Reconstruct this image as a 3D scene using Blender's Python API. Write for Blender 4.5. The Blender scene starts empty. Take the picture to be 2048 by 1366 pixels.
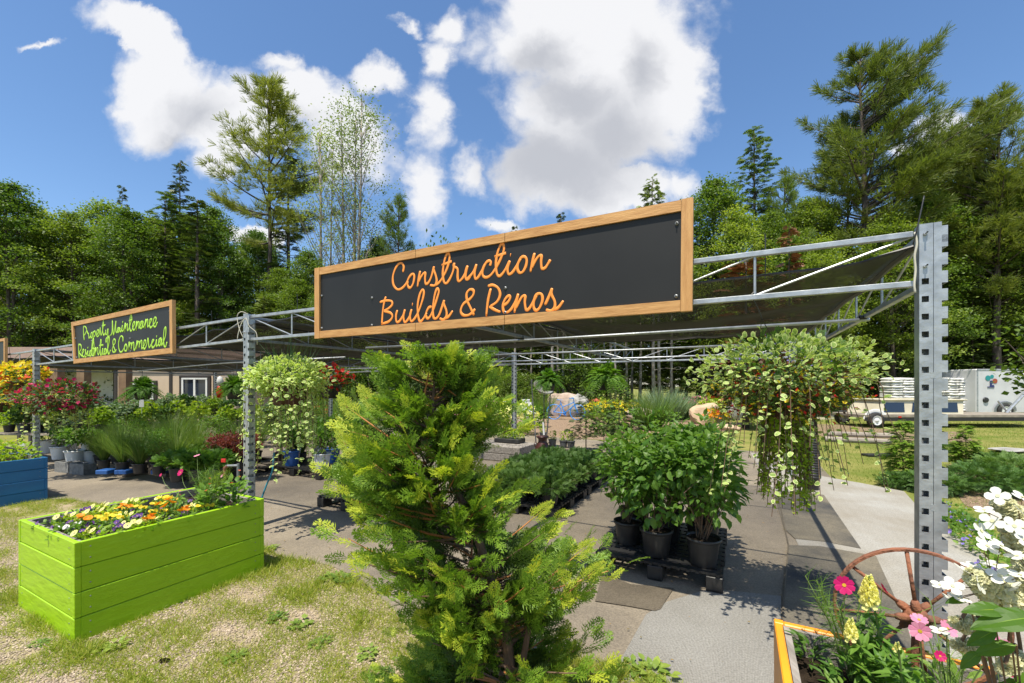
import bpy, math, random
import numpy as np
from mathutils import Vector, Matrix
PI = math.pi
F0 = 860.0; HY = 771.0; EYE = 1.6            # focal length in photo pixels, horizon row, eye height
S = bpy.context.scene
# ---------------------------------------------------------------- camera
cd = bpy.data.cameras.new("camera"); cam = bpy.data.objects.new("camera", cd); S.collection.objects.link(cam)
cam.location = (0, 0, EYE); cam.rotation_euler = (PI/2, 0, 0)
cd.sensor_width = 36; cd.lens = F0/2048*36; cd.shift_y = (HY-683)/2048
cd.clip_start = 0.05; cd.clip_end = 2000
S.camera = cam
# ---------------------------------------------------------------- light
SH = Vector((.165, .325, -1))                # the way the sun's light travels
sd = bpy.data.lights.new("sun", 'SUN'); so = bpy.data.objects.new("sun", sd); S.collection.objects.link(so)
sd.energy = 5.0; sd.angle = math.radians(.5); sd.color = (1, .94, .80)
so.rotation_euler = SH.to_track_quat('-Z', 'Y').to_euler(); so.location = (-3, -6, 20)
W = bpy.data.worlds.new("World"); S.world = W; W.use_nodes = True
S.view_settings.view_transform = 'Standard'; S.view_settings.look = 'None'
S.view_settings.exposure = 0.55; S.view_settings.gamma = 1
S.cycles.use_denoising = True; S.cycles.max_bounces = 7; S.cycles.transparent_max_bounces = 14
S.cycles.diffuse_bounces = 3; S.cycles.glossy_bounces = 3; S.cycles.transmission_bounces = 4
S.cycles.sample_clamp_indirect = 6

def build_world():
    nt = W.node_tree; N = nt.nodes; L = nt.links; N.clear()
    out = N.new('ShaderNodeOutputWorld'); bg = N.new('ShaderNodeBackground'); L.new(bg.outputs[0], out.inputs[0])
    bg.inputs[1].default_value = .10
    sky = N.new('ShaderNodeTexSky'); sky.sky_type = 'NISHITA'; sky.sun_disc = False
    sky.sun_elevation = math.atan2(1, math.hypot(SH.x, SH.y)); sky.sun_rotation = math.atan2(-SH.x, -SH.y)
    sky.altitude = 300; sky.air_density = 1.0; sky.dust_density = .6; sky.ozone_density = 2.4
    tc = N.new('ShaderNodeTexCoord'); D = tc.outputs['Generated']
    def sock(x, inp):
        if isinstance(x, (int, float)): inp.default_value = x
        else: L.new(x, inp)
    def m(op, a, b=None, c=None, clamp=False):
        n = N.new('ShaderNodeMath'); n.operation = op; n.use_clamp = clamp
        sock(a, n.inputs[0])
        if b is not None: sock(b, n.inputs[1])
        if c is not None: sock(c, n.inputs[2])
        return n.outputs[0]
    sep = N.new('ShaderNodeSeparateXYZ'); L.new(D, sep.inputs[0])
    x, y, z = sep.outputs
    yy = m('MAXIMUM', y, .04)
    def noise(vec, scale, det, rough=.55, dist=0):
        n = N.new('ShaderNodeTexNoise'); L.new(vec, n.inputs['Vector']); n.inputs['Scale'].default_value = scale
        n.inputs['Detail'].default_value = det; n.inputs['Roughness'].default_value = rough; n.inputs['Distortion'].default_value = dist
        return n.outputs['Fac']
    u = m('DIVIDE', x, yy); v = m('DIVIDE', z, yy)
    comb = N.new('ShaderNodeCombineXYZ'); sock(u, comb.inputs[0]); sock(v, comb.inputs[1])
    P0 = comb.outputs[0]
    def warp(vec, scale, amt, det=5):
        n = N.new('ShaderNodeTexNoise'); L.new(vec, n.inputs['Vector']); n.inputs['Scale'].default_value = scale; n.inputs['Detail'].default_value = det; n.inputs['Roughness'].default_value = .6
        a = N.new('ShaderNodeVectorMath'); a.operation = 'SUBTRACT'; L.new(n.outputs['Color'], a.inputs[0]); a.inputs[1].default_value = (.5, .5, .5)
        b_ = N.new('ShaderNodeVectorMath'); b_.operation = 'MULTIPLY_ADD'; L.new(a.outputs[0], b_.inputs[0]); b_.inputs[1].default_value = (amt, amt, 0); L.new(vec, b_.inputs[2]); return b_.outputs[0]
    P = warp(warp(P0, 3.6, .20, 8), 13, .075, 6)
    blobs = [(290,80,140,50,-25),(330,180,110,110,0),(330,250,95,55,0),(470,230,130,110,0),(600,190,110,80,-15),(690,245,100,80,0),
             (450,320,80,50,0),(700,320,90,80,0),(860,230,42,85,0),(885,110,36,70,0),(890,30,40,40,0),(845,390,48,95,0),(770,150,55,30,0),
             (1180,60,265,150,0),(1200,220,215,135,0),(1120,340,150,95,10),(1340,150,110,150,10),(1230,380,120,60,0),
             (940,350,45,50,0),(1010,455,60,20,0),(1350,370,70,45,20),(1885,255,65,35,20),(1850,310,90,25,15),(95,80,40,14,0),(820,40,32,26,0),(560,120,70,28,-10),(480,485,110,22,0)]
    best = None
    def ell(cx, cy, rx, ry, a, k):
        mp = N.new('ShaderNodeMapping'); mp.vector_type = 'TEXTURE'; L.new(P, mp.inputs[0])
        mp.inputs['Location'].default_value = ((cx-1024)/F0, (HY-cy)/F0, 0)
        mp.inputs['Rotation'].default_value = (0, 0, math.radians(a)); mp.inputs['Scale'].default_value = (rx/F0, ry/F0, 1)
        ln = N.new('ShaderNodeVectorMath'); ln.operation = 'LENGTH'; L.new(mp.outputs[0], ln.inputs[0])
        return m('MULTIPLY', m('SUBTRACT', 1.0, ln.outputs['Value']), k)
    for q in blobs:
        s = ell(*q, 1.0 if q[2] < 100 else 1.9)
        best = s if best is None else m('SMOOTH_MAX', best, s, .25)
    n1 = noise(P0, 5.0, 9, .60, .1); n2 = noise(P0, 20, 6, .6)
    d = m('ADD', best, m('MULTIPLY', m('SUBTRACT', n1, .5), 1.7))
    d = m('ADD', d, m('MULTIPLY', m('SUBTRACT', n2, .5), .55))
    mk = N.new('ShaderNodeMapRange'); mk.interpolation_type = 'SMOOTHSTEP'; sock(d, mk.inputs[0])
    mk.inputs[1].default_value = -.16; mk.inputs[2].default_value = .72
    core = N.new('ShaderNodeMapRange'); core.interpolation_type = 'SMOOTHSTEP'; sock(d, core.inputs[0])
    core.inputs[1].default_value = .25; core.inputs[2].default_value = 1.1
    n3 = noise(P0, 2.6, 4, .5)
    gb = None
    for q in ((1120,330,190,90,5),(1230,270,150,120,0),(1150,190,130,70,-20),(1090,110,90,60,0),(1290,140,60,90,0),(400,215,70,40,30),(600,235,80,35,0),(350,265,60,25,20)):
        s = ell(*q, 1.3 if q[0] > 900 else .7); gb = s if gb is None else m('SMOOTH_MAX', gb, s, .3)
    gs = N.new('ShaderNodeMapRange'); gs.interpolation_type = 'SMOOTHSTEP'; sock(m('ADD', gb, m('MULTIPLY', m('SUBTRACT', n3, .5), 2.2)), gs.inputs[0]); gs.inputs[1].default_value = -.35; gs.inputs[2].default_value = 1.1
    shade = m('MULTIPLY', gs.outputs[0], 1.0)
    unused = m('MULTIPLY', core.outputs[0], m('MULTIPLY', m('SUBTRACT', n3, .36), 3.2, clamp=True), clamp=True)
    cr = N.new('ShaderNodeMix'); cr.data_type = 'RGBA'; sock(shade, cr.inputs[0])
    cr.inputs[6].default_value = (6.5, 6.5, 6.6, 1); cr.inputs[7].default_value = (3.9, 4.0, 4.3, 1)
    front = N.new('ShaderNodeMapRange'); sock(y, front.inputs[0]); front.inputs[1].default_value = .05; front.inputs[2].default_value = .2
    # everywhere else the same cumulus, scattered
    n4 = noise(D, 2.6, 6, .6); g = N.new('ShaderNodeMapRange'); g.interpolation_type = 'SMOOTHSTEP'; sock(n4, g.inputs[0])
    g.inputs[1].default_value = .54; g.inputs[2].default_value = .64
    back = m('MULTIPLY', g.outputs[0], m('SUBTRACT', 1.0, front.outputs[0]))
    mask = m('ADD', m('MULTIPLY', mk.outputs[0], front.outputs[0]), back, clamp=True)
    mix = N.new('ShaderNodeMix'); mix.data_type = 'RGBA'; sock(m('MULTIPLY', mask, .96), mix.inputs[0])
    hs = N.new('ShaderNodeHueSaturation'); hs.inputs['Saturation'].default_value = 1.12; hs.inputs['Value'].default_value = 1.32
    L.new(sky.outputs[0], hs.inputs['Color'])
    L.new(hs.outputs[0], mix.inputs[6]); L.new(cr.outputs[2], mix.inputs[7])
    L.new(mix.outputs[2], bg.inputs[0])
    W.cycles.sampling_method = 'MANUAL'; W.cycles.sample_map_resolution = 512
build_world()

# ---------------------------------------------------------------- helpers
A = np.array
ND = A([.468, .884, 0.]); TD = A([-.884, .468, 0.])      # into the shade house / along its front, to the left
ND /= np.linalg.norm(ND); TD = A([-ND[1], ND[0], 0.])
P1 = A([2.07, 2.15, 0.])
def pix(px, py, Y): return A([(px-1024)/F0*Y, Y, EYE-(py-HY)/F0*Y])
def gnd(px, py, z=0.):
    Y = (EYE-z)*F0/(py-HY); return A([(px-1024)/F0*Y, Y, z])
def TL(t, u, z=0.): return P1+TD*t+ND*u+A([0, 0, z])
def on_plane(px, py, c):
    r = A([(px-1024)/F0, 1, (HY-py)/F0]); return r*(c/ND.dot(r))+A([0, 0, EYE])
C0 = float(ND.dot(P1))
rng = np.random.default_rng(7); random.seed(7)
def nrm(v):
    v = np.asarray(v, float); return v/np.maximum(np.linalg.norm(v, axis=-1, keepdims=True), 1e-9)

class B:
    def __init__(s): s.g = []; s.n = 0
    def add(s, V, F, mi=0):
        V = np.asarray(V, np.float64).reshape(-1, 3); F = np.asarray(F, np.int64)
        if len(F) == 0: return s
        s.g.append((V, F+s.n, mi)); s.n += len(V); return s
    def box(s, c, size, R=None, mi=0, bev=0.):
        x, y, z = A(size)/2.
        if bev > 0:
            b = min(bev, x*.45, y*.45, z*.45); V = []
            for sx in (-1, 1):
                for sy in (-1, 1):
                    for sz in (-1, 1):
                        V += [[sx*(x-b), sy*(y-b), sz*z], [sx*(x-b), sy*y, sz*(z-b)], [sx*x, sy*(y-b), sz*(z-b)]]
            V = A(V)
            def id(a, b_, c_, k): return (a*4+b_*2+c_)*3+k
            Q = [[id(0,0,1,0),id(1,0,1,0),id(1,1,1,0),id(0,1,1,0)],[id(0,0,0,0),id(0,1,0,0),id(1,1,0,0),id(1,0,0,0)],
                 [id(0,0,0,1),id(1,0,0,1),id(1,0,1,1),id(0,0,1,1)],[id(0,1,0,1),id(0,1,1,1),id(1,1,1,1),id(1,1,0,1)],
                 [id(0,0,0,2),id(0,0,1,2),id(0,1,1,2),id(0,1,0,2)],[id(1,0,0,2),id(1,1,0,2),id(1,1,1,2),id(1,0,1,2)]]
            for c_ in (0, 1):
                for b_ in (0, 1): Q.append([id(0,b_,c_,0),id(1,b_,c_,0),id(1,b_,c_,1),id(0,b_,c_,1)])
                for a in (0, 1): Q.append([id(a,0,c_,0),id(a,1,c_,0),id(a,1,c_,2),id(a,0,c_,2)])
            for a in (0, 1):
                for b_ in (0, 1): Q.append([id(a,b_,0,1),id(a,b_,1,1),id(a,b_,1,2),id(a,b_,0,2)])
            T = [[id(a,b_,c_,0),id(a,b_,c_,1),id(a,b_,c_,2)] for a in (0,1) for b_ in (0,1) for c_ in (0,1)]
        else:
            V = A([[sx*x, sy*y, sz*z] for sx in (-1, 1) for sy in (-1, 1) for sz in (-1, 1)])
            Q = [[0,1,3,2],[4,6,7,5],[0,4,5,1],[2,3,7,6],[0,2,6,4],[1,5,7,3]]; T = None
        if R is not None: V = V@np.asarray(R).T
        V = V+A(c)
        n0 = s.n; s.add(V, Q, mi)
        if T is not None: s.g.append((np.zeros((0, 3)), A(T)+n0, mi))
        return s
    def beam(s, p, q, w, h, mi=0, up=(0, 0, 1), bev=0.):
        p = A(p, ); q = A(q); d = q-p; L = np.linalg.norm(d); x = d/L
        y = np.cross(A(up, ), x)
        if np.linalg.norm(y) < 1e-3: y = np.cross(A([1., 0, 0]), x)
        y = nrm(y); z = np.cross(x, y)
        return s.box((p+q)/2, (L, w, h), np.stack([x, y, z], 1), mi, bev)
    def tube(s, pts, r, n=6, mi=0, cap=True, flat=None):
        P = A(pts, ).astype(float); m = len(P); r = np.broadcast_to(np.asarray(r, float), (m,))
        T = np.gradient(P, axis=0); T = nrm(T)
        ref = A([0, 0, 1.]) if flat is None else A(flat)
        if flat is None and abs(T[:, 2]).mean() > .8: ref = A([1., 0, 0])
        X = nrm(np.cross(ref, T)); Z = np.cross(T, X)
        a = np.arange(n)*2*PI/n
        k = 1. if flat is None else .22
        V = P[:, None]+r[:, None, None]*(np.cos(a)[None, :, None]*X[:, None]+k*np.sin(a)[None, :, None]*Z[:, None])
        V = V.reshape(-1, 3)
        i = np.arange(m-1)[:, None]*n; j = np.arange(n)[None]; j2 = (j+1) % n
        Fq = np.stack([i+j, i+j2, i+n+j2, i+n+j], -1).reshape(-1, 4)
        n0 = s.n; s.add(V, Fq, mi)
        if cap:
            s.g.append((np.zeros((0, 3)), A([list(range(n))[::-1]])+n0, mi)); s.g.append((np.zeros((0, 3)), A([list(range(n))])+n0+(m-1)*n, mi))
        return s
    def lathe(s, prof, c=(0, 0, 0), n=20, mi=0, ax=(0, 0, 1), wob=0.):
        ax = nrm(A(ax, )); X = nrm(np.cross(ax, A([0, 1., .01]) if abs(ax[1]) < .9 else A([1., 0, 0]))); Y = np.cross(ax, X)
        prof = A(prof, ).astype(float); a = np.arange(n)*2*PI/n
        V = (prof[:, 0, None, None]*(np.cos(a)[None, :, None]*X+np.sin(a)[None, :, None]*Y)+prof[:, 1, None, None]*ax).reshape(-1, 3)+A(c)
        m = len(prof); i = np.arange(m-1)[:, None]*n; j = np.arange(n)[None]; j2 = (j+1) % n
        return s.add(V, np.stack([i+j, i+j2, i+n+j2, i+n+j], -1).reshape(-1, 4), mi)
    def poly(s, pts, z0, z1=None, mi=0):
        P = A([[p[0], p[1]] for p in pts]); n = len(P)
        V = np.c_[P, np.full(n, z0 if z1 is None else z1)]
        n0 = s.n; s.add(V, [list(range(n))], mi)
        if z1 is not None:
            s.add(np.c_[P, np.full(n, z0)], np.zeros((0, 4), int))
            s.g.append((np.c_[P, np.full(n, z0)], A([[n0+i, s.n+i, s.n+(i+1) % n, n0+(i+1) % n] for i in range(n)]), mi)); s.n += n
        return s
    def scat(s, T, P, D, Nn, Sz, mi=0, wid=None):
        """copies of a template (V, F): y axis along D, z axis near Nn"""
        TV, TF = T[0], T[1]; P = np.asarray(P, float); m = len(P)
        if m == 0: return s
        D = nrm(np.broadcast_to(D, (m, 3))); X = nrm(np.cross(D, np.broadcast_to(Nn, (m, 3)))+1e-6); Z = np.cross(X, D)
        Sz = np.broadcast_to(np.asarray(Sz, float), (m,)); wd = Sz if wid is None else np.broadcast_to(wid, (m,))
        V = P[:, None]+wd[:, None, None]*TV[None, :, 0, None]*X[:, None]+Sz[:, None, None]*(TV[None, :, 1, None]*D[:, None]+TV[None, :, 2, None]*Z[:, None])
        k = len(TV); Fs = TF if isinstance(TF, list) else [TF]; mis = T[2] if len(T) > 2 else [0]*len(Fs)
        off = (np.arange(m)*k)[:, None, None]; n0 = s.n
        first = True
        for f, q in zip(Fs, mis):
            ff = (f[None]+off).reshape(-1, f.shape[1])+n0
            s.g.append((V.reshape(-1, 3) if first else np.zeros((0, 3)), ff, mi+q)); first = False
        s.n += m*k
        return s
    def mesh(s, name, mats, org=(0, 0, 0), smooth=False):
        me = bpy.data.meshes.new(name)
        V = np.concatenate([g[0] for g in s.g])-A(org)
        lt = np.concatenate([np.full(len(g[1]), g[1].shape[1]) for g in s.g])
        li = np.concatenate([g[1].ravel() for g in s.g]); mi = np.concatenate([np.full(len(g[1]), g[2]) for g in s.g])
        me.vertices.add(len(V)); me.vertices.foreach_set('co', V.astype(np.float32).ravel())
        me.loops.add(len(li)); me.loops.foreach_set('vertex_index', li.astype(np.int32))
        me.polygons.add(len(lt)); ls = np.concatenate([[0], np.cumsum(lt)[:-1]])
        me.polygons.foreach_set('loop_start', ls.astype(np.int32)); me.polygons.foreach_set('loop_total', lt.astype(np.int32))
        me.polygons.foreach_set('material_index', mi.astype(np.int32))
        me.polygons.foreach_set('use_smooth', np.full(len(lt), smooth))
        for m_ in (mats if isinstance(mats, (list, tuple)) else [mats]): me.materials.append(m_)
        me.update(calc_edges=True); me.validate(); return me
    def build(s, name, mats, parent=None, org=None, smooth=False):
        if org is None: org = tuple(parent.location) if parent is not None and parent.parent is None else (0, 0, 0)
        o = bpy.data.objects.new(name, s.mesh(name, mats, org, smooth)); S.collection.objects.link(o)
        if parent is not None: o.parent = parent
        return o
def tag(o, label=None, cat=None, group=None, kind=None):
    if label: o['label'] = label
    if cat: o['category'] = cat
    if group: o['group'] = group
    if kind: o['kind'] = kind
    return o
def thing(name, label, cat, loc=(0, 0, 0), rz=0., group=None, sc=1.):
    o = bpy.data.objects.new(name, None); S.collection.objects.link(o); o.location = tuple(loc); o.rotation_euler = (0, 0, rz)
    o.scale = (sc,)*3 if not isinstance(sc, (tuple, list)) else sc; o.empty_display_size = .1
    return tag(o, label, cat, group)
def dup(o, loc, rz=0., sc=1., label=None, group=None):
    c = o.copy(); S.collection.objects.link(c); c.location = tuple(loc); c.rotation_euler = (0, 0, rz)
    c.scale = (sc,)*3 if not isinstance(sc, (tuple, list)) else sc
    if label: c['label'] = label
    if group: c['group'] = group
    for ch in KIDS[o.name]:
        d = ch.copy(); S.collection.objects.link(d); d.parent = c
        for g in KIDS.get(ch.name, []):
            e = g.copy(); S.collection.objects.link(e); e.parent = d
    return c
KIDS = {}
def kids(o, *ch): KIDS[o.name] = list(ch); return o
USED = set()
def place(proto, loc, rz=0., sc=1., label=None, group=None):
    """the first placement moves the original, later ones copy it with its parts"""
    if proto.name not in USED:
        USED.add(proto.name); proto.location = tuple(loc); proto.rotation_euler = (0, 0, rz)
        proto.scale = (sc,)*3 if not isinstance(sc, (tuple, list)) else sc
        if label: proto['label'] = label
        if group: proto['group'] = group
        return proto
    return dup(proto, loc, rz, sc, label, group)

# ---------------------------------------------------------------- materials
def newmat(name):
    m = bpy.data.materials.new(name); m.use_nodes = True; return m, m.node_tree.nodes, m.node_tree.links
def mat(name, col, col2=None, scale=8., rough=.6, spec=.5, metal=0., bump=0., bscale=None, detail=4., stretch=None, lo=.35, hi=.65, coord='Object'):
    m, N, L = newmat(name); p = N['Principled BSDF']
    p.inputs['Base Color'].default_value = (*col, 1); p.inputs['Roughness'].default_value = rough
    p.inputs['Specular IOR Level'].default_value = spec; p.inputs['Metallic'].default_value = metal
    if col2 is not None or bump:
        tc = N.new('ShaderNodeTexCoord'); v = tc.outputs[coord]
        if stretch:
            mp = N.new('ShaderNodeMapping'); L.new(v, mp.inputs[0]); mp.inputs['Scale'].default_value = stretch[:3]
            if len(stretch) > 3: mp.inputs['Rotation'].default_value = (0, 0, stretch[3])
            v = mp.outputs[0]
        if col2 is not None:
            n = N.new('ShaderNodeTexNoise'); L.new(v, n.inputs['Vector']); n.inputs['Scale'].default_value = scale; n.inputs['Detail'].default_value = detail
            r = N.new('ShaderNodeMapRange'); L.new(n.outputs['Fac'], r.inputs[0]); r.inputs[1].default_value = lo; r.inputs[2].default_value = hi
            x = N.new('ShaderNodeMix'); x.data_type = 'RGBA'; L.new(r.outputs[0], x.inputs[0])
            x.inputs[6].default_value = (*col, 1); x.inputs[7].default_value = (*col2, 1); L.new(x.outputs[2], p.inputs['Base Color'])
        if bump:
            n2 = N.new('ShaderNodeTexNoise'); L.new(v, n2.inputs['Vector']); n2.inputs['Scale'].default_value = bscale or scale*3; n2.inputs['Detail'].default_value = 5
            b = N.new('ShaderNodeBump'); b.inputs['Strength'].default_value = bump; b.inputs['Distance'].default_value = .02
            L.new(n2.outputs['Fac'], b.inputs['Height']); L.new(b.outputs[0], p.inputs['Normal'])
    return m
def leaf(name, c1, c2, trans=.35, rough=.5, tcol=None, spec=.35, objvar=.25):
    """leaf: colour differs from leaf to leaf and from plant to plant, and light passes through"""
    m, N, L = newmat(name); p = N['Principled BSDF']; out = N['Material Output']
    g = N.new('ShaderNodeNewGeometry'); oi = N.new('ShaderNodeObjectInfo')
    x = N.new('ShaderNodeMix'); x.data_type = 'RGBA'; L.new(g.outputs['Random Per Island'], x.inputs[0])
    x.inputs[6].default_value = (*c1, 1); x.inputs[7].default_value = (*c2, 1)
    h = N.new('ShaderNodeHueSaturation'); L.new(x.outputs[2], h.inputs['Color'])
    mr = N.new('ShaderNodeMapRange'); L.new(oi.outputs['Random'], mr.inputs[0]); mr.inputs[3].default_value = 1-objvar; mr.inputs[4].default_value = 1+objvar
    L.new(mr.outputs[0], h.inputs['Value'])
    mr2 = N.new('ShaderNodeMapRange'); L.new(oi.outputs['Random'], mr2.inputs[0]); mr2.inputs[3].default_value = .5+objvar*.07; mr2.inputs[4].default_value = .5-objvar*.07
    L.new(mr2.outputs[0], h.inputs['Hue'])
    L.new(h.outputs[0], p.inputs['Base Color']); p.inputs['Roughness'].default_value = rough; p.inputs['Specular IOR Level'].default_value = spec
    if trans:
        t = N.new('ShaderNodeBsdfTranslucent'); tm = N.new('ShaderNodeMix'); tm.data_type = 'RGBA'; tm.blend_type = 'MULTIPLY'; tm.inputs[0].default_value = 1
        L.new(h.outputs[0], tm.inputs[6]); tm.inputs[7].default_value = (*(tcol or (1.6, 1.7, .7)), 1); L.new(tm.outputs[2], t.inputs[0])
        ms = N.new('ShaderNodeMixShader'); ms.inputs[0].default_value = trans; L.new(p.outputs[0], ms.inputs[1]); L.new(t.outputs[0], ms.inputs[2]); L.new(ms.outputs[0], out.inputs[0])
    return m
# leaf templates: y = length, x = width, z = up side
def T_leaf(w=.5, fold=.12, curl=-.15):
    V = A([[0, 0, 0], [-w*.42, .3, fold*.8], [0, .35, 0], [w*.42, .3, fold*.8], [-w*.4, .62, fold*.5+curl*.4], [0, .66, curl*.4], [w*.4, .62, fold*.5+curl*.4], [0, 1, curl]])
    return (V, [A([[1, 4, 5, 2], [2, 5, 6, 3]]), A([[0, 1, 2], [0, 2, 3], [4, 7, 5], [5, 7, 6]])], [0, 0])
def T_var(w=.8):
    """a leaf with a pale margin: slot 0 margin, slot 1 the green middle lying just above it"""
    a = A([0, .5, 1.1, 1.9, 2.6, PI, -2.6, -1.9, -1.1, -.5]); o = np.c_[np.sin(a)*w*.5*(1-.12*np.cos(a-PI)), .5-np.cos(a)*.5, .10*np.abs(np.sin(a))-.12*(.5-np.cos(a)*.5)**2]
    i = np.c_[np.sin(a)*w*.38+.03*np.sin(a*3), .48-np.cos(a)*.40, .012+.085*np.abs(np.sin(a))-.12*(.5-np.cos(a)*.5)**2]
    return (np.r_[o, i], [A([[k, (k+1) % 10, 10+(k+1) % 10, 10+k] for k in range(10)]), A([list(range(10, 20))])], [0, 1])
def T_quad(w=.5): return (A([[0, 0, 0], [-w/2, .45, .03], [0, 1, -.05], [w/2, .45, .03]]), A([[0, 3, 2, 1]]))
def T_blade(w=.06, bend=.25):
    V = []
    for k in range(4): s = k/3; V += [[-w/2*(1-s*.9), s, bend*s*s], [w/2*(1-s*.9), s, bend*s*s]]
    return (A(V), A([[2*k, 2*k+1, 2*k+3, 2*k+2] for k in range(3)]))
def T_petals(n=5, w=.55, cup=.15, centre=True, L_=.5):
    """flower facing +z centred on the origin; slot 0 petals, slot 1 centre"""
    V = []; Q = []
    for k in range(n):
        a = 2*PI*k/n; d = A([math.sin(a), math.cos(a)]); p = A([d[1], -d[0]]); b = len(V)
        for (r, ww, z) in ((.08, .08, 0), (.6*L_*2*.5, w*.5, cup*.6), (L_, w*.35, cup)):
            V += [[*(d*r-p*ww*L_*1.3), z], [*(d*r+p*ww*L_*1.3), z+.004*k]]
        Q += [[b, b+1, b+3, b+2], [b+2, b+3, b+5, b+4]]
    F = [A(Q)]; mi = [0]
    if centre:
        b = len(V); V += [[.1*math.cos(q), .1*math.sin(q), .06] for q in np.arange(6)*PI/3]; F.append(A([list(range(b, b+6))])); mi.append(1)
    return (A(V), F, mi)
def T_tuft(n=7, w=.1, open_=.5, seed=1):
    r = np.random.default_rng(seed); V = []; Q = []
    for k in range(n):
        a = 2*PI*k/n+r.uniform(-.3, .3); o = open_*r.uniform(.4, 1.2); d = nrm(A([math.cos(a)*o, 1, math.sin(a)*o])); L_ = r.uniform(.7, 1.)
        p = nrm(np.cross(d, r.normal(size=3)))*w/2; b = len(V)
        V += [list(p*.5), list(-p*.5), list(d*L_-p*.5), list(d*L_+p*.5)]; Q.append([b, b+1, b+2, b+3])
    return (A(V), A(Q))
def T_frond(ns=8, sub=4, w=.035, seed=0, ang=.72, jit=.08, zj=0., sl=.42):
    """flat fern-like conifer spray in the x-y plane"""
    r = np.random.default_rng(seed); V = []; Q = []
    def seg(p, q, ww):
        p = A(p); q = A(q); d = nrm(q-p); x = A([d[1], -d[0], 0])*ww/2; b = len(V); m = (p+q)/2+A([0, 0, .006])
        V.extend([list(p), list(m+x), list(q), list(m-x)]); Q.append([b, b+1, b+2, b+3])
    def zb(y): return .08*math.sin(y*2.)-.16*y*y
    for k in range(ns+2): y = k/(ns+2); seg([0, y, zb(y)], [0, y+1.2/(ns+2), zb(y+1.2/(ns+2))], w*1.1)
    for k in range(ns):
        y = .08+.86*k/ns; L_ = (.48*(1-y)**.7+.08)*r.uniform(.8, 1.1)
        for sd_ in (-1, 1):
            yk = y+(.04 if sd_ > 0 else 0); a = ang+r.uniform(-jit, jit); dx, dy = sd_*math.sin(a), math.cos(a); p0 = A([0, yk, zb(yk)])
            q0 = p0+A([dx*L_, dy*L_, -.05*L_+r.normal()*zj*L_]); seg(p0, q0, w)
            for j in range(sub):
                s_ = .3+.62*j/sub; l2 = L_*sl*(1-s_*.6)
                for s2 in (-1, 1):
                    a2 = math.atan2(dx, dy)+s2*.62; p = p0+(q0-p0)*s_; seg(p, p+A([math.sin(a2)*l2, math.cos(a2)*l2, -.03*l2+r.normal()*zj*1.5*l2]), w)
    return (A(V), A(Q))
def T_round(n=5, w=.8, cup=.12, L_=.5, centre=True, seg=9, notch=0.):
    """rounded petals, finely cut; slot 0 petals, slot 1 centre"""
    V = []; F = []
    for k in range(n):
        a = 2*PI*k/n; d = A([math.sin(a), math.cos(a)]); p = A([d[1], -d[0]]); b = len(V); V.append([*(d*.05), .002*k])
        for j in range(seg):
            t = PI*2*(j+.5)/seg-PI; rr = .5-.5*math.cos(t+PI); y = L_*(.10+.90*(.5+.5*math.cos(t))); x = w*L_*.5*math.sin(t)*(1 if abs(t) < 1.8 else .8); y -= notch*L_*math.exp(-(x/(.12*L_))**2)*(1 if abs(t) < .5 else 0)
            V.append([*(d*y+p*x), cup*(y/L_)**2*L_*2+.03*abs(x)/L_*L_+.002*k])
        F += [[b, b+1+j, b+1+(j+1) % seg] for j in range(seg)]
    G = [A(F)]; mi = [0]
    if centre: b = len(V); V += [[.09*math.cos(q), .09*math.sin(q), .05] for q in np.arange(8)*PI/4]; G.append(A([list(range(b, b+8))])); mi.append(1)
    return (A(V), G, mi)
def T_big(w=.5, curl=-.25, n=9, fold=.16, wav=.02):
    V = []; Q = []
    for i in range(n+1):
        s = i/n; hw = w*.5*(math.sin(PI*min(1, s**.8))**.8)*(1 if s < .97 else .3)+.004; z = curl*s*s
        for q in (-1, -.5, 0, .5, 1): V.append([hw*q, s-.03*abs(q)*0+.04*abs(q), z+fold*hw*abs(q)*2-.12*hw*q*q*2+(wav*math.sin(s*26+q*2) if abs(q) == 1 else 0)])
    for i in range(n):
        for j in range(4): a = i*5+j; Q.append([a, a+1, a+6, a+5])
    b = len(V); R_ = []
    for i in range(n+1): s = i/n; hw = .011*(1.1-s); R_ += [[-hw, s*.98, curl*s*s+.006], [hw, s*.98, curl*s*s+.006]]
    return (A(V+R_), [A(Q), A([[b+2*i, b+2*i+1, b+2*i+3, b+2*i+2] for i in range(n)])], [0, 1])
def rdir(n, r=None):
    r = r or rng; return nrm(r.normal(size=(n, 3)))
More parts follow.
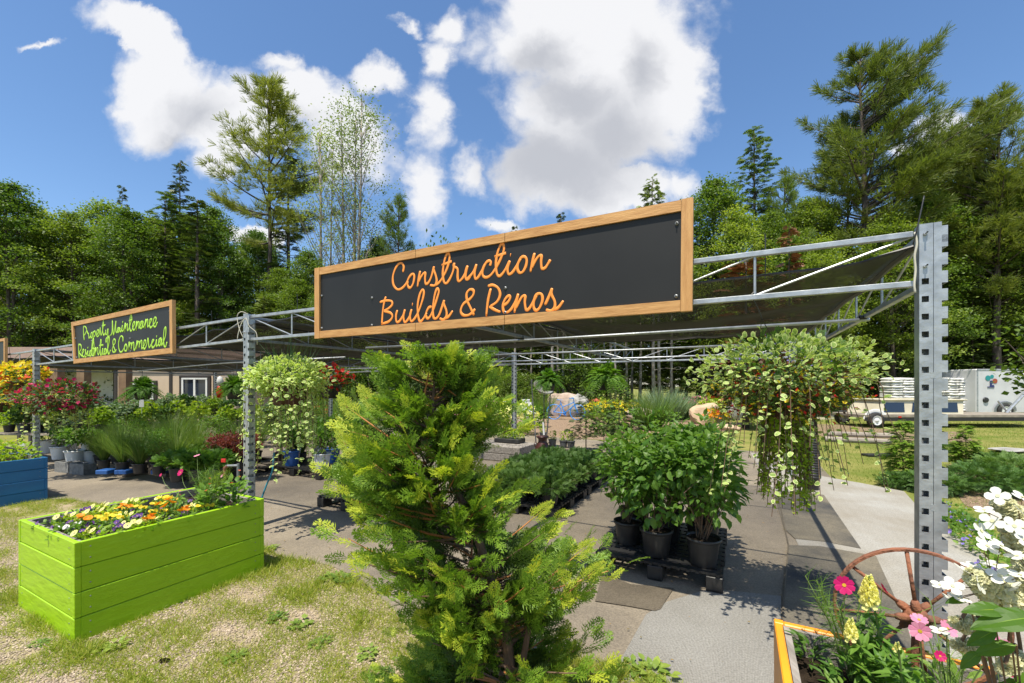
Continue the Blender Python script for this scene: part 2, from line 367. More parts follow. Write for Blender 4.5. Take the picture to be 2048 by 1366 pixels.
# ================================================================ SETTING
def ribbed(name, c1, c2, rot, scale=60., rib=.5, stain=(.9, 1.4)):
    m, N, L = newmat(name); p = N['Principled BSDF']; p.inputs['Roughness'].default_value = .75; p.inputs['Specular IOR Level'].default_value = .3
    tc = N.new('ShaderNodeTexCoord'); mp = N.new('ShaderNodeMapping'); mp.inputs['Rotation'].default_value = (0, 0, rot); L.new(tc.outputs['Object'], mp.inputs[0])
    w = N.new('ShaderNodeTexWave'); w.bands_direction = 'X'; w.inputs['Scale'].default_value = scale; w.inputs['Distortion'].default_value = .4; L.new(mp.outputs[0], w.inputs[0])
    n = N.new('ShaderNodeTexNoise'); n.inputs['Scale'].default_value = stain[0]; n.inputs['Detail'].default_value = 9; n.inputs['Roughness'].default_value = .65; L.new(mp.outputs[0], n.inputs['Vector'])
    r = N.new('ShaderNodeMapRange'); L.new(n.outputs['Fac'], r.inputs[0]); r.inputs[1].default_value = .32; r.inputs[2].default_value = .68
    x = N.new('ShaderNodeMix'); x.data_type = 'RGBA'; L.new(r.outputs[0], x.inputs[0]); x.inputs[6].default_value = (*c1, 1); x.inputs[7].default_value = (*c2, 1)
    ml = N.new('ShaderNodeMath'); ml.operation = 'MULTIPLY_ADD'; L.new(w.outputs['Fac'], ml.inputs[0]); ml.inputs[1].default_value = .22*rib; ml.inputs[2].default_value = 1-.13*rib
    # fine specks of dirt
    n3 = N.new('ShaderNodeTexNoise'); n3.inputs['Scale'].default_value = 85; n3.inputs['Detail'].default_value = 6; L.new(tc.outputs['Object'], n3.inputs['Vector'])
    r3 = N.new('ShaderNodeMapRange'); L.new(n3.outputs['Fac'], r3.inputs[0]); r3.inputs[1].default_value = .3; r3.inputs[2].default_value = .7; r3.inputs[3].default_value = .72; r3.inputs[4].default_value = 1.25
    m3 = N.new('ShaderNodeMath'); m3.operation = 'MULTIPLY'; L.new(ml.outputs[0], m3.inputs[0]); L.new(r3.outputs[0], m3.inputs[1])
    y = N.new('ShaderNodeVectorMath'); y.operation = 'SCALE'; L.new(x.outputs[2], y.inputs[0]); L.new(m3.outputs[0], y.inputs['Scale']); L.new(y.outputs[0], p.inputs['Base Color'])
    b = N.new('ShaderNodeBump'); b.inputs['Strength'].default_value = rib; b.inputs['Distance'].default_value = .004; L.new(w.outputs['Fac'], b.inputs['Height'])
    b2 = N.new('ShaderNodeBump'); b2.inputs['Strength'].default_value = .35; b2.inputs['Distance'].default_value = .03; L.new(n.outputs['Fac'], b2.inputs['Height']); L.new(b.outputs[0], b2.inputs['Normal'])
    L.new(b2.outputs[0], p.inputs['Normal']); return m
ROT = -math.atan2(TD[1], TD[0])
M = {}
M['ground'] = mat('lawn_ground', (.13, .16, .03), (.24, .22, .07), scale=1.1, rough=.95, spec=.1, bump=.6, bscale=30, detail=9)
M['gravel'] = mat('gravel_ground', (.36, .285, .19), (.21, .21, .055), scale=2.6, rough=.95, spec=.15, bump=.9, bscale=70, detail=10, lo=.42, hi=.62)
M['mat_tan'] = ribbed('woven_tan', (.33, .275, .205), (.19, .16, .125), ROT, 46, .8)
M['mat_grey'] = ribbed('woven_grey', (.335, .32, .295), (.235, .22, .195), ROT, 40, .9)
M['mat_brown'] = ribbed('woven_brown', (.20, .165, .12), (.11, .09, .065), ROT+.5, 52, .9)
M['mat_black'] = ribbed('black_sheeting', (.045, .045, .047), (.20, .17, .12), ROT+PI/2, 20, .4, stain=(1.1, 1))
M['path'] = ribbed('pale_concrete', (.345, .335, .31), (.235, .205, .16), ROT, 3, .15, stain=(.8, 1))
M['mulch'] = mat('wood_mulch', (.36, .26, .18), (.15, .10, .07), scale=22, rough=.95, spec=.1, bump=1, bscale=60, detail=8)
M['soil'] = mat('potting_soil', (.045, .032, .022), (.02, .014, .01), scale=30, rough=.95, spec=.1, bump=1, bscale=90)
def sheet(name, pts, z, m, kind='structure', th=None):
    b = B(); b.poly(pts, z, None); o = b.build(name, m); o['kind'] = kind; return o
b = B(); b.add([[-300, -60, 0], [300, -60, 0], [300, 500, 0], [-300, 500, 0]], [[0, 1, 2, 3]]); tag(b.build('ground', M['ground']), kind='structure')
def gp(l): return [gnd(*q)[:2] for q in l]
edge = [(136,1000),(230,1012),(420,1060),(525,1096),(575,1118),(620,1124),(665,1134),(700,1152),(745,1180),(800,1235),(900,1290),(1000,1318),(1120,1320),(1230,1330),(1330,1366),(1430,1440)]
E = gp(edge)
gravel = [(-9.5, 6.3), (-6.6, 6.0)]+[tuple(p) for p in E]+[(1.1, 1.2), (1.4, -3), (-9.5, -3)]
sheet('gravel_yard', gravel, .004, M['gravel'])
mat_poly = [tuple(p) for p in E]+[(1.2, 1.2), (3.0, 1.3), tuple(TL(-.5, .2)[:2]), tuple(TL(-.55, 2.5)[:2]), tuple(TL(-.6, 9)[:2]), tuple(TL(8, 9.6)[:2]), tuple(TL(19, 10)[:2]), tuple(TL(18, -1)[:2]), (-6.9, 6.05)]
sheet('woven_matting', mat_poly[::1], .008, M['mat_tan'])
# the pale path on the right and the sheets lying over the matting
sheet('path', gp([(1500,906),(1560,914),(1640,953),(1720,967),(1808,984),(1840,1020),(1868,1048),(1948,1092),(1980,1124),(2060,1200),(2300,1500),(1900,1560),(1700,1300),(1600,1100),(1545,980)]), .012, M['path'])
sheet('grey_matting', gp([(1292,1232),(1335,1206),(1420,1180),(1562,1195),(1566,1420),(1500,1480),(1330,1480),(1232,1340)]), .012, M['mat_grey'])
sheet('brown_matting', gp([(1205,1150),(1262,1172),(1348,1180),(1332,1204),(1322,1222),(1310,1226),(1255,1216),(1190,1206)]), .016, M['mat_brown'])
sheet('black_sheeting', gp([(1548,988),(1600,984),(1648,992),(1722,1100),(1650,1086),(1590,1080),(1568,1060)]), .016, M['mat_black'])
sheet('black_sheeting', gp([(1578,1094),(1640,1096),(1752,1116),(1810,1244),(1870,1440),(1700,1500),(1566,1420),(1563,1252),(1572,1150)]), .020, M['mat_black'])
# cracks and seams of the matting: narrow dark tape strips
sm = B()
for a, c in (((1563,1260),(1577,1090)), ((1577,1090),(1555,985)), ((1205,1150),(1030,1130))):
    p, q = gnd(*a, .021), gnd(*c, .021); sm.beam(p, q, .012, .004)
tag(sm.build('ground_seam', M['mat_brown']), kind='structure')
# garden bed of mulch behind, mulch strip to the right
def wavy(pts, amp=.15, k=6):
    o = []
    for i in range(len(pts)):
        p = A(pts[i]); q = A(pts[(i+1) % len(pts)])
        for j in range(k): o.append(tuple(p+(q-p)*j/k+rng.normal(size=2)*amp))
    return o
sheet('mulch_bed', wavy(gp([(880,868),(1000,872),(1210,880),(1330,872),(1480,858),(1500,846),(1300,838),(1100,832),(900,836)]), .1), .006, M['mulch'])
sheet('mulch_strip', wavy(gp([(1625,868),(1700,884),(1830,884),(1940,884),(1930,864),(1800,862),(1700,850),(1630,848)]), .06), .006, M['mulch'])
sheet('mulch_strip', wavy(gp([(1890,930),(1900,960),(1930,1010),(1990,1040),(2060,1060),(2060,990),(1990,960),(1930,925)]), .04), .006, M['mulch'])
sheet('yard_gravel', gp([(1500,836),(1560,838),(1620,842),(1900,820),(2300,822),(2300,812),(1600,812)]), .010, mat('pale_yard', (.30,.27,.20), (.20,.22,.09), scale=.6, rough=.95))

# ---------------------------------------------------------------- gravel, grass, weeds near the camera
def inpoly(P, poly):
    x, y = P[:, 0], P[:, 1]; r = np.zeros(len(P), bool); n = len(poly)
    for i in range(n):
        x1, y1 = poly[i]; x2, y2 = poly[(i+1) % n]
        c = ((y1 > y) != (y2 > y)); r ^= c & (x < (x2-x1)*(y-y1)/(y2-y1+1e-12)+x1)
    return r
def vnoise(P, s, seed=0):
    r = np.random.default_rng(seed); v = 0
    for k in range(6):
        d = r.normal(size=2)*s*(1+k*.5); ph = r.uniform(0, 6.28); v = v+np.sin(P[:, 0]*d[0]+P[:, 1]*d[1]+ph)/(1+k*.4)
    return v/2.2
GB_C = [(-2.708, 2.656), (-2.14, 3.71), (-3.02, 4.18), (-3.59, 3.106)]
def near_pts(n, ymax=6.5):
    # density falls with distance so the blades stay as fine as they look
    d = rng.uniform(1.55, ymax, n*3); a = rng.uniform(-1.25, .4, n*3); P = np.c_[a*d, d]
    P = P[inpoly(P, gravel) & ~inpoly(P, GB_C)]; return P[:n]
P_ = near_pts(130000); e_ = A(E); dist = np.min(np.linalg.norm(P_[:, None]-e_[None], axis=2), 1)
bd = np.min(np.stack([np.abs(np.cross(A(GB_C[(i+1) % 4])-A(GB_C[i]), P_-A(GB_C[i])))/np.linalg.norm(A(GB_C[(i+1) % 4])-A(GB_C[i])) for i in range(4)]), 0)
dens = vnoise(P_, 3.0, 3)+.7*vnoise(P_, 11, 5)+1.4*np.exp(-(dist/.35)**2)+1.2*np.exp(-(bd/.07)**2)*(np.linalg.norm(P_-A([-2.7, 3.2]), axis=1) < 1.3)
keep = dens+rng.normal(size=len(P_))*.35 > .0
G_ = P_[keep]; hh = .022+.03*rng.random(len(G_))+.03*np.clip(dens[keep]-.9, 0, 1)
b = B(); n = len(G_)
D_ = np.c_[rng.normal(size=(n, 2))*.75, np.ones(n)]
b.scat(T_blade(.09, .35), np.c_[G_, np.full(n, .004)], D_, rdir(n)*A([1, 1, .1]), hh)
M['grass'] = leaf('grass_blade', (.18, .28, .018), (.42, .40, .085), .35, objvar=0.)
tag(b.build('grass', M['grass']), 'short dry grass growing through the gravel yard', 'grass', kind='stuff')
b = B(); Q_ = near_pts(52000, 5.2); n = len(Q_)
k = A([[0, 0, 1], [1, 0, .2], [.3, .9, .1], [-.8, .6, .2], [-.8, -.6, .15], [.3, -.9, .2], [0, 0, -.6]]); kf = A([[0, 1, 2], [0, 2, 3], [0, 3, 4], [0, 4, 5], [0, 5, 1]])
b.scat((k, kf), np.c_[Q_, np.full(n, .006)], rdir(n)*A([1, 1, .2]), A([0, 0, 1.])+rdir(n)*.3, rng.uniform(.003, .0085, n))
mg = leaf('pebble', (.52, .42, .31), (.20, .155, .11), 0, .8, objvar=0)
tag(b.build('gravel', mg), 'small pale pebbles strewn over the yard', 'gravel', kind='stuff')
# broad-leaved weeds: rosettes, countable
WEED = leaf('weed_leaf', (.13, .22, .035), (.24, .32, .06), .35)
def weed(seed):
    r = np.random.default_rng(seed); t = thing('weed', '', 'weed'); b = B(); n = 38
    az = r.uniform(0, 2*PI, n); rad = r.uniform(0, .06, n); D = np.c_[np.cos(az), np.sin(az), r.uniform(.05, .8, n)]
    b.scat(T_leaf(.75, .1, -.2), np.c_[rad*np.cos(az), rad*np.sin(az), r.uniform(.002, .02, n)], D, A([0, 0, 1.]), r.uniform(.02, .042, n))
    f = b.build('leaves', WEED, t); kids(t, f); return t
w1, w2 = weed(1), weed(2)
for i, (px, py, s_, l) in enumerate([(738,1312,1.2,'pale green weed rosette in the gravel below the small brown cone'), (555,1240,.9,'small round weed rosette beside the long green planter side'), (598,1254,1,'weed rosette nearest the middle of the gravel yard'),
        (470,1318,1.1,'bright weed rosette right of the brown cone'), (225,1300,1,'weed rosette just in front of the green planter corner'), (640,1290,.8,'tiny weed rosette near the cedar'), (690,1163,1.7,'dark leafy weed at the edge of the matting left of the cedar'),
        (668,1158,1.2,'second leafy weed at the matting edge'), (540,1100,1.,'weed at the shaded corner behind the green planter'), (80,1290,.9,'weed rosette at the far left front of the gravel'), (1310,1350,1.4,'weed clump on the gravel right of the cedar'), (1270,1345,1.2,'weed clump close by the foot of the cedar')]):
    p = gnd(px, py); place(w1 if i % 2 else w2, (p[0], p[1], .005), i*1.3, s_*(1.1 if i % 3 else .8), l, 'weeds in the gravel')
b = B(); c0 = gnd(328, 1327)
for k in range(9):
    for j in range(8): a = j*.785+k*.4; r_ = .012*math.sin((k+1)/10*PI); b.scat(T_leaf(.9, .1, .1), [c0+A([k*.006-.025, 0, .014])+A([0, math.cos(a)*r_*.4, math.sin(a)*r_*.4])], [[.5, math.cos(a), math.sin(a)]], A([-1, 0, 0.]), .014)
tag(b.build('fallen_cone', mat('cone_brown', (.10, .07, .05), rough=.9)), 'small dark brown fallen cone on the gravel', 'pine cone')
# far lawn: tufts on the right and behind
def lawn(name, poly, n, h, m, label, z=.0, seed=2):
    r = np.random.default_rng(seed); P = A(poly); mn, mx = P.min(0), P.max(0); Q = r.uniform(mn, mx, (n*3, 2)); Q = Q[inpoly(Q, poly)][:n]; n = len(Q)
    b = B(); b.scat(T_blade(.10, .3), np.c_[Q, np.full(n, z)], np.c_[r.normal(size=(n, 2))*.5, np.ones(n)], rdir(n, r)*A([1, 1, .1]), h*r.uniform(.5, 1.3, n))
    tag(b.build(name, m), label, 'grass', kind='stuff')
M['lawn'] = leaf('lawn_blade', (.12, .20, .025), (.27, .31, .07), .35, objvar=0)
lawn('lawn_grass', gp([(1500,880),(1640,950),(1808,980),(1880,1040),(1960,1090),(2100,1200),(2400,1100),(2400,880),(1950,884),(1640,886)]), 42000, .045, M['lawn'], 'mown green lawn beside the pale path')
lawn('lawn_grass', gp([(1500,879),(1640,884),(1960,880),(2400,880),(2400,838),(1500,838)]), 26000, .07, M['lawn'], 'lawn beyond the mulch strip on the right', seed=3)

# ================================================================ TREES
M['bark'] = mat('grey_bark', (.16, .13, .11), (.075, .06, .05), scale=5, rough=.95, spec=.1, bump=.6, stretch=(3, 3, .6))
M['bark_pale'] = mat('pale_bark', (.42, .38, .32), (.17, .14, .12), scale=4, rough=.9, spec=.1, stretch=(2, 2, 1.5))
M['pine'] = leaf('pine_needle', (.12, .16, .028), (.24, .26, .055), .32)
M['pine_g'] = leaf('pine_needle_green', (.08, .14, .026), (.18, .235, .045), .30)
M['spruce'] = leaf('spruce_needle', (.045, .078, .02), (.10, .13, .03), .25)
M['decid'] = leaf('maple_leaf', (.06, .115, .014), (.165, .23, .034), .38)
M['decid_y'] = leaf('ash_leaf', (.13, .20, .025), (.24, .30, .05), .42)
M['aspen'] = leaf('aspen_leaf', (.16, .21, .06), (.26, .30, .11), .42)
def kid2(t, cr, tr): kids(t, cr, tr); return t
def gen_pine(name, cat, label, seed, H=18., cb=.38, spread=3.6, n=70, nt=30, tuft=.34, m='pine', prof=None, up=.25, bare=True, tr=.17, one=0., clump=0.):
    r = np.random.default_rng(seed); t = thing(name, label, cat); tb = B(); fb = B()
    wob = r.normal(size=(9, 2)).cumsum(0)*.05; zz = np.linspace(0, H, 9)
    def tp(h): return A([np.interp(h, zz, wob[:, 0]), np.interp(h, zz, wob[:, 1]), h])
    tb.tube([tp(h) for h in zz], np.linspace(tr, .025, 9)*(1+.25*np.exp(-zz)), 7)
    prof = prof or (lambda q: (1-q)**.62*(.55+.45*min(1, q*5)))
    TP = []; TDs = []; TS = []
    for i in range(n):
        q = (i+r.uniform(0, 1))/n; q = q**.9; h = H*(cb+(1-cb)*q*.985); L_ = spread*prof(q)*r.uniform(.55, 1.15)
        az = r.uniform(0, 2*PI)
        if one and r.random() < .5: az = r.normal()*.7+(0 if r.random() < .7 else PI)
        if one and math.cos(az) > 0: L_ *= 1+one*math.cos(az)*(1 if q < .8 else .3)
        o = A([math.cos(az), math.sin(az), 0]); s_ = A([-o[1], o[0], 0]); upr = up*r.uniform(.3, 1.5)+.55*q*q; p0 = tp(h)
        def bp(s): return p0+o*L_*s+A([0, 0, L_*(upr*s+.18*s*s*(1 if up > 0 else -1))])
        tb.tube([bp(s) for s in np.linspace(0, .93, 5)], np.linspace(.028+.012*L_, .008, 5), 4, cap=False)
        k = max(4, int(nt*(L_/spread)**.8)); s = r.uniform(.22 if q > .3 else .4, 1, k)**.8
        if clump: s = np.clip(np.round(s*4)/4+r.normal(size=k)*.07, .2, 1.03)
        lat = r.normal(size=k)*(1.05-s)*.30*L_+r.normal(size=k)*.08*L_
        for sj, lj in zip(s, lat):
            TP.append(bp(sj)+s_*lj+A([0, 0, r.normal()*.06+abs(lj)*.10])); TDs.append(o*1.+s_*np.sign(lj)*.7+A([0, 0, .35+upr])+r.normal(size=3)*.35); TS.append(tuft*r.uniform(.7, 1.3))
    if bare:
        for i in range(int(14*cb)+6):
            h = H*cb*r.uniform(.35, 1.05); az = r.uniform(0, 6.28); l = r.uniform(.5, 1.8); o = A([math.cos(az), math.sin(az), r.uniform(-.1, .15)]); tb.tube([tp(h), tp(h)+o*l*.6, tp(h)+o*l+A([0, 0, .05])], [.02, .013, .006], 3, cap=False)
    TP = A(TP); TDs = A(TDs); TS = A(TS); half = len(TP)//2
    fb.scat(T_tuft(12, .085, .75, seed), TP[:half], TDs[:half], rdir(half, r), TS[:half]); fb.scat(T_tuft(11, .08, .6, seed+1), TP[half:], TDs[half:], rdir(len(TP)-half, r), TS[half:])
    c = fb.build('crown', M[m], t); k = tb.build('trunk', M['bark'], t, smooth=True); return kid2(t, c, k)
def gen_spruce(name, cat, label, seed, H=14., cb=.06, R=2.3, n=150, m='spruce', pw=.8, droop=-.12, sz=.34, nt=26, sparse=0.):
    r = np.random.default_rng(seed); t = thing(name, label, cat); tb = B(); fb = B()
    tb.tube([(0, 0, 0), (.002*H, 0, H*.5), (0, 0, H)], [.15*H/14, .09*H/14, .015*H/14], 6)
    P = []; D = []; Z = []; U = []
    for i in range(n):
        q = ((i+r.random())/n)**1.05; h = H*(cb+(1-cb)*q); L_ = R*((1-q)**pw+.03)*r.uniform(.6, 1.15); az = r.uniform(0, 2*PI)
        if r.random() < sparse: L_ *= .35
        o = A([math.cos(az), math.sin(az), 0]); s_ = A([-o[1], o[0], 0]); dr = droop*r.uniform(.3, 1.6)+.25*q
        def bp(s): return A([0, 0, h])+o*L_*s+A([0, 0, L_*(dr*s+.10*s*s)])
        tb.tube([bp(0), bp(.5), bp(.95)], [.02*H/14, .012*H/14, .004*H/14], 3, cap=False)
        k = max(3, int(nt*L_/R)); s = r.uniform(.12, 1, k); lat = r.normal(size=k)*(1.05-s)*.33*L_
        for sj, lj in zip(s, lat):
            P.append(bp(sj)+s_*lj+A([0, 0, r.normal()*.03-abs(lj)*.15])); D.append(o+s_*np.sign(lj)*.8+A([0, 0, -.12+r.normal()*.15])); Z.append(sz*r.uniform(.6, 1.25)); U.append(A([0, 0, 1.])+r.normal(size=3)*.35)
    V, Fc = T_frond(4, 1, .14, seed); fb.scat((V, Fc), P, D, U, Z)
    c = fb.build('crown', M[m], t); k = tb.build('trunk', M['bark'], t, smooth=True); return kid2(t, c, k)
def gen_decid(name, cat, label, seed, H=14., cb=.3, R=3., nc=200, nl=55, ls=.2, m='decid', bark='bark', shape=.5, sp=.55, multi=1, tr=.16, asc=.5):
    r = np.random.default_rng(seed); t = thing(name, label, cat); tb = B(); fb = B(); P = []
    stems = [A([r.normal()*.3*(multi > 1), r.normal()*.3*(multi > 1)]) for _ in range(multi)]
    ends = [s_*(1+R*.45*(multi > 1))+r.normal(size=2)*.3 for s_ in stems]
    for a, e in zip(stems, ends):
        tb.tube([(*a, 0), (*(a*.7+e*.3+r.normal(size=2)*.1), H*.4), (*(a*.3+e*.7), H*.7), (*e, H*.97)], [tr, tr*.7, tr*.4, .02], 6)
    for i in range(nc):
        q = r.uniform(0, 1)**.85; rr = R*(math.sin(PI*min(1, q*.92+.10))**shape)*(1-.25*q); rad = rr*r.uniform(.10, 1)**(.45 if nl > 50 else .8); az = r.uniform(0, 2*PI)
        k = r.integers(multi); h = H*(cb+(1-cb)*q); base = stems[k]+(ends[k]-stems[k])*h/H*.9
        lump = 1+.30*math.sin(az*3+seed+h*.6)+.22*math.sin(h*1.9+seed*2+az); c = A([base[0]+rad*lump*math.cos(az), base[1]+rad*lump*math.sin(az), h])
        h0 = max(H*.12, h-rad*asc*1.5-.3); b0 = stems[k]+(ends[k]-stems[k])*h0/H*.9
        if i % 2 == 0 or nc < 130: tb.tube([(*b0, h0), (*((A(b0)+c[:2])/2*1.), (h0+h)/2-.15), tuple(c)], [.035*(1-q*.5), .02, .006], 3, cap=False)
        n_ = int(nl*r.uniform(.5, 1.4)); P.append(c+np.clip(r.normal(size=(n_, 3)), -1.9, 1.9)*A([sp, sp, sp*.42])*r.uniform(.6, 1.2))
    P = np.concatenate(P); n_ = len(P)
    D = rdir(n_, r)*A([1, 1, .5])+A([0, 0, -.15]); fb.scat(T_quad(.75), P, D, A([0, 0, 1.])+rdir(n_, r)*.9, ls*r.uniform(.6, 1.3, n_))
    c = fb.build('crown', M[m], t); k = tb.build('trunk', M[bark], t, smooth=True); return kid2(t, c, k)
PROT = {}
PROT['pineA'] = (gen_pine('pine_tree', 'pine tree', '', 11, 18, .50, 3.5, 56, 74, .36, clump=1, up=.08, prof=lambda q: (1-q)**.6*(.8+.35*min(1, q*3))), 18)
PROT['pineB'] = (gen_pine('pine_tree', 'pine tree', '', 12, 18, .34, 4.0, 120, 80, .38, one=.75, up=.38, tr=.24), 18)
PROT['pineC'] = (gen_pine('pine_tree', 'pine tree', '', 13, 14, .25, 3.4, 90, 46, .36, m='pine_g', up=.2), 14)
PROT['larch'] = (gen_spruce('larch_tree', 'larch tree', '', 21, 14, .2, 2.5, 140, 'pine_g', .75, .04, .36, 26, sparse=.15), 14)
PROT['spruceA'] = (gen_spruce('spruce_tree', 'spruce tree', '', 22, 15, .08, 2.5, 190, 'spruce', .85, -.1, .42, 34), 15)
PROT['spruceB'] = (gen_spruce('spruce_tree', 'spruce tree', '', 23, 14, .3, 1.5, 100, 'spruce', .7, -.2, .4, 16, sparse=.45), 14)
PROT['hemlock'] = (gen_spruce('hemlock_tree', 'hemlock tree', '', 24, 14, .12, 3.0, 170, 'pine_g', .6, -.05, .46, 40), 14)
PROT['decA'] = (gen_decid('maple_tree', 'maple tree', '', 31, 14, .22, 3.2, 250, 130, .135, sp=.38), 14)
PROT['decB'] = (gen_decid('ash_tree', 'ash tree', '', 32, 13, .28, 2.9, 190, 115, .13, m='decid_y', sp=.38), 13)
PROT['decC'] = (gen_decid('maple_tree', 'maple tree', '', 33, 14, .15, 2.7, 230, 130, .135, multi=2, sp=.38), 14)
PROT['aspA'] = (gen_decid('aspen_tree', 'aspen tree', '', 34, 19, .25, 2.6, 330, 34, .11, m='aspen', bark='bark_pale', shape=.6, sp=.5, multi=3, tr=.13, asc=1.2), 19)
PROT['aspB'] = (gen_decid('birch_tree', 'birch tree', '', 35, 17, .3, 2.1, 200, 20, .11, m='aspen', bark='bark_pale', shape=.5, sp=.5, multi=4, tr=.10, asc=1.3), 17)
PROT['bush'] = (gen_decid('forest_shrub', 'shrub', '', 36, 3, .03, 1.5, 110, 90, .10, m='decid', shape=.6, sp=.32, multi=4, tr=.03), 3)
PROT['bushY'] = (gen_decid('forest_shrub', 'shrub', '', 37, 3, .03, 1.4, 100, 80, .10, m='decid_y', shape=.6, sp=.3, multi=4, tr=.03), 3)
def tree(kind, px, py, Y, label, group=None, sx=1., rz=None):
    p, H0 = PROT[kind]; X = (px-1024)/F0*Y; H = EYE+(HY-py)/F0*Y; s = H/H0
    o = place(p, (X, Y, -.02), rng.uniform(0, 6.28) if rz is None else rz, (s*sx, s*sx, s), label, group)
    if not group and 'group' in o: del o['group']
    return o
# the trees one can single out
tree('pineA', 540, 158, 27, 'tall lone white pine with bare lower trunk, highest tree on the left', rz=2.6, sx=1.0)
tree('spruceB', 576, 290, 28, 'thin ragged spruce standing just right of the tall lone pine', sx=1.1)
tree('aspB', 645, 262, 26, 'half bare birch with thin pale stems between the lone pine and the tall aspen')
tree('aspA', 708, 212, 25, 'tall airy aspen with pale stems and sparse leaves rising over the big sign', sx=1.05)
tree('pineC', 800, 390, 24, 'bushy green pine right of the tall aspen, over the big sign', sx=.75)
tree('spruceA', 360, 322, 27, 'dark pointed spruce rising above the maples on the left', sx=.85)
tree('larch', 330, 385, 24, 'light green conifer with layered boughs left of the dark pointed spruce', sx=1.3)
tree('spruceB', 395, 398, 22, 'dead-branched spruce with bare grey trunk behind the left sign', sx=1.6)
tree('spruceB', 330, 455, 23, 'slender half bare spruce above the green lettered sign', sx=1.3)
tree('spruceA', 244, 372, 36, 'small dark spruce tip poking over the left treeline', sx=.6)
tree('pineB', 1728, 98, 27, 'large spreading white pine with long boughs, tallest tree on the right', rz=.15, sx=1.05)
tree('pineA', 1690, 230, 29, 'slimmer pine standing close behind the large spreading pine', rz=.4, sx=.8)
tree('larch', 1508, 258, 29, 'wispy pointed larch rising above the trees left of the large pine', sx=1.15)
tree('pineC', 1575, 352, 27, 'rounded pine between the wispy larch and the large pine', sx=.9)
tree('pineB', 1998, 190, 25, 'dense green pine at the right edge of the photo', sx=.95, rz=1.8)
tree('pineC', 1925, 270, 28, 'pine filling the gap between the large spreading pine and the right edge', sx=1.)
tree('hemlock', 1305, 356, 30, 'pointed conifer tip showing above the right part of the big sign', sx=.7)
tree('spruceA', 1122, 425, 38, 'small conifer tip showing above the middle of the big sign', sx=.8)
tree('spruceA', 1030, 452, 42, 'tiny conifer tip showing above the big sign over its lettering', sx=.7)
tree('spruceA', 1945, 598, 25, 'young dark green spruce in front of the wood, right of the front post', sx=1.3)
tree('decB', 1990, 360, 26, 'yellow green ash with airy leaves right of the front post', sx=.9)
tree('hemlock', 1880, 470, 26, 'light green hemlock just behind the head of the front post', sx=1.1)
# the wood behind, tree after tree
def wood(lst, label, group):
    for (k, px, py, Y, sx) in lst: tree(k, px, py, Y, label, group, sx=sx)
r_ = np.random.default_rng(5)
L1 = [('decA', -60, 350, 24, 1.1), ('decC', 20, 372, 22, 1.), ('decB', 90, 425, 24, 1.1), ('decA', 150, 432, 23, 1.), ('decB', 205, 405, 25, 1.), ('decC', 260, 425, 22, 1.), ('decA', 300, 440, 26, 1.), ('decA', -150, 380, 24, 1.1),
      ('decC', 440, 470, 23, .9), ('hemlock', 480, 500, 24, .9), ('decA', 420, 420, 30, .9), ('decA', 610, 505, 24, .9), ('decC', 660, 560, 21, .9), ('decC', 560, 540, 24, 1.), ('decA', 520, 470, 31, .8), ('decA', 760, 480, 27, .8), ('decC', 830, 560, 25, .8)]
wood(L1, 'leafy green tree in the wood on the left', 'leafy trees of the wood on the left')
L2 = [('decA', 1420, 368, 26, 1.), ('decB', 1465, 420, 24, .9), ('decC', 1540, 430, 25, .9), ('decA', 1620, 400, 27, .9), ('decB', 1640, 480, 22, .9), ('decA', 1790, 430, 24, 1.), ('decC', 1850, 380, 26, 1.), ('decA', 1960, 330, 29, 1.1), ('decA', 2080, 300, 25, 1.1),
      ('hemlock', 1760, 480, 27, 1.), ('pineC', 1900, 420, 28, 1.), ('hemlock', 2050, 430, 27, 1.), ('decB', 1520, 520, 26, .8), ('spruceA', 2110, 380, 28, 1.), ('hemlock', 1400, 460, 27, 1.), ('decB', 1700, 560, 26, .7), ('spruceA', 1840, 500, 27, .9), ('hemlock', 1960, 500, 27, .9), ('hemlock', 1600, 460, 28, .9)]
wood(L2, 'leafy green tree in the wood on the right', 'leafy trees of the wood on the right')
for i in range(46):
    px = -260+i*54+r_.uniform(-18, 18); mid = 850 < px < 1380
    top = (520 if mid else 470)+r_.uniform(-35, 45)
    if px < 330: top = 480+r_.uniform(-30, 40)
    if 560 < px < 900: top += 60
    tree(['decA', 'hemlock', 'decC', 'spruceA', 'decA', 'pineC'][i % 6], px, top, r_.uniform(29, 37), 'tree in the dense wood behind the nursery', 'trees of the dense wood behind')
for i in range(30):
    px = -200+i*82+r_.uniform(-25, 25)
    if 880 < px < 1430: continue
    tree(['decC', 'decA', 'decB', 'spruceB', 'hemlock'][i % 5], px, 590+r_.uniform(-30, 40), r_.uniform(22, 25)+(4 if px > 1430 else 0), 'low tree at the edge of the wood', 'low trees along the edge of the wood', sx=1.1)
for i in range(26):
    px = 560+i*36+r_.uniform(-12, 12); tree(['decC', 'hemlock', 'decA'][i % 3], px, 600+r_.uniform(-30, 50), r_.uniform(38, 44), 'distant tree closing the wood behind the bare trunks', 'distant trees closing the wood', sx=1.7)
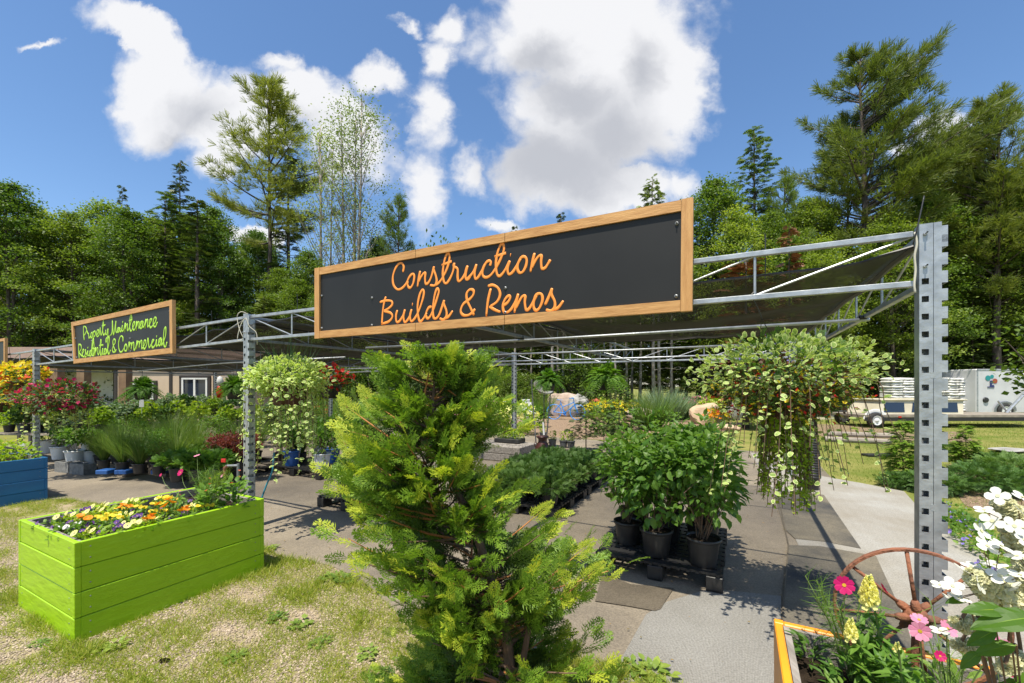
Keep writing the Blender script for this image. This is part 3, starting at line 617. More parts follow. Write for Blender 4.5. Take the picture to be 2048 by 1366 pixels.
# bare trunks and the undergrowth at the wood's edge
def pole_tree(seed):
    r = np.random.default_rng(seed); t = thing('young_tree', '', 'tree'); tb = B(); fb = B()
    tb.tube([(0, 0, 0), (.05, .02, 3), (r.normal()*.2, 0, 7.5)], [.09, .07, .03], 6)
    for i in range(10): h = r.uniform(2, 7); a = r.uniform(0, 6.28); tb.tube([(0, 0, h), (math.cos(a)*.5, math.sin(a)*.5, h+.1), (math.cos(a)*1.1, math.sin(a)*1.1, h)], [.015, .01, .004], 3, cap=False)
    P = r.normal(size=(900, 3))*A([.8, .8, .8])+A([0, 0, 6.5]); fb.scat(T_quad(.7), P, rdir(900, r), rdir(900, r), .2)
    return kid2(t, fb.build('crown', M['decid'], t), tb.build('trunk', M['bark_pale'], t, smooth=True))
pt = pole_tree(1)
for i in range(34):
    px = 860+i*17+r_.uniform(-7, 7) if i < 30 else 380+i*60; Y = r_.uniform(23, 30); place(pt, ((px-1024)/F0*Y, Y, 0), r_.uniform(0, 6), (r_.uniform(.7, 1.5), r_.uniform(.7, 1.5), r_.uniform(.8, 1.2)), 'thin bare trunk at the edge of the wood behind the garden', 'thin trunks at the edge of the wood')
for i in range(46):
    px = -150+i*50+r_.uniform(-15, 15); Y = r_.uniform(19.5, 22.5)
    if 1430 < px: Y = r_.uniform(25, 27)
    if 900 < px < 1430: Y += 3
    if 1240 < px < 1410 or i % 3 == 1: continue
    k = 'bush' if i % 5 else 'bushY'; p, H0 = PROT[k]; s = r_.uniform(.75, 1.25)
    place(p, ((px-1024)/F0*Y, Y, -.05), r_.uniform(0, 6), s, 'green shrub at the edge of the wood', 'shrubs along the edge of the wood')
# ================================================================ SHADE HOUSE
def galv(name, a=(.42, .44, .46), b_=(.24, .26, .28), rough=.42):
    m = mat(name, a, b_, scale=14, rough=rough, spec=.5, metal=.55, bump=.12, bscale=40, detail=6, lo=.3, hi=.7); return m
M['galv'] = galv('galvanised_steel', (.50, .52, .54), (.30, .32, .345)); M['galv_d'] = galv('weathered_steel', (.30, .31, .32), (.18, .19, .20), .5)
M['black'] = mat('black_plastic', (.016, .016, .017), (.032, .031, .03), scale=9, rough=.45, spec=.45)
M['rope'] = mat('pale_rope', (.55, .52, .44), rough=.9)
M['green_plastic'] = mat('green_tag', (.02, .28, .17), rough=.5)
M['white'] = mat('white_paint', (.76, .76, .75), (.66, .66, .64), scale=3, rough=.5)
def post_mesh(H):
    b = B(); pt = .0875
    def bx(x0, x1, z0, z1, y0=0, y1=.004): b.box(((x0+x1)/2, (y0+y1)/2, (z0+z1)/2), (x1-x0, y1-y0, z1-z0))
    bx(0, .009, 0, H); bx(.036, .0515, 0, H); bx(.0535, .083, 0, H)
    n = int((H-.22)/pt); solid = H-.27
    z = solid
    bx(.009, .036, solid, H); bx(.083, .105, H-.10, H-.02)
    for k in range(n+1):
        z1 = solid-k*pt; z0 = max(0, z1-.030)           # hole z0..z1, rung below it
        lo_ = max(0, z1-pt)
        if lo_ < z0: bx(.009, .036, lo_, z0)
    for k in range(int(H/pt)+1):
        z1 = H-.035-k*pt; lo_ = max(0, z1-pt); z0 = z1-.030
        if z0 > lo_: bx(.083, .105, lo_, z0)
        if z0 > lo_: bx(.101, .105, lo_, z0, .0042, .062)
    bx(.0042, .1005, .0, H-.002, .0705, .0735); bx(0, .004, 0, H, .0042, .07); bx(.0475, .0515, 0, H-.004, .0042, .066); bx(.0535, .0575, 0, H-.003, .0042, .066)
    bx(.0042, .024, 0, H, .066, .07); bx(.08, .0998, 0, H-.01, .066, .07)
    for z in (.35, 1.0, 1.65): b.box((.0525, .0006, H*.0+z), (.02, .003, .03))
    for z in (H-.05, H-.21): b.lathe([(.009, 0), (.009, .012), (0, .013)], (.022, 0, z), 8, ax=(0, -1, 0)); b.lathe([(.004, .01), (.004, .03)], (.022, 0, z), 6, ax=(0, -1, 0))
    b.box((.0525, .035, .004), (.16, .12, .008))
    return b
RZ = math.atan2(-TD[1], -TD[0])           # local x runs along the front to the right
FR = thing('shade_house_frame', 'grey galvanised steel frame of the open nursery shade house, slotted posts and lattice trusses', 'shade house', (0, 0, 0))
pm = {}
def post(t, u, H):
    k = round(H, 2)
    if k not in pm: pm[k] = post_mesh(H).mesh('post', M['galv'])
    o = bpy.data.objects.new('post', pm[k]); S.collection.objects.link(o); o.parent = FR
    o.location = tuple(TL(t+.035, u-.035)); o.rotation_euler = (0, 0, RZ); return o
ZT, ZB = 2.362, 2.112; BAY = 5.676; DEP = 6.38
TS_ = [0, BAY, 12.17, 18.6]; DZ = {0: 0, BAY: 0, 12.17: -.13, 18.6: -.2}
for t in TS_:
    H = round(2.40+DZ[t], 2); post(t, 0, H)
    post(t-.0, DEP, round(H-.0, 2))
def truss(p, q, n, dz0=0., dz1=0., m='galv', mirror=True, zt=ZT, zb=ZB):
    p = A(p); q = A(q); b = B()
    def P(s, z): return p+(q-p)*s+A([0, 0, z+dz0+(dz1-dz0)*s])
    b.beam(P(0, zt), P(1, zt), .030, .030, bev=.003); b.beam(P(0, zb), P(1, zb), .030, .030, bev=.003)
    for k in range(1, n): b.tube([P(k/n, zb), P(k/n, zt)], .0075, 6)
    for k in range(n):
        up = (k < n/2) if mirror else (k % 2 == 0)
        a, c = (k/n, (k+1)/n) if up else ((k+1)/n, k/n)
        b.tube([P(a, zt-.01), P(c, zb+.01)], .0065, 6)
    return b.build('truss', M[m], FR)
def inset(t0, t1): return t0+.05, t1-.06
for i in range(3):
    t0, t1 = TS_[i], TS_[i+1]; a, c = inset(t0, t1)
    truss(TL(a, 0), TL(c, 0), 8, DZ[t0], DZ[t1]); truss(TL(a, DEP), TL(c, DEP), 8, DZ[t0], DZ[t1])
for t, dz in ((0, 0), (BAY/2, 0), (BAY, 0), (BAY+3.25, -.065), (12.17, -.13), (15.4, -.16)):
    truss(TL(t, .06), TL(t, DEP-.04), 9, dz, dz, 'galv_d' if t > 0 else 'galv', zt=ZT-.002, zb=ZB-.002)
for (t0, t1, u, z, r) in ((-.02, 5.08, 1.15, 2.085, .013), (.0, 5.6, 4.64, 2.085, .013), (5.75, 11.9, 1.4, 2.0, .011), (5.8, 12, 4.2, 2.0, .011), (.1, 5.6, 2.9, 2.085, .011)):
    b = B(); b.tube([TL(t0, u, z), TL((t0+t1)/2, u, z-.015), TL(t1, u, z-(.0 if t1 < 6 else .1))], r, 8); b.build('rod', M['galv'], FR, smooth=True)
b = B()
for (t, u, z) in ((.02, 1.15, 2.1), (BAY/2, 1.15, 2.1), (.02, 4.64, 2.1), (BAY/2, 4.64, 2.1)): b.lathe([(.02, -.02), (.02, .02)], TL(t, u, z), 8, ax=tuple(TD))
b.build('clamp', M['black'], FR)
# shade cloth, one sagging length per half bay
def cloth_mat():
    m, N, L = newmat('shade_netting'); p = N['Principled BSDF']; out = N['Material Output']
    tc = N.new('ShaderNodeTexCoord'); n = N.new('ShaderNodeTexNoise'); n.inputs['Scale'].default_value = 1.5; n.inputs['Detail'].default_value = 5; L.new(tc.outputs['Object'], n.inputs['Vector'])
    x = N.new('ShaderNodeMix'); x.data_type = 'RGBA'; L.new(n.outputs['Fac'], x.inputs[0]); x.inputs[6].default_value = (.03, .03, .031, 1); x.inputs[7].default_value = (.055, .054, .052, 1)
    L.new(x.outputs[2], p.inputs['Base Color']); p.inputs['Roughness'].default_value = .8; p.inputs['Specular IOR Level'].default_value = .2
    # threads of real thickness: the flatter the ray, the fewer gaps it finds
    g = N.new('ShaderNodeNewGeometry'); d = N.new('ShaderNodeVectorMath'); d.operation = 'DOT_PRODUCT'; L.new(g.outputs['Incoming'], d.inputs[0]); L.new(g.outputs['True Normal'], d.inputs[1])
    ab = N.new('ShaderNodeMath'); ab.operation = 'ABSOLUTE'; L.new(d.outputs['Value'], ab.inputs[0]); mx = N.new('ShaderNodeMath'); mx.operation = 'MAXIMUM'; L.new(ab.outputs[0], mx.inputs[0]); mx.inputs[1].default_value = .04
    dv = N.new('ShaderNodeMath'); dv.operation = 'DIVIDE'; dv.inputs[0].default_value = 1; L.new(mx.outputs[0], dv.inputs[1])
    pw = N.new('ShaderNodeMath'); pw.operation = 'POWER'; pw.inputs[0].default_value = .72; L.new(dv.outputs[0], pw.inputs[1])
    tr = N.new('ShaderNodeBsdfTransparent'); ms = N.new('ShaderNodeMixShader'); L.new(pw.outputs[0], ms.inputs[0]); L.new(p.outputs[0], ms.inputs[1]); L.new(tr.outputs[0], ms.inputs[2]); L.new(ms.outputs[0], out.inputs[0])
    return m
M['cloth'] = cloth_mat()
def cloth(t0, t1, u0, u1, dz, label, sag=.13, front=.0, seed=0):
    r = np.random.default_rng(seed); nx, ny = 26, 44; b = B()
    a = np.linspace(0, 1, nx); c = np.linspace(0, 1, ny); Ag, Cg = np.meshgrid(a, c, indexing='ij')
    ph = r.uniform(0, 6, 6)
    Z = ZT-.045+dz-sag*np.sin(PI*Ag)**.8*(1-.35*np.abs(np.sin(3*PI*Cg)))*np.clip(np.sin(PI*np.clip(Cg*1.04, 0, 1))*2.2+.12, 0, 1)
    Z += .012*np.sin(9*Ag+7*Cg+ph[0])+.009*np.sin(21*Cg-8*Ag+ph[1])+.006*np.sin(40*Ag+ph[2]); Z -= front*np.exp(-Cg*14)*np.sin(PI*Ag)
    # scalloped front edge hanging from its ties
    Z -= .022*np.abs(np.sin(Ag*PI*4))*np.exp(-Cg*18)
    T_ = t0+.02+(t1-t0-.04)*Ag; U_ = u0+(u1-u0)*Cg
    P = P1+T_[..., None]*TD+U_[..., None]*ND; P[..., 2] = Z
    th = thing('shade_cloth', label, 'shade cloth', tuple(P[0, 0]), group='shade cloths of the nursery roof')
    i = np.arange(nx-1)[:, None]*ny; j = np.arange(ny-1)[None]; b.add(P.reshape(-1, 3), np.stack([i+j, i+j+1, i+ny+j+1, i+ny+j], -1).reshape(-1, 4))
    b.build('netting', M['cloth'], th, smooth=True)
    e = B(); e.tube(P[:, 0], .008, 5); e.tube(P[0], .02, 5); e.tube(P[-1], .02, 5); e.tube(P[:, -1], .012, 5); e.build('hem', M['black'], th)
    z = B()
    for k in range(1, 4):
        q = P[int(k*(nx-1)/4), 0]; z.tube([q-A([0, 0, .02]), q+A([0, 0, .09])-ND*.02, q+A([0, 0, .16+.07*(k % 2)])-ND*.025], .0035, 4)
    z.build('cable_tie', M['black'], th); return th
cloth(.0, BAY/2, .05, 4.1, 0, 'dark shade netting of the bay right of the big sign, hung from the front truss', seed=1, front=.05)
cloth(BAY/2, BAY, .05, 4.1, 0, 'dark shade netting sagging behind the left half of the big sign', seed=2)
cloth(BAY, BAY+3.25, .05, DEP-.05, -.03, 'dark shade netting left of the second post, between the two lettered signs', seed=3, sag=.16)
cloth(BAY+3.25, 12.17, .05, DEP-.05, -.09, 'dark shade netting behind the green lettered sign', seed=4, sag=.16)
cloth(12.17, 18.6, .05, DEP-.05, -.16, 'dark shade netting at the far left end of the shade house', seed=5, sag=.16)

# ---------------------------------------------------------------- signs
M['wood_sign'] = mat('oiled_pine_board', (.60, .33, .12), (.42, .20, .062), scale=5, rough=.55, bump=.15, stretch=(1.2, 1.2, 9), lo=.3, hi=.7)
M['sign_black'] = mat('black_sign_panel', (.0125, .012, .0115), (.016, .0155, .015), scale=3, rough=.5, spec=.38)
M['orange_paint'] = mat('orange_lettering', (.90, .30, .045), rough=.5); M['lime_paint'] = mat('lime_lettering', (.36, .62, .045), rough=.5)
def smooth_path(p, k=5):
    p = A(p).astype(float)
    if len(p) < 3: return p
    q = np.r_[[2*p[0]-p[1]], p, [2*p[-1]-p[-2]]]; o = []
    for i in range(1, len(q)-2):
        for j in range(k):
            s = j/k; a, b_, c, d = q[i-1], q[i], q[i+1], q[i+2]
            o.append(.5*((2*b_)+(-a+c)*s+(2*a-5*b_+4*c-d)*s*s+(-a+3*b_-3*c+d)*s**3))
    o.append(p[-1]); return A(o)
def sign(label, quad, c, strokes, ink, r, splits):
    """quad: photo corners tl, tr, br, bl, brought onto the sign's upright plane"""
    tl, tr, br, bl = [on_plane(*q, c) for q in quad]
    x = nrm(tr*A([1, 1, 0])-tl*A([1, 1, 0])); L_ = np.linalg.norm((tr-tl)[:2]); h0 = tl[2]-bl[2]; h1 = tr[2]-br[2]
    th = thing('hanging_sign', label, 'sign', tuple(bl)); w = .066
    def P(s, v): lo_ = bl+(br-bl)*s; hi_ = tl+(tr-tl)*s; return lo_+(hi_-lo_)*v
    b = B(); o0 = ND*.014; F = [P(0, 0), P(1, 0), P(1, 1), P(0, 1)]; ins = [.01, .99]
    V = [P(a_, v_)+o for o in (ND*.0, o0) for a_, v_ in ((.008, .04), (.992, .04), (.992, .96), (.008, .96))]
    b.add(V, [[0, 1, 2, 3], [7, 6, 5, 4], [0, 4, 5, 1], [1, 5, 6, 2], [2, 6, 7, 3], [3, 7, 4, 0]]); b.build('panel', M['sign_black'], th)
    wv = w/h0; wu = w/L_
    for nm, segs in (('rail', [(v, s0, s1) for v in (0, 1) for s0, s1 in zip(splits[:-1], splits[1:])]), ('stile', None)):
        if segs:
            for v, s0, s1 in segs:
                s0_ = max(s0, wu)+.0006; s1_ = min(s1, 1-wu)-.0006; b = B(); v0, v1 = (0, wv) if v == 0 else (1-wv, 1)
                V = [P(a_, v_)+o for o in (-ND*.016, ND*.022) for a_, v_ in ((s0_, v0), (s1_, v0), (s1_, v1), (s0_, v1))]
                b.add(V, [[0, 1, 2, 3], [7, 6, 5, 4], [0, 4, 5, 1], [1, 5, 6, 2], [2, 6, 7, 3], [3, 7, 4, 0]]); b.build('frame_rail', M['wood_sign'], th)
        else:
            for s0, s1 in ((0, wu), (1-wu, 1)):
                b = B(); V = [P(a_, v_)+o for o in (-ND*.0175, ND*.024) for a_, v_ in ((s0, -.004), (s1, -.004), (s1, 1.004), (s0, 1.004))]
                b.add(V, [[0, 1, 2, 3], [7, 6, 5, 4], [0, 4, 5, 1], [1, 5, 6, 2], [2, 6, 7, 3], [3, 7, 4, 0]]); b.build('frame_stile', M['wood_sign2'], th)
    if strokes:
        b = B()
        for (sc_, ox, oy), lst in strokes:
            for st in lst:
                if len(st) == 1: q = A([[st[0][0]-4, st[0][1]], [st[0][0]+4, st[0][1]]], ); rr = r*1.25; pts = q
                else: pts = smooth_path(st); rr = r
                W3 = A([on_plane(ox+a_/sc_, oy+b__/sc_, c-.0015) for a_, b__ in pts])
                n_ = len(W3); tp = np.ones(n_); tp[0] = tp[-1] = .75 if n_ > 2 else 1
                b.tube(W3, rr*tp*(1+.12*np.sin(np.arange(n_)*.5)), 8, flat=ND)
        b.build('lettering', ink, th, smooth=True)
    b = B()
    for s_, v_ in ((.992-wu, .80), (.992-wu, .14), (wu+.006, .14), (wu+.006, .60), (.62, .40), (.62, .13), (.22, .48), (.22, .12)):
        b.lathe([(.012, .0), (.011, .006), (.005, .010), (0, .010)], P(s_, v_)-ND*.0, 10, ax=tuple(-ND)); b.lathe([(.004, .008), (.004, .02)], P(s_, v_), 6, ax=tuple(-ND))
    b.build('bolt', M['galv_d'], th); return th
M['wood_sign2'] = mat('oiled_pine_stile', (.60, .33, .12), (.45, .22, .07), scale=5, rough=.55, bump=.15, stretch=(9, 9, 1.2), lo=.3, hi=.7)
SA = (7.59, 740, 480); SB = (7.19, 930, 470); SC = (9.752, 140, 600)
CONS = [(SA, [
 [(500,490),(512,410),(482,352),(425,372),(370,470),(345,580),(360,690),(420,752),(490,730),(550,660),(590,575),(630,525),(662,520),(672,570),(655,660),(620,720),(590,722),(570,680),(572,630)],
 [(762,470),(738,590),(720,715)], [(735,640),(765,575),(815,505),(840,508),(835,590),(845,665),(885,650),(930,560),(972,402)],
 [(972,402),(966,450),(998,540),(1012,630),(980,692),(912,686)], [(985,690),(1040,655),(1100,575),(1175,420),(1208,270),(1190,198),(1150,250),(1118,380),(1105,520),(1125,640),(1165,655),(1215,585),(1262,470),(1280,348)],
 [(1090,385),(1240,325)], [(1280,348),(1272,400),(1328,440),(1330,560),(1345,628),(1395,592),(1440,520),(1482,392)], [(1482,392),(1455,500),(1455,590),(1490,595),(1530,540)],
 [(240,860),(215,950),(192,1100),(180,1290)], [(150,945),(240,922),(325,930),(335,985),(280,1040),(212,1075)], [(212,1080),(310,1108),(340,1165),(290,1235),(190,1272)],
 [(415,1065),(395,1150),(402,1240),(445,1235),(500,1150),(530,1055)], [(530,1055),(508,1160),(525,1248),(575,1210),(615,1130),(632,1052)], [(632,1052),(608,1150),(625,1235),(680,1190),(735,1090),(795,920),(818,800),(795,755),(752,840),(722,1010),(735,1175),(765,1238),(820,1180),(860,1105)],
 [(645,980)], [(935,1015),(890,1030),(850,1120),(868,1190),(910,1165),(960,1060),(1020,880),(1045,780),(1018,740),(980,850),(955,1040),(965,1175),(1005,1190),(1060,1115),(1125,912)],
 [(1125,912),(1120,970),(1158,1070),(1160,1160),(1110,1208),(1058,1190)], [(1150,1190),(1200,1155),(1255,1075)]]),
 (SB, [
 [(35,440),(8,540),(15,632),(60,605),(120,530),(165,420)], [(165,420),(138,540),(150,632),(195,600),(245,510),(300,405),(345,372),(372,392),(360,445)], [(290,415),(255,500),(255,580),(295,612),(355,590),(430,500),(510,350),(560,210),(542,122),(500,165),(460,290),(445,430),(460,560),(500,592),(555,535),(605,450),(645,370)],
 [(425,315),(590,260)], [(645,370),(612,480),(628,565),(685,535),(745,440),(800,335),(850,312),(885,350),(878,440),(835,525),(785,545),(755,490),(765,410),(800,340)], [(655,290)],
 [(1000,260),(968,400),(940,535)], [(955,480),(1000,390),(1055,310),(1098,300),(1095,390),(1105,480),(1150,475),(1190,420),(1228,355)],
 [(145,1065),(100,1120),(40,1155),(-30,1150),(-62,1090),(-25,995),(60,930),(118,862),(122,800),(72,785),(25,840),(30,940),(80,1050),(130,1155)],
 [(370,770),(330,950),(305,1170)], [(330,735),(400,722),(475,765),(505,860),(460,960),(360,1030)], [(350,1030),(430,1078),(510,1110)],
 [(545,1020),(610,975),(650,905),(630,875),(580,920),(545,1010),(560,1105),(610,1110),(670,1060),(725,960),(765,845)], [(765,845),(735,980),(710,1120)], [(725,1060),(765,985),(820,890),(865,882),(860,975),(880,1078),(930,1050),(985,950),(1020,870),(1070,842),(1108,870),(1112,950),(1070,1050),(1020,1085),(988,1040),(992,950),(1030,865)],
 [(1150,1010),(1205,890),(1250,765)], [(1250,765),(1242,850),(1288,950),(1290,1040),(1240,1088),(1165,1075)], [(1275,1070),(1340,1045),(1415,945)]])]
PROPS = [(SC, [
 [(280,790),(266,680),(262,515)], [(262,512),(300,520),(325,585),(300,660),(275,690)], [(330,600),(345,650),(362,660),(372,745),(400,700),(415,645),(432,650),(432,710),(415,745),(400,700)], [(455,610),(450,720),(442,860),(425,930),(470,930),(458,740)], [(455,640),(485,610),(497,680),(465,725)], [(520,700),(560,620),(545,580),(520,640),(530,715),(570,680),(590,540)], [(590,540),(592,600),(607,690),(632,620),(656,460),(652,400),(640,500),(640,620),(660,690),(690,640)], [(625,510),(690,490)], [(700,580),(696,660),(716,672),(742,560)], [(742,560),(738,700),(708,830),(704,760),(770,700)],
 [(790,700),(822,620),(826,390)], [(826,390),(850,680),(896,410)], [(896,410),(892,560),(905,635),(935,600),(968,545)], [(968,545),(930,560),(925,625),(955,620),(978,550),(978,610),(1000,605),(1022,490)], [(1022,490),(1015,600),(1045,590),(1080,445)], [(1030,435)], [(1080,445),(1070,630)], [(1072,580),(1105,480),(1122,490),(1120,590),(1150,560),(1205,370),(1190,285),(1168,400),(1165,540),(1190,612),(1228,540),(1266,450),(1245,430),(1222,500),(1240,590),(1280,540),(1305,412)], [(1150,410),(1215,382)],
 [(1305,412),(1295,600)], [(1300,530),(1325,440),(1348,440),(1345,550),(1375,500),(1412,412)], [(1412,412),(1372,450),(1370,545),(1400,545),(1428,420),(1420,530),(1450,500),(1482,372)], [(1482,372),(1465,560)], [(1470,480),(1500,390),(1518,400),(1515,520),(1545,490),(1600,372)], [(1600,372),(1562,385),(1548,460),(1570,542),(1615,500),(1660,440),(1682,370),(1655,340),(1625,420),(1635,510),(1670,520),(1705,430)],
 [(182,1150),(170,1000),(170,872)], [(165,868),(210,880),(222,950),(185,1030),(245,1110)], [(240,1060),(272,990),(252,965),(238,1040),(260,1112),(300,1060),(302,960)], [(302,960),(308,1020),(325,1088),(290,1120)], [(320,1100),(350,990)], [(350,990),(348,1085),(385,1060),(422,980)], [(350,935)], [(422,980),(385,1010),(382,1080),(410,1080),(450,860),(462,800),(440,790),(425,930),(422,1050),(445,1090),(480,970),(460,950),(447,1040),(468,1088),(500,920)], [(500,920),(500,1080)], [(500,1030),(528,940),(545,950),(545,1050),(568,1050),(607,850),(600,775),(590,880),(592,1030),(610,1080),(640,940)], [(570,890),(640,880)], [(640,940),(638,1060),(665,1040),(700,950)], [(645,888)], [(700,950),(670,970),(668,1050),(695,1050),(718,960),(715,1050),(750,900),(770,780),(755,720),(735,850),(740,1000),(760,1060),(792,975)],
 [(902,965),(890,1000),(850,1022),(828,980),(845,900),(882,840),(880,780),(855,765),(838,820),(850,900),(892,1025)], [(1035,820),(1030,730),(990,708),(955,800),(950,920),(975,1010),(1015,1008),(1055,940),(1095,860)], [(1095,860),(1065,900),(1068,985),(1100,990),(1115,930),(1095,860)], [(1155,812),(1145,980)], [(1148,930),(1178,850),(1198,855),(1195,970)], [(1196,920),(1222,840),(1245,845),(1250,980),(1285,920),(1310,790)], [(1310,790),(1300,960)], [(1302,900),(1332,820),(1352,825),(1350,940)], [(1350,890),(1382,800),(1402,812),(1400,945),(1432,915),(1475,815),(1455,790),(1430,870),(1450,960),(1495,880),(1520,740)], [(1520,740),(1530,800),(1545,930),(1590,860),(1640,780)], [(1640,780),(1608,790),(1593,870),(1612,932),(1660,880),(1690,770)], [(1690,770),(1685,900),(1725,860),(1780,742)], [(1692,715)], [(1780,742),(1735,780),(1730,878),(1762,880),(1792,765),(1788,885),(1830,800),(1868,680),(1868,540),(1838,580),(1825,750),(1835,890),(1865,912),(1892,820)]])]
sign('long black sign in a pine frame with orange script reading Construction Builds & Renos', [(632,538),(1387,397),(1385,621),(632,677)], C0-.075, CONS, M['orange_paint'], .0105, [0, .37, .62, 1])
sign('smaller black pine framed sign with lime green script reading Property Maintenance', [(145,645),(347,600),(348,706),(150,727)], C0-.075, PROPS, M['lime_paint'], .0125, [0, .5, 1])
sign('pine framed black sign cut off by the left edge of the photo', [(-130,700),(12,676),(12,736),(-130,756)], C0-.075, None, None, .01, [0, 1])
# ropes on the posts
def rope(label, pts, r=.004, m='rope', name='rope', cat='rope'):
    b = B(); b.tube(smooth_path(pts), r, 6); o = b.build(name, M[m], None, smooth=True); return tag(o, label, cat)
p2 = TL(BAY, -.06); p0 = TL(.055, -.05)
rope('pale rope looped round the head of the second post', [p2+A(v) for v in ((.06,-.01,2.39),(0,-.03,2.41),(-.05,-.02,2.36),(-.02,-.03,2.22),(.02,-.03,2.12),(-.04,-.03,2.10),(-.01,-.03,2.25),(.05,-.03,2.34),(.09,-.03,2.25),(.16,-.02,2.18),(.17,-.02,2.05))])
rope('pale beaded rope hanging down the head of the nearest post', [p0+A(v) for v in ((0,0,2.36),(.004,-.005,2.30),(-.002,0,2.24),(.002,0,2.17),(-.004,0,2.10),(0,0,2.06))], .005)
rope('long black cable tie standing up from the nearest post', [p0+A(v) for v in ((-.01,0,2.30),(.0,-.01,2.37),(.015,-.01,2.44),(.045,-.0,2.54))], .003, 'black', 'cable_tie', 'cable tie')

# ---------------------------------------------------------------- planters
M['lime_board'] = mat('lime_painted_board', (.30, .51, .006), (.285, .49, .0065), scale=3.5, rough=.42, bump=.35, bscale=8, stretch=(1, 1, 3))
M['blue_board'] = mat('blue_painted_board', (.008, .13, .32), (.006, .10, .26), scale=2.5, rough=.4, bump=.12, bscale=8, stretch=(1, 1, 3))
M['orange_board'] = mat('orange_painted_board', (.85, .33, .02), (.72, .25, .02), scale=2.5, rough=.45, bump=.12, bscale=8)
M['old_wood'] = mat('weathered_wood', (.30, .27, .24), (.16, .14, .12), scale=4, rough=.85, bump=.5, stretch=(8, 1, 8, ROT), bscale=12)
M['pallet_wood'] = mat('pallet_wood', (.22, .18, .14), (.12, .10, .085), scale=6, rough=.85, bump=.4)
def planter(label, C, La, Lb, H, paint, soil_z):
    C = A([*C, 0.]); th = thing('raised_planter', label, 'planter', tuple(C)); X = TD; Y = -ND; R = np.stack([X, Y, A([0, 0, 1.])], 1); np_ = 4
    def P(a, b__, z): return C+X*a+Y*b__+A([0, 0, z])
    r = np.random.default_rng(int(H*1000)+len(label))
    for side in range(4):
        b = B(); n0 = 0
        for k in range(np_):
            z0 = H*k/np_; z1 = H*(k+1)/np_-.0035; zc = (z0+z1)/2; hh = z1-z0; j = r.normal()*.0025
            if side in (0, 2):   # long sides (run along Y)
                a = .014+j if side == 0 else La-.014-j; b.box(P(a, Lb/2, zc), (.028, Lb-.062, hh), R, bev=.004)
            else:
                bb = .014+j if side == 1 else Lb-.014-j; b.box(P(La/2, bb, zc), (La-.062, .028, hh), R, bev=.004)
        b.build('side_panel', paint, th)
    for a in (.0155, La-.0155):
        for bb in (.0155, Lb-.0155):
            b = B()
            for k in range(np_): b.box(P(a, bb, H*(k+.5)/np_-.0015), (.033+r.normal()*.001, .033, H/np_-.003), R, bev=.003)
            b.build('corner_post', paint, th)
    b = B()
    for k in range(np_):
        for e in (.03, Lb-.03):
            for dz_ in (-.035, .035):
                if e > .1: b.lathe([(.0045, 0), (.004, .0012), (0, .0005)], P(-.0008, e-.045, H*(k+.5)/np_+dz_), 8, ax=tuple(-X))
                else: b.lathe([(.0045, 0), (.004, .0012), (0, .0005)], P(-.0008, e+.045, H*(k+.5)/np_+dz_), 8, ax=tuple(-X))
        for e in (.075, La-.075):
            for dz_ in (-.035, .035): b.lathe([(.0045, 0), (.004, .0012), (0, .0005)], P(e, Lb+.0008, H*(k+.5)/np_+dz_), 8, ax=tuple(Y))
    b.build('screws', M['galv_d'], th)['kind'] = 'stuff'
    b = B(); t = .022
    for a in (.0405, La-.0405): b.box(P(a, Lb/2, H/2-.004), (t, Lb-.06, H-.012), R)
    for bb in (.0405, Lb-.0405): b.box(P(La/2, bb, H/2-.006), (La-.106, t, H-.012), R)
    b.build('inner_lining', M['old_wood'], th)
    b = B(); n = 26; G = np.linspace(0, 1, n); Ag, Bg = np.meshgrid(G, G, indexing='ij'); V = P(0, 0, 0)+X*(.05+(La-.1)*Ag)[..., None]+Y*(.05+(Lb-.1)*Bg)[..., None]
    V[..., 2] = soil_z+.018*np.sin(Ag*9+1)*np.sin(Bg*8)+r.normal(size=(n, n))*.006; i = np.arange(n-1)[:, None]*n; j = np.arange(n-1)[None]
    b.add(V.reshape(-1, 3), np.stack([i+j, i+j+1, i+n+j+1, i+n+j], -1).reshape(-1, 4)); b.build('soil', M['soil'], th)
    return lambda a, b__, z=0.: P(a, b__, soil_z+z)
GP = planter('lime green raised planter box full of pansies in the left foreground', (-2.14, 3.71), .99, 1.197, .63, M['lime_board'], .56)
BP = planter('deep blue raised planter box at the left edge', (-6.50, 6.02), 1.0, 1.3, .60, M['blue_board'], .52)
OP = planter('orange raised planter box at the bottom right corner', (2.355, 1.083), 1.45, 1.0, .65, M['orange_board'], .545)
# ================================================================ PLANTS
M['stem'] = mat('green_stem', (.13, .19, .05), rough=.6); M['twig'] = mat('brown_twig', (.17, .10, .06), (.10, .065, .04), scale=20, rough=.8)
M['terracotta'] = mat('brown_pot', (.085, .035, .022), (.05, .022, .015), scale=5, rough=.6)
M['white_pot'] = mat('white_pot', (.62, .63, .64), (.50, .51, .52), scale=6, rough=.5); M['blue_pot'] = mat('blue_pot', (.02, .09, .30), rough=.45); M['grey_pot'] = mat('grey_pot', (.10, .105, .11), (.07, .073, .077), scale=6, rough=.55)
L_ = {}
def lf(k, *a, **kw):
    if k not in L_: L_[k] = leaf('leaf_'+k, *a, **kw)
    return L_[k]
lf('dog', (.085, .19, .022), (.17, .29, .045), .35, .42, objvar=.12); lf('var_m', (.74, .76, .38), (.56, .64, .24), .35, .5, objvar=.05); lf('var_g', (.24, .36, .08), (.40, .50, .15), .3, .5, objvar=.05)
lf('lime', (.30, .38, .025), (.20, .33, .02), .4, objvar=.1); lf('fern', (.06, .15, .012), (.14, .27, .025), .4, objvar=.1); lf('jun', (.07, .15, .03), (.13, .22, .045), .25, objvar=.15)
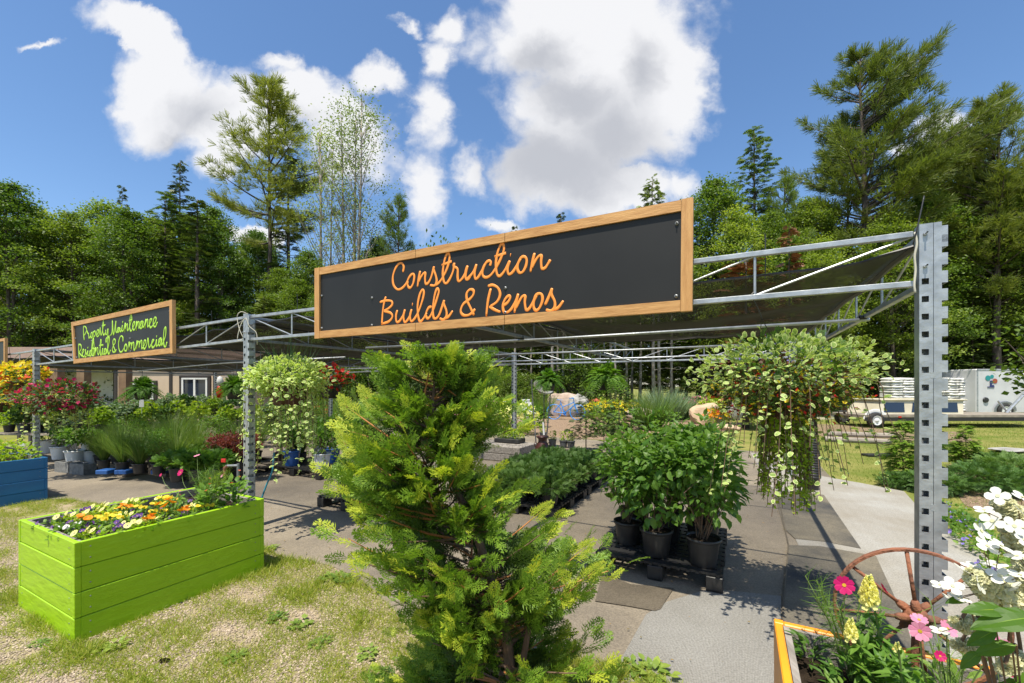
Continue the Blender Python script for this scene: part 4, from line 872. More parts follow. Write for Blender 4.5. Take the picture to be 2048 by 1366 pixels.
lf('grass', (.07, .15, .025), (.19, .26, .055), .4, objvar=.15); lf('red', (.26, .045, .035), (.13, .035, .03), .3, objvar=.1); lf('dark', (.035, .09, .018), (.07, .14, .03), .3); lf('mid', (.09, .19, .025), (.16, .27, .045), .4)
lf('yel', (.72, .52, .02), (.75, .62, .04), .3, objvar=.05); lf('org', (.80, .22, .01), (.75, .33, .02), .3, objvar=.05); lf('redf', (.55, .012, .012), (.65, .03, .03), .25, objvar=.05); lf('mag', (.62, .01, .16), (.50, .01, .12), .3, objvar=.05)
lf('pinkf', (.60, .16, .32), (.72, .30, .45), .3, objvar=.05); lf('pur', (.07, .02, .15), (.16, .06, .30), .2, objvar=.05); lf('whitef', (.80, .80, .76), (.72, .72, .62), .25, tcol=(1, 1, .95), objvar=.03); lf('cream', (.78, .74, .50), (.62, .62, .36), .3, tcol=(1, 1, .9), objvar=.03); lf('core', (.45, .30, .02), (.35, .2, .01), 0)
lf('snap', (.78, .75, .34), (.76, .70, .24), .3, objvar=.03); lf('blue', (.20, .14, .50), (.26, .2, .6), .2, objvar=.05); lf('coral', (.65, .12, .08), (.7, .2, .12), .3); lf('bronze', (.12, .05, .03), (.2, .09, .05), .3)
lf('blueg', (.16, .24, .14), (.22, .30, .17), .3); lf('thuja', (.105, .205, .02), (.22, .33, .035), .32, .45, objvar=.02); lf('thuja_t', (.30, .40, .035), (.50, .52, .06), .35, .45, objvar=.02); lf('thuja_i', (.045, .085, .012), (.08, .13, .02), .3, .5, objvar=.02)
lf('hyd', (.065, .15, .014), (.12, .23, .025), .45, .45, objvar=.03); lf('rust', (.30, .10, .05), (.20, .07, .04), .1)
def pot(b, r=.13, h=.22, c=(0, 0, 0), mi=0, soil=1):
    b.lathe([(0, 0), (r*.74, 0), (r*.76, .01), (r*.95, h*.88), (r*.95, h*.885), (r*1.04, h*.89), (r*1.05, h), (r*.97, h), (r*.95, h*.9)], c, 22, mi)
    b.lathe([(r*.955, h*.91), (r*.5, h*.93), (0, h*.93)], c, 22, soil)
def leaves_ball(b, r, n, c, R, T, ls, mi=0, up=.3, shell=.5, droop=0.):
    d = rdir(n, r); rad = r.uniform(0, 1, n)**(1/3.)*(1-shell)+shell*r.uniform(.6, 1, n); P = A(c)+d*A(R)*rad[:, None]*(1+.12*np.sin(d[:, :1]*7+d[:, 1:2]*9))
    b.scat(T, P, d+A([0, 0, up-droop])+r.normal(size=(n, 3))*.5, A([0, 0, 1.])+d*.6+r.normal(size=(n, 3))*.35, ls*r.uniform(.6, 1.2, n), mi); return P
def stems(b, r, n, z0, tips, rad=.004, mi=0, spread=.03, curve=.1):
    for q in tips[:n]:
        p = A([r.normal()*spread, r.normal()*spread, z0]); m_ = (p+q)/2+A([r.normal()*curve, r.normal()*curve, curve]); b.tube([p, m_, q], [rad, rad*.7, rad*.4], 4, mi, cap=False)
def potted(name, cat, seed, R, z, n, T, ls, lm, pr=.13, ph=.22, pm_='black', nst=9, up=.3, shell=.5, stem_m='twig', droop=0., lumps=0, tag_=False, inner=None):
    r = np.random.default_rng(seed); t = thing(name, '', cat); b = B(); pot(b, pr, ph); o1 = b.build('pot', [M[pm_], M['soil']], t, smooth=True)
    f = B(); c = A([0, 0, z])
    if lumps:
        C = rdir(lumps, r)*A(R)*.72*r.uniform(.5, 1, (lumps, 1))+c; tips = C
        for q in C: leaves_ball(f, r, n//lumps, q, A(R)*.42, T, ls, 0, up, shell, droop)
    else: tips = rdir(nst, r)*A(R)*.7+c; leaves_ball(f, r, n, c, R, T, ls, 0, up, shell, droop)
    o2 = f.build('foliage', L_[lm], t); s = B(); tips = tips.copy(); stems(s, r, len(tips), ph*.9, tips, .005 if R[2] > .25 else .003); o3 = s.build('stems', M[stem_m], t); ch = [o1, o2, o3]
    if tag_: g = B(); g.lathe([(.03, 0), (.032, .01), (.0, .012)], (pr*.9, -pr*.4, ph+.05), 10, ax=(.5, -.8, .3)); ch.append(g.build('plant_tag', M['green_plastic'], t))
    kids(t, *ch); return t
TLF = T_leaf(.62, .10, -.18); TLW = T_leaf(.8, .1, -.15); TQ = T_quad(.6); TV = T_var(.72)
def place_list(protos, lst, group=None, z=0.):
    for i, (x, y, zz, s, l) in enumerate(lst): place(protos[i % len(protos)], (x, y, zz), rng.uniform(0, 6.28), s, l, group)

# pallets -------------------------------------------------------
def pallet(name, label, t, u, z=.0, La=1.0, Lb=1.2, H=.14, m='black', rot=0.):
    C = TL(t, u, z+.012); th = thing(name, label, 'pallet', tuple(C)); X = TD; Y = ND; R = np.stack([X, Y, A([0, 0, 1.])], 1); b = B()
    def P(a, q, z_): return C+X*a+Y*q+A([0, 0, z_])
    plastic = m == 'black'
    n = 12 if plastic else 7
    for k in range(n): b.box(P(La/2, Lb*(k+.5)/n, H-.011), (La, Lb/n*(.62 if plastic else .8), .02), R)
    if plastic:
        for k in range(14): b.box(P(La*(k+.5)/14, Lb/2, H-.013), (.022, Lb-.01, .018), R)
    b.build('deck', M[m], th); q = B()
    for a in (.06, La/2, La-.06):
        for c in (.07, Lb/2, Lb-.07): q.box(P(a, c, H/2-.012), (.12, .14, H-.026), R, bev=.004)
        q.box(P(a, Lb/2, .008), (.10, Lb, .014), R)
    q.build('blocks', M[m], th); return lambda a, c: tuple(P(a, c, H))
def tu(px, py, z=0.):
    g = gnd(px, py, z); v = g-P1; return float(v.dot(TD)), float(v.dot(ND))
t0, u0 = tu(1446, 1192)
pl1 = pallet('plastic_pallet', 'black plastic pallet carrying the big leafy shrubs right of the cedar', t0, u0, La=1.0, Lb=1.25)
dogA = potted('potted_dogwood', 'shrub', 41, (.37, .37, .44), .68, 700, TLF, .088, 'dog', .135, .23, nst=12, up=-.1, shell=.45, lumps=16, tag_=True)
dogB = potted('potted_dogwood', 'shrub', 42, (.34, .36, .48), .72, 680, TLF, .084, 'dog', .135, .23, nst=12, up=-.1, shell=.45, lumps=15)
D1 = ['leafy dogwood in the black pot at the front right corner of the pallet', 'leafy dogwood with a green tag in the middle of the pallet front', 'leafy dogwood in a black pot at the front left of the pallet', 'tall leafy shrub in the second pot row, right side', 'leafy shrub in the second row, middle', 'leafy shrub in the second row, left side', 'leafy shrub in the third row, right', 'leafy shrub in the third row, middle', 'leafy shrub in the third row, left', 'rearmost dogwood on the pallet']
for i, (a, q, s) in enumerate([(.15, .17, .97), (.52, .20, .98), (.80, .36, .9), (.18, .55, 1.05), (.50, .62, 1.04), (.84, .74, .95), (.20, .92, 1.05), (.52, .98, 1.0), (.85, 1.1, .95)]):
    p = pl1(a, q); place([dogB, dogA][i % 2], p, i*1.1, s, D1[i], 'dogwoods on the black pallet')
# junipers
t0, u0 = tu(1110, 1042)
pl2 = pallet('plastic_pallet', 'black plastic pallet of low junipers behind the cedar, nearer one', t0, u0, La=1.1, Lb=1.2, H=.12)
pl3 = pallet('plastic_pallet', 'black plastic pallet of low junipers, farther one', t0, u0+1.28, La=1.1, Lb=1.2, H=.12)
TF2 = T_frond(5, 2, .06, 3)
junA = potted('potted_juniper', 'juniper', 43, (.24, .24, .10), .24, 420, TF2, .10, 'jun', .11, .17, nst=6, up=.35, shell=.4, stem_m='twig')
junB = potted('potted_juniper', 'juniper', 44, (.22, .22, .10), .24, 420, TF2, .095, 'jun', .11, .17, nst=6, up=.5, shell=.3)
k = 0
for pl in (pl2, pl3):
    for q in (.18, .6, 1.02):
        for a in (.16, .55, .94):
            p = pl(a+rng.normal()*.02, q); s = rng.uniform(.92, 1.1); place([junA, junB][k % 2], p, k*.9, s, ('light green dome shaped juniper at the front right corner of its pallet' if k == 0 else 'low dark green potted juniper on the black pallets behind the cedar'), 'potted junipers on the black pallets'); k += 1
# pallet with taller pots behind the cedar on its left
t0, u0 = tu(745, 1036)
pl4 = pallet('plastic_pallet', 'black plastic pallet half hidden behind the left side of the cedar', t0, u0, La=1.0, Lb=1.2)
shA = potted('potted_shrub', 'shrub', 45, (.26, .26, .30), .50, 520, TLF, .05, 'mid', .13, .22, nst=10, lumps=12)
for i, (a, q) in enumerate([(.2, .2), (.7, .25), (.3, .8), (.8, .85)]): place(shA, pl4(a, q), i, .9, ['shrub in a black pot on the pallet hidden behind the cedar, front right', 'shrub in a black pot on the pallet behind the cedar, front left', 'shrub behind the cedar, rear right of its pallet', 'shrub behind the cedar, rear left of its pallet'][i], 'shrubs behind the cedar')
# pallet with white and blue pots left of the cedar
t0, u0 = tu(640, 962); pl5 = pallet('plastic_pallet', 'black pallet under the white and blue pots beneath the pale trailing basket', t0, u0, La=1.5, Lb=1.1)
hyA = potted('potted_hydrangea', 'shrub', 46, (.24, .24, .26), .52, 460, TLF, .07, 'mid', .13, .25, 'white_pot', lumps=10); hyB = potted('potted_hydrangea', 'shrub', 47, (.22, .22, .30), .55, 420, TLF, .06, 'dog', .13, .25, 'blue_pot', lumps=10)
for i, (a, q, s, l) in enumerate([(.2, .2, 1.1, 'green shrub in a white pot just left of the cedar boughs'), (.95, .15, 1.1, 'green shrub in a blue pot beneath the pale trailing basket'), (1.2, .35, 1.05, 'green shrub in a white pot next to the second post'), (.55, .7, 1.1, 'green shrub behind the blue pot'), (.2, .9, 1.2, 'tall green shrub at the rear right of the white pot pallet'), (1.2, .95, 1.15, 'green shrub at the rear left of the white pot pallet')]):
    place(hyB if i in (1, 3) else hyA, pl5(a, q), i*1.4, s, l, 'shrubs on the pallet of white and blue pots')
# ---- the left bay: evergreens, barberry, grasses, white pots
def gpos(px, py, z=.0): g = gnd(px, py, z); return (g[0], g[1], z)
M['cinder'] = mat('grey_block', (.22, .22, .21), (.14, .14, .135), scale=20, rough=.95, bump=.4)
grA = []
for sd_ in (51, 52):
    r = np.random.default_rng(sd_); t = thing('potted_grass', '', 'ornamental grass'); b = B(); pot(b, .13, .20); o1 = b.build('pot', [M['black'], M['soil']], t, smooth=True); f = B(); n = 620
    a = r.uniform(0, 6.28, n); sp = r.uniform(0, .75, n); f.scat(T_blade(.022, .35), np.c_[np.cos(a)*.07*sp, np.sin(a)*.07*sp, np.full(n, .18)], np.c_[np.cos(a)*sp, np.sin(a)*sp, np.ones(n)*1.3], np.c_[np.cos(a), np.sin(a), -np.ones(n)*.2], r.uniform(.3, .85, n), wid=r.uniform(.25, .6, n))
    o2 = f.build('blades', L_['grass'], t); kids(t, o1, o2); grA.append(t)
shG = potted('potted_shrub', 'shrub', 60, (.30, .30, .36), .62, 900, TLF, .045, 'mid', .13, .22, nst=10, lumps=14)
GRL = [(208,938,.95),(245,944,.95),(280,946,1.),(318,948,.95),(352,950,.9),(200,925,1.1),(236,927,1.15),(272,930,1.2),(310,932,1.2),(350,934,1.2),(390,936,1.15),(430,936,1.1),(300,915,1.35),(345,917,1.4),(392,919,1.45),(436,921,1.4),(480,924,1.3),(250,912,1.25),(510,925,1.2),(560,922,1.2),(600,925,1.1)]
for i, (px, py, s) in enumerate(GRL):
    p = gpos(px, py, .13); s = s*rng.uniform(.72, .98); s = (s*.9, s*.9, s*rng.uniform(.8, 1.05)); place(shG if i % 4 == 3 else grA[i % 2], p, i*1.7, s, 'pot of tall arching ornamental grass in the left bay' if i not in (0, 2) else ['feathery bright green grass at the left end of the grass pots', '', 'yellow green grass in the blue crate row, front of the grass pots'][i], 'pots of ornamental grass in the left bay')
for i, (px, py) in enumerate([(362, 962), (250, 956), (470, 960)]):
    t0, u0 = tu(px, py); pallet('wooden_pallet', ['wooden pallet under the front row of grass pots', 'wooden pallet at the left end of the grass pots', 'dark wooden pallet under the barberries by the second post'][i], t0, u0, La=1.15, Lb=1.6, H=.12, m='pallet_wood')
bb = B()
for px in (213, 250, 322):
    p = gnd(px, 945, .13); bb = B(); bb.box(p+A([0, 0, .02]), (.2, .2, .07), None, bev=.01); tag(bb.build('plastic_crate', M['blue_pot']), {213: 'blue crate at the left foot of the grasses', 250: 'blue crate at the middle foot of the grasses', 322: 'blue crate under the right hand grasses'}[px], 'crate', 'blue crates at the foot of the grasses')
evA = potted('potted_yew', 'yew', 53, (.26, .26, .10), .34, 420, T_frond(5, 1, .12, 5), .10, 'mid', .13, .22, nst=6, up=.6)
for i, (px, py) in enumerate([(357, 962), (395, 965), (432, 963), (375, 950), (415, 950), (448, 951)]): place(evA, gpos(px, py, .10), i, 1., ['flat bright green yew, front left of six before the barberries', 'flat bright green yew, front middle before the barberries', 'flat bright green yew, front right before the barberries', 'flat green yew, rear left of six', 'flat green yew, rear middle of six', 'flat green yew, rear right of six'][i], 'low yews before the barberries')
bar = potted('potted_barberry', 'barberry', 54, (.27, .27, .22), .42, 700, TQ, .045, 'red', .13, .22, nst=10, lumps=12)
for i, (px, py) in enumerate([(440, 948), (475, 950), (462, 938), (495, 940)]): place(bar, gpos(px, py, .12), i, 1.05, ['dark red barberry at the left of the barberry group', 'dark red barberry nearest the second post', 'dark red barberry in the rear, left one', 'dark red barberry in the rear beside the post'][i], 'red barberries by the second post')
wpA = potted('potted_perennial', 'potted plant', 55, (.28, .28, .24), .50, 520, TLW, .06, 'mid', .15, .26, 'white_pot', lumps=10); wpB = potted('potted_perennial', 'potted plant', 56, (.30, .30, .22), .48, 520, TLW, .055, 'dog', .15, .26, 'white_pot', lumps=10)
for i, (px, py, s) in enumerate([(150, 928, 1.), (120, 918, 1.), (182, 925, .9), (98, 905, 1.1), (140, 902, 1.1), (180, 905, 1.1), (215, 908, 1.1)]): place([wpA, wpB][i % 2], gpos(px, py, .12), i, s, ['leafy plant in the white pot nearest the grey block', 'leafy plant in a white pot left of the grey block', 'leafy plant in a pot between white pots and grasses', 'leafy plant behind the third post', 'leafy plant in the rear row over the grey block', 'leafy plant in the rear row, middle', 'leafy plant in the rear row next to the grasses'][i], 'leafy plants in white pots')
def block(px, py, label):
    p = gnd(px, py); b = B(); R = np.stack([nrm(A([.9, -.3, 0])), nrm(A([.3, .9, 0])), A([0, 0, 1.])], 1)
    for dx in (-.19, 0, .19): b.box(p+R[:, 0]*dx+A([0, 0, .10]), (.03, .19, .19), R)
    for dy in (-.08, .08): b.box(p+R[:, 1]*dy+A([0, 0, .101]), (.40, .032, .192), R)
    b.box(p+A([0, 0, .1]), (.39, .19, .02), R); tag(b.build('concrete_block', M['cinder']), label, 'block', 'grey concrete blocks')
block(136, 944, 'grey hollow concrete block at the left end under the white pots'); block(166, 948, 'grey hollow concrete block nearest the grasses')
# benches on the far left with potted plants
M['bench'] = mat('bench_board', (.30, .26, .21), (.2, .17, .14), scale=4, rough=.8)
def bench(label, x, y, L, z, rz=0., W_=.6):
    th = thing('plant_bench', label, 'bench', (x, y, 0)); c, s = math.cos(rz), math.sin(rz); R = A([[c, -s, 0], [s, c, 0], [0, 0, 1.]]); b = B(); o = A([x, y, 0])
    for k in range(5): b.box(o+R@A([0, (k-2)*W_/5, z-.02]), (L, W_/5*.85, .03), R)
    b.build('slatted_top', M['bench'], th)
    for a in (-L*.46, L*.46):
        for q in (-.22, .22): b = B(); b.box(o+R@A([a, q, z/2-.02]), (.06, .06, z-.04), R); b.build('leg', M['bench'], th)
    return lambda a: o+R@A([a, 0, z-.004])
bn = [bench('low slatted bench behind the third post, left', -9.6, 9.0, 2.4, .62, -.1), bench('slatted bench with pale leafed plants before the beige house', -8.8, 11.4, 3.2, .82, -.2), bench('slatted bench at the far left of the nursery', -12.2, 10.2, 2.6, .72, -.1)]
pf = [potted('potted_flower', 'potted plant', 57, (.22, .22, .18), .32, 360, TLW, .06, 'lime', .10, .16, 'black', lumps=8), potted('potted_flower', 'potted plant', 58, (.24, .24, .20), .34, 360, TLW, .06, 'dark', .10, .16, 'grey_pot', lumps=8), potted('potted_flower', 'potted plant', 59, (.22, .22, .24), .36, 360, TLW, .07, 'blueg', .10, .16, 'black', lumps=8)]
k = 0
for i, bf in enumerate(bn):
    for a in np.linspace(-1.05, 1.05, 7) if i != 1 else np.linspace(-1.45, 1.45, 9): place(pf[(k+i) % 3], tuple(bf(a)), k, rng.uniform(.9, 1.3), 'potted leafy plant standing on a bench in the left bay', 'bench plants in the left bay'); k += 1
# mass of bench and floor plants farther back in the left bay
for i in range(26):
    px = 150+i*17+rng.uniform(-6, 6); g = gpos(px, rng.uniform(884, 900), 0.); place(pf[i % 3], (g[0], g[1], .45), i, rng.uniform(1.2, 1.7), 'leafy plant in the crowded rear rows of the left bay', 'rear rows of the left bay')

# ---- hanging baskets
def hook(b, top, bot, r=.003, mi=0):
    b.tube([A(top)+A([.02, 0, .03]), A(top)+A([0, 0, .05]), A(top)+A([-.02, 0, .03]), A(top)+A([-.01, 0, 0]), (A(top)+A(bot))/2, A(bot)], r, 5, mi)
def basket(label, c, R, pr, parts, strands, hang, seed, pot_m='terracotta', wires=True):
    """parts: (template, leaf size, count, materials, dz, radius factor)"""
    r = np.random.default_rng(seed); c = A(c); th = thing('hanging_basket', label, 'hanging basket', tuple(c))
    b = B(); b.lathe([(0, -.17), (pr*.7, -.17), (pr, -.01), (pr*1.06, 0), (pr*1.06, .02), (pr*.95, .02), (0, 0)], c+A([0, 0, -.06]), 22); b.build('pot', M[pot_m], th, smooth=True)
    w = B(); top = A(hang)
    for k in range(3): a = k*2.094+.4; w.tube([c+A([math.cos(a)*pr, math.sin(a)*pr, -.05]), c+(top-c)*.8], .002, 4)
    hook(w, top, c+(top-c)*.78); w.build('hanger', M['black'], th)
    for i, (T, ls, n, mats, dz, rf, nm) in enumerate(parts):
        f = B(); leaves_ball(f, r, n, c+A([0, 0, dz]), A(R)*rf, T, ls, 0, .35, .55); o_ = f.build(nm, [L_[q] for q in mats], th); o_.update_tag() if 'flower' not in nm else o_.__setitem__('kind', 'stuff')
    for (T, ls, mats, n, l0, l1, rr, nm, sway, dense) in strands:
        f = B(); s = B()
        for k in range(n):
            a = r.uniform(0, 6.28); q = pr*r.uniform(.6, rr); l = r.uniform(l0, l1); p0 = c+A([math.cos(a)*pr*.5, math.sin(a)*pr*.5, .02]); p1 = c+A([math.cos(a)*q, math.sin(a)*q, -.02]); d = A([math.cos(a), math.sin(a), 0])
            pts = smooth_path([p0, p1+A([0, 0, .05]), p1+d*sway*l*.4-A([0, 0, l*.4]), p1+d*sway*l*.7+r.normal(size=3)*.02-A([0, 0, l])], 6); s.tube(pts, .0022, 4, cap=False)
            m_ = max(4, int(l/dense)); ii = r.uniform(4, len(pts)-1, m_); i0 = ii.astype(int); i1 = np.minimum(i0+1, len(pts)-1); P = pts[i0]+(pts[i1]-pts[i0])*(ii-i0)[:, None]
            dd = rdir(m_, r)*A([1, 1, .4])+A([0, 0, -.25]); f.scat(T, P, dd, d*.8+A([0, 0, .8])+r.normal(size=(m_, 3))*.3, ls*r.uniform(.6, 1.1, m_))
        s.build('trailing_stems', M['twig'], th); o_ = f.build(nm, [L_[q] for q in mats], th); o_.update_tag() if 'flower' not in nm else o_.__setitem__('kind', 'stuff')
    return th
TP5 = T_petals(5, .62, .14); TP8 = T_petals(8, .36, .1); TCU = T_petals(4, .8, .3)
hb = TL(.735, .0)
basket('huge mixed hanging basket of cream edged leaves and small flowers beside the nearest post', (1.86, 2.93, 1.61), (.64, .46, .25), .19, [
  (TV, .040, 1500, ['var_m', 'var_g'], .10, 1.0, 'variegated_leaves'), (TLW, .026, 3400, ['dark'], -.05, .72, 'coleus_leaves'), (TP5, .028, 420, ['yel', 'redf'], -.06, .82, 'yellow_flowers'), (TCU, .030, 110, ['redf', 'yel'], -.08, .86, 'red_flowers'), (TQ, .016, 420, ['blue'], .12, .94, 'purple_flowers'), (TF2, .12, 90, ['mid'], .17, .6, 'fern_sprays'), (TLW, .03, 900, ['bronze'], -.02, .82, 'bronze_leaves')],
  [(TLW, .03, ['lime'], 150, .35, .84, .72, 'creeping_leaves', .02, .012), (TV, .038, ['var_m', 'var_g'], 46, .25, .75, 2.6, 'trailing_variegated_leaves', .45, .035)], TL(.745, .0, 2.10), 61)
basket('pale cream and green trailing basket beside the second post', (-2.40, 4.62, 1.62), (.42, .36, .24), .2, [
  (TV, .044, 2200, ['var_m', 'var_g'], .06, 1., 'variegated_leaves'), (TLF, .035, 500, ['mid'], -.02, .75, 'leaves'), (T_blade(.03, .3), .3, 160, ['dark'], .12, .5, 'grass_tuft')],
  [(TV, .048, ['var_m', 'var_g'], 46, .35, 1.0, 2.1, 'trailing_leaves', .12, .028)], TL(5.06, .0, 2.10), 62)
basket('small basket of bright red begonias right of the pale trailing basket', (-2.42, 5.75, 1.66), (.27, .27, .17), .14, [
  (TLF, .06, 420, ['dark'], 0, 1., 'leaves'), (TP5, .07, 130, ['redf', 'redf'], .05, 1.05, 'red_flowers')], [(TLF, .05, ['lime'], 8, .15, .35, 1.2, 'trailing_leaves', .1, .03)], (-2.42, 5.78, 2.09), 63, 'black')
r3 = 'hanging basket'
basket('wide basket of dark red and crimson flowers at the third post', (-7.72, 7.35, 1.40), (.62, .55, .30), .22, [
  (TLF, .07, 900, ['dark'], 0, .95, 'leaves'), (TP5, .065, 190, ['mag', 'redf'], .02, 1.04, 'crimson_flowers'), (TLF, .07, 480, ['bronze'], .0, 1.0, 'bronze_leaves'), (TQ, .035, 500, ['lime'], .02, 1.0, 'lime_leaves')],
  [(TV, .05, ['var_m', 'var_g'], 40, .25, .75, 1.9, 'trailing_leaves', .1, .03)], TL(11.3, .0, 1.95), 64)
basket('basket of bright yellow and orange red flowers at the left edge', (-9.15, 8.0, 1.72), (.50, .45, .30), .2, [
  (TLF, .07, 500, ['mid'], -.05, .95, 'leaves'), (TP5, .08, 330, ['yel', 'org'], .06, 1., 'yellow_flowers'), (TP5, .09, 80, ['redf', 'yel'], -.05, 1.03, 'red_flowers')],
  [(TQ, .05, ['yel'], 16, .2, .7, 1.6, 'trailing_yellow_flowers', .1, .03)], TL(13., .0, 1.95), 65)
basket('second yellow flowered basket cut off by the left edge', (-10.2, 8.5, 1.30), (.42, .42, .25), .18, [(TLF, .06, 500, ['mid'], 0, 1., 'leaves'), (TP5, .06, 160, ['yel', 'org'], .03, 1., 'yellow_flowers')], [], TL(14., .0, 1.9), 66)
def fern_basket(label, c, R, hang, seed, n=110):
    r = np.random.default_rng(seed); c = A(c); th = thing('hanging_fern', label, 'hanging fern', tuple(c)); b = B(); pr = R*.32
    b.lathe([(0, -.16), (pr*.75, -.16), (pr, 0), (0, 0)], c, 18); b.build('pot', M['black'], th, smooth=True); w = B(); hook(w, hang, c+A([0, 0, .1]))
    for k in range(3): a = k*2.09; w.tube([c+A([math.cos(a)*pr, math.sin(a)*pr, 0]), c+(A(hang)-c)*.6], .002, 4)
    w.build('hanger', M['black'], th); f = B()
    for k in range(n):
        a = r.uniform(0, 6.28); el = r.uniform(.15, 1.45); l = R*r.uniform(.75, 1.15); d = A([math.cos(a)*math.cos(el), math.sin(a)*math.cos(el), math.sin(el)]); m_ = 15; s = np.linspace(.08, 1, m_)
        drop = (.25+.65*math.cos(el))*l; P = c+d*l*s[:, None]-A([0, 0, 1.])*(drop*s**2.2)[:, None]; T = nrm(np.gradient(P, axis=0)); side = nrm(np.cross(T, A([0, 0, 1.])+r.normal(size=3)*.2)); wd = R*.15*np.sin(np.clip(s*1.02, 0, 1)*PI*.93+.12)
        for sg in (-1, 1): f.scat(T_quad(.42), P, side*sg+T*.35-A([0, 0, .15]), np.cross(side, T), wd)
    f.build('fronds', L_['fern'], th); return th
fern_basket('hanging fern on the rear rod just right of the back post, smaller of two', pix(1097, 765, 8.1), .42, pix(1097, 722, 8.13), 71)
fern_basket('larger hanging fern on the rear rod, right of the two middle ferns', pix(1212, 762, 7.6), .54, pix(1212, 714, 7.61), 72, 130)
fern_basket('wide hanging fern in front of the beige house', pix(285, 782, 8.0), .42, pix(285, 738, 8.0), 73)
fern_basket('hanging fern half hidden behind the second post', pix(468, 778, 6.9), .36, pix(466, 735, 6.9), 74)
# ================================================================ THE CEDAR IN FRONT
def cedar():
    r = np.random.default_rng(90); Yc = 1.92; k = Yc/F0
    prof = [(690,868,.03),(705,862,.09),(730,858,.21),(765,855,.31),(830,838,.38),(880,828,.41),(950,835,.42),(1000,880,.44),(1060,935,.52),(1100,958,.55),(1150,965,.55),(1200,985,.50),(1250,1000,.47),(1300,985,.48),(1366,945,.62),(1500,930,.62),(1700,960,.38)]
    zz = A([EYE-(p[0]-HY)*k for p in prof])[::-1]; cx = A([(p[1]-1024)*k for p in prof])[::-1]; rr = A([p[2] for p in prof])[::-1]
    base = A([.02, Yc, 0]); th = thing('cedar_tree', 'bright green cedar with fan shaped sprays in the centre foreground', 'cedar tree', base)
    def ctr(z): return A([np.interp(z, zz, cx), Yc+.02*math.sin(z*5), z])
    tb = B(); lead = [A([np.interp(z, [0, .5, 1.0, 1.35, 1.72], [.02, -.02, -.18, -.36, -.34]), Yc, z]) for z in (0, .3, .6, .9, 1.1, 1.3, 1.5, 1.72)]
    tb.tube(smooth_path(lead), np.linspace(.03, .004, 36), 7); tb.tube(smooth_path([(.02, Yc, .25), (.06, Yc-.02, .45), (.09, Yc-.01, .65), (.09, Yc, .80)]), np.linspace(.02, .004, 16), 6)
    P = [[], [], []]; D = [[], [], []]; Z = [[], [], []]; U = [[], [], []]
    for i in range(340):
        z = r.uniform(.03, 1.72)**1.0; c = ctr(z); R = np.interp(z, zz, rr)*.93; az = r.uniform(0, 2*PI)
        lump = .84+.20*math.sin(az*3+z*9)+.18*math.sin(z*19+az*2); L_b = R*max(.35, lump)*(r.uniform(.70, 1.05) if r.random() < .85 else r.uniform(1.05, 1.28)); o = A([math.cos(az), math.sin(az)*.85, 0]); s_ = A([-o[1], o[0], 0])
        rise = r.uniform(.25, 1.0)*(1 if z > .3 else .3); hub = c*.35+.65*A([np.interp(z, [0, .5, 1.0, 1.35, 1.72], [.02, -.02, -.18, -.36, -.34]), Yc, z]); end = c+o*L_b; hub = hub-A([0, 0, rise*L_b*.6]); hub[2] = max(hub[2], .05)
        def bp(s): q = hub+(end-hub)*s; q[2] = hub[2]+(end[2]+rise*L_b*.1-hub[2])*s**1.25; return q
        tb.tube([bp(s) for s in (0, .33, .66, .9)], [.006, .0045, .003, .0015], 4, 1 if r.random() < .35 else 0, cap=False)
        nf = int(7+11*r.random()); fd = nrm(end-hub)
        for j in range(nf):
            s = .30+.72*(j+r.random())/nf; sd_ = 1 if j % 2 else -1; q = bp(min(s, 1.02))+r.normal(size=3)*.012
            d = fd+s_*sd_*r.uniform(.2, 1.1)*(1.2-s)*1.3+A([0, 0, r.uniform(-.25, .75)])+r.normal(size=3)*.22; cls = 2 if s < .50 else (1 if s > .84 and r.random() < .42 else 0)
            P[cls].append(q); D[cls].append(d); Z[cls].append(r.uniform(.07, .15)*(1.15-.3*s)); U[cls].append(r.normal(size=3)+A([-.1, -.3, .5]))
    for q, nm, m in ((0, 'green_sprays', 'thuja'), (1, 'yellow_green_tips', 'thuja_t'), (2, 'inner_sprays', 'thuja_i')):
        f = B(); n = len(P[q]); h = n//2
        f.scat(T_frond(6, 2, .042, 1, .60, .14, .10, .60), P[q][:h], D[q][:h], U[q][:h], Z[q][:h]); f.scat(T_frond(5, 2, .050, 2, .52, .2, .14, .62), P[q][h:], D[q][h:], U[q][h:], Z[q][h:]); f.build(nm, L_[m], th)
    # the long leaders at the top
    f = B(); lp = [pix(905, 690, Yc), pix(865, 708, Yc-.05), pix(815, 722, Yc), pix(938, 722, Yc), pix(660, 790, Yc-.1), pix(700, 772, Yc-.1), pix(655, 862, Yc-.2), pix(1195, 1075, Yc-.1), pix(1110, 1000, Yc), pix(1215, 1120, Yc-.1)]
    for i, q in enumerate(lp):
        b0 = q+A([.05 if q[0] < -.3 else -.09, .0, -.10]); b0[0] = q[0]+(.14 if q[0] < -.45 else (-.12 if q[0] > .1 else -.02)); 
        f.scat(T_frond(7, 3, .038, 4, .60, .14, .08, .5), [b0, b0+(q-b0)*.35], [q-b0, (q-b0)+A([.03, 0, .03])], A([0, -1, .25]), [.12, .09]); tb.tube([b0-(q-b0)*.8, b0, q*.6+b0*.4], [.004, .003, .001], 4, 1, cap=False)
    f.build('leader_sprays', L_['thuja_t'], th); tb.build('branches', [M['twig'], mat('orange_twig', (.42, .17, .05), rough=.7)], th)
cedar()

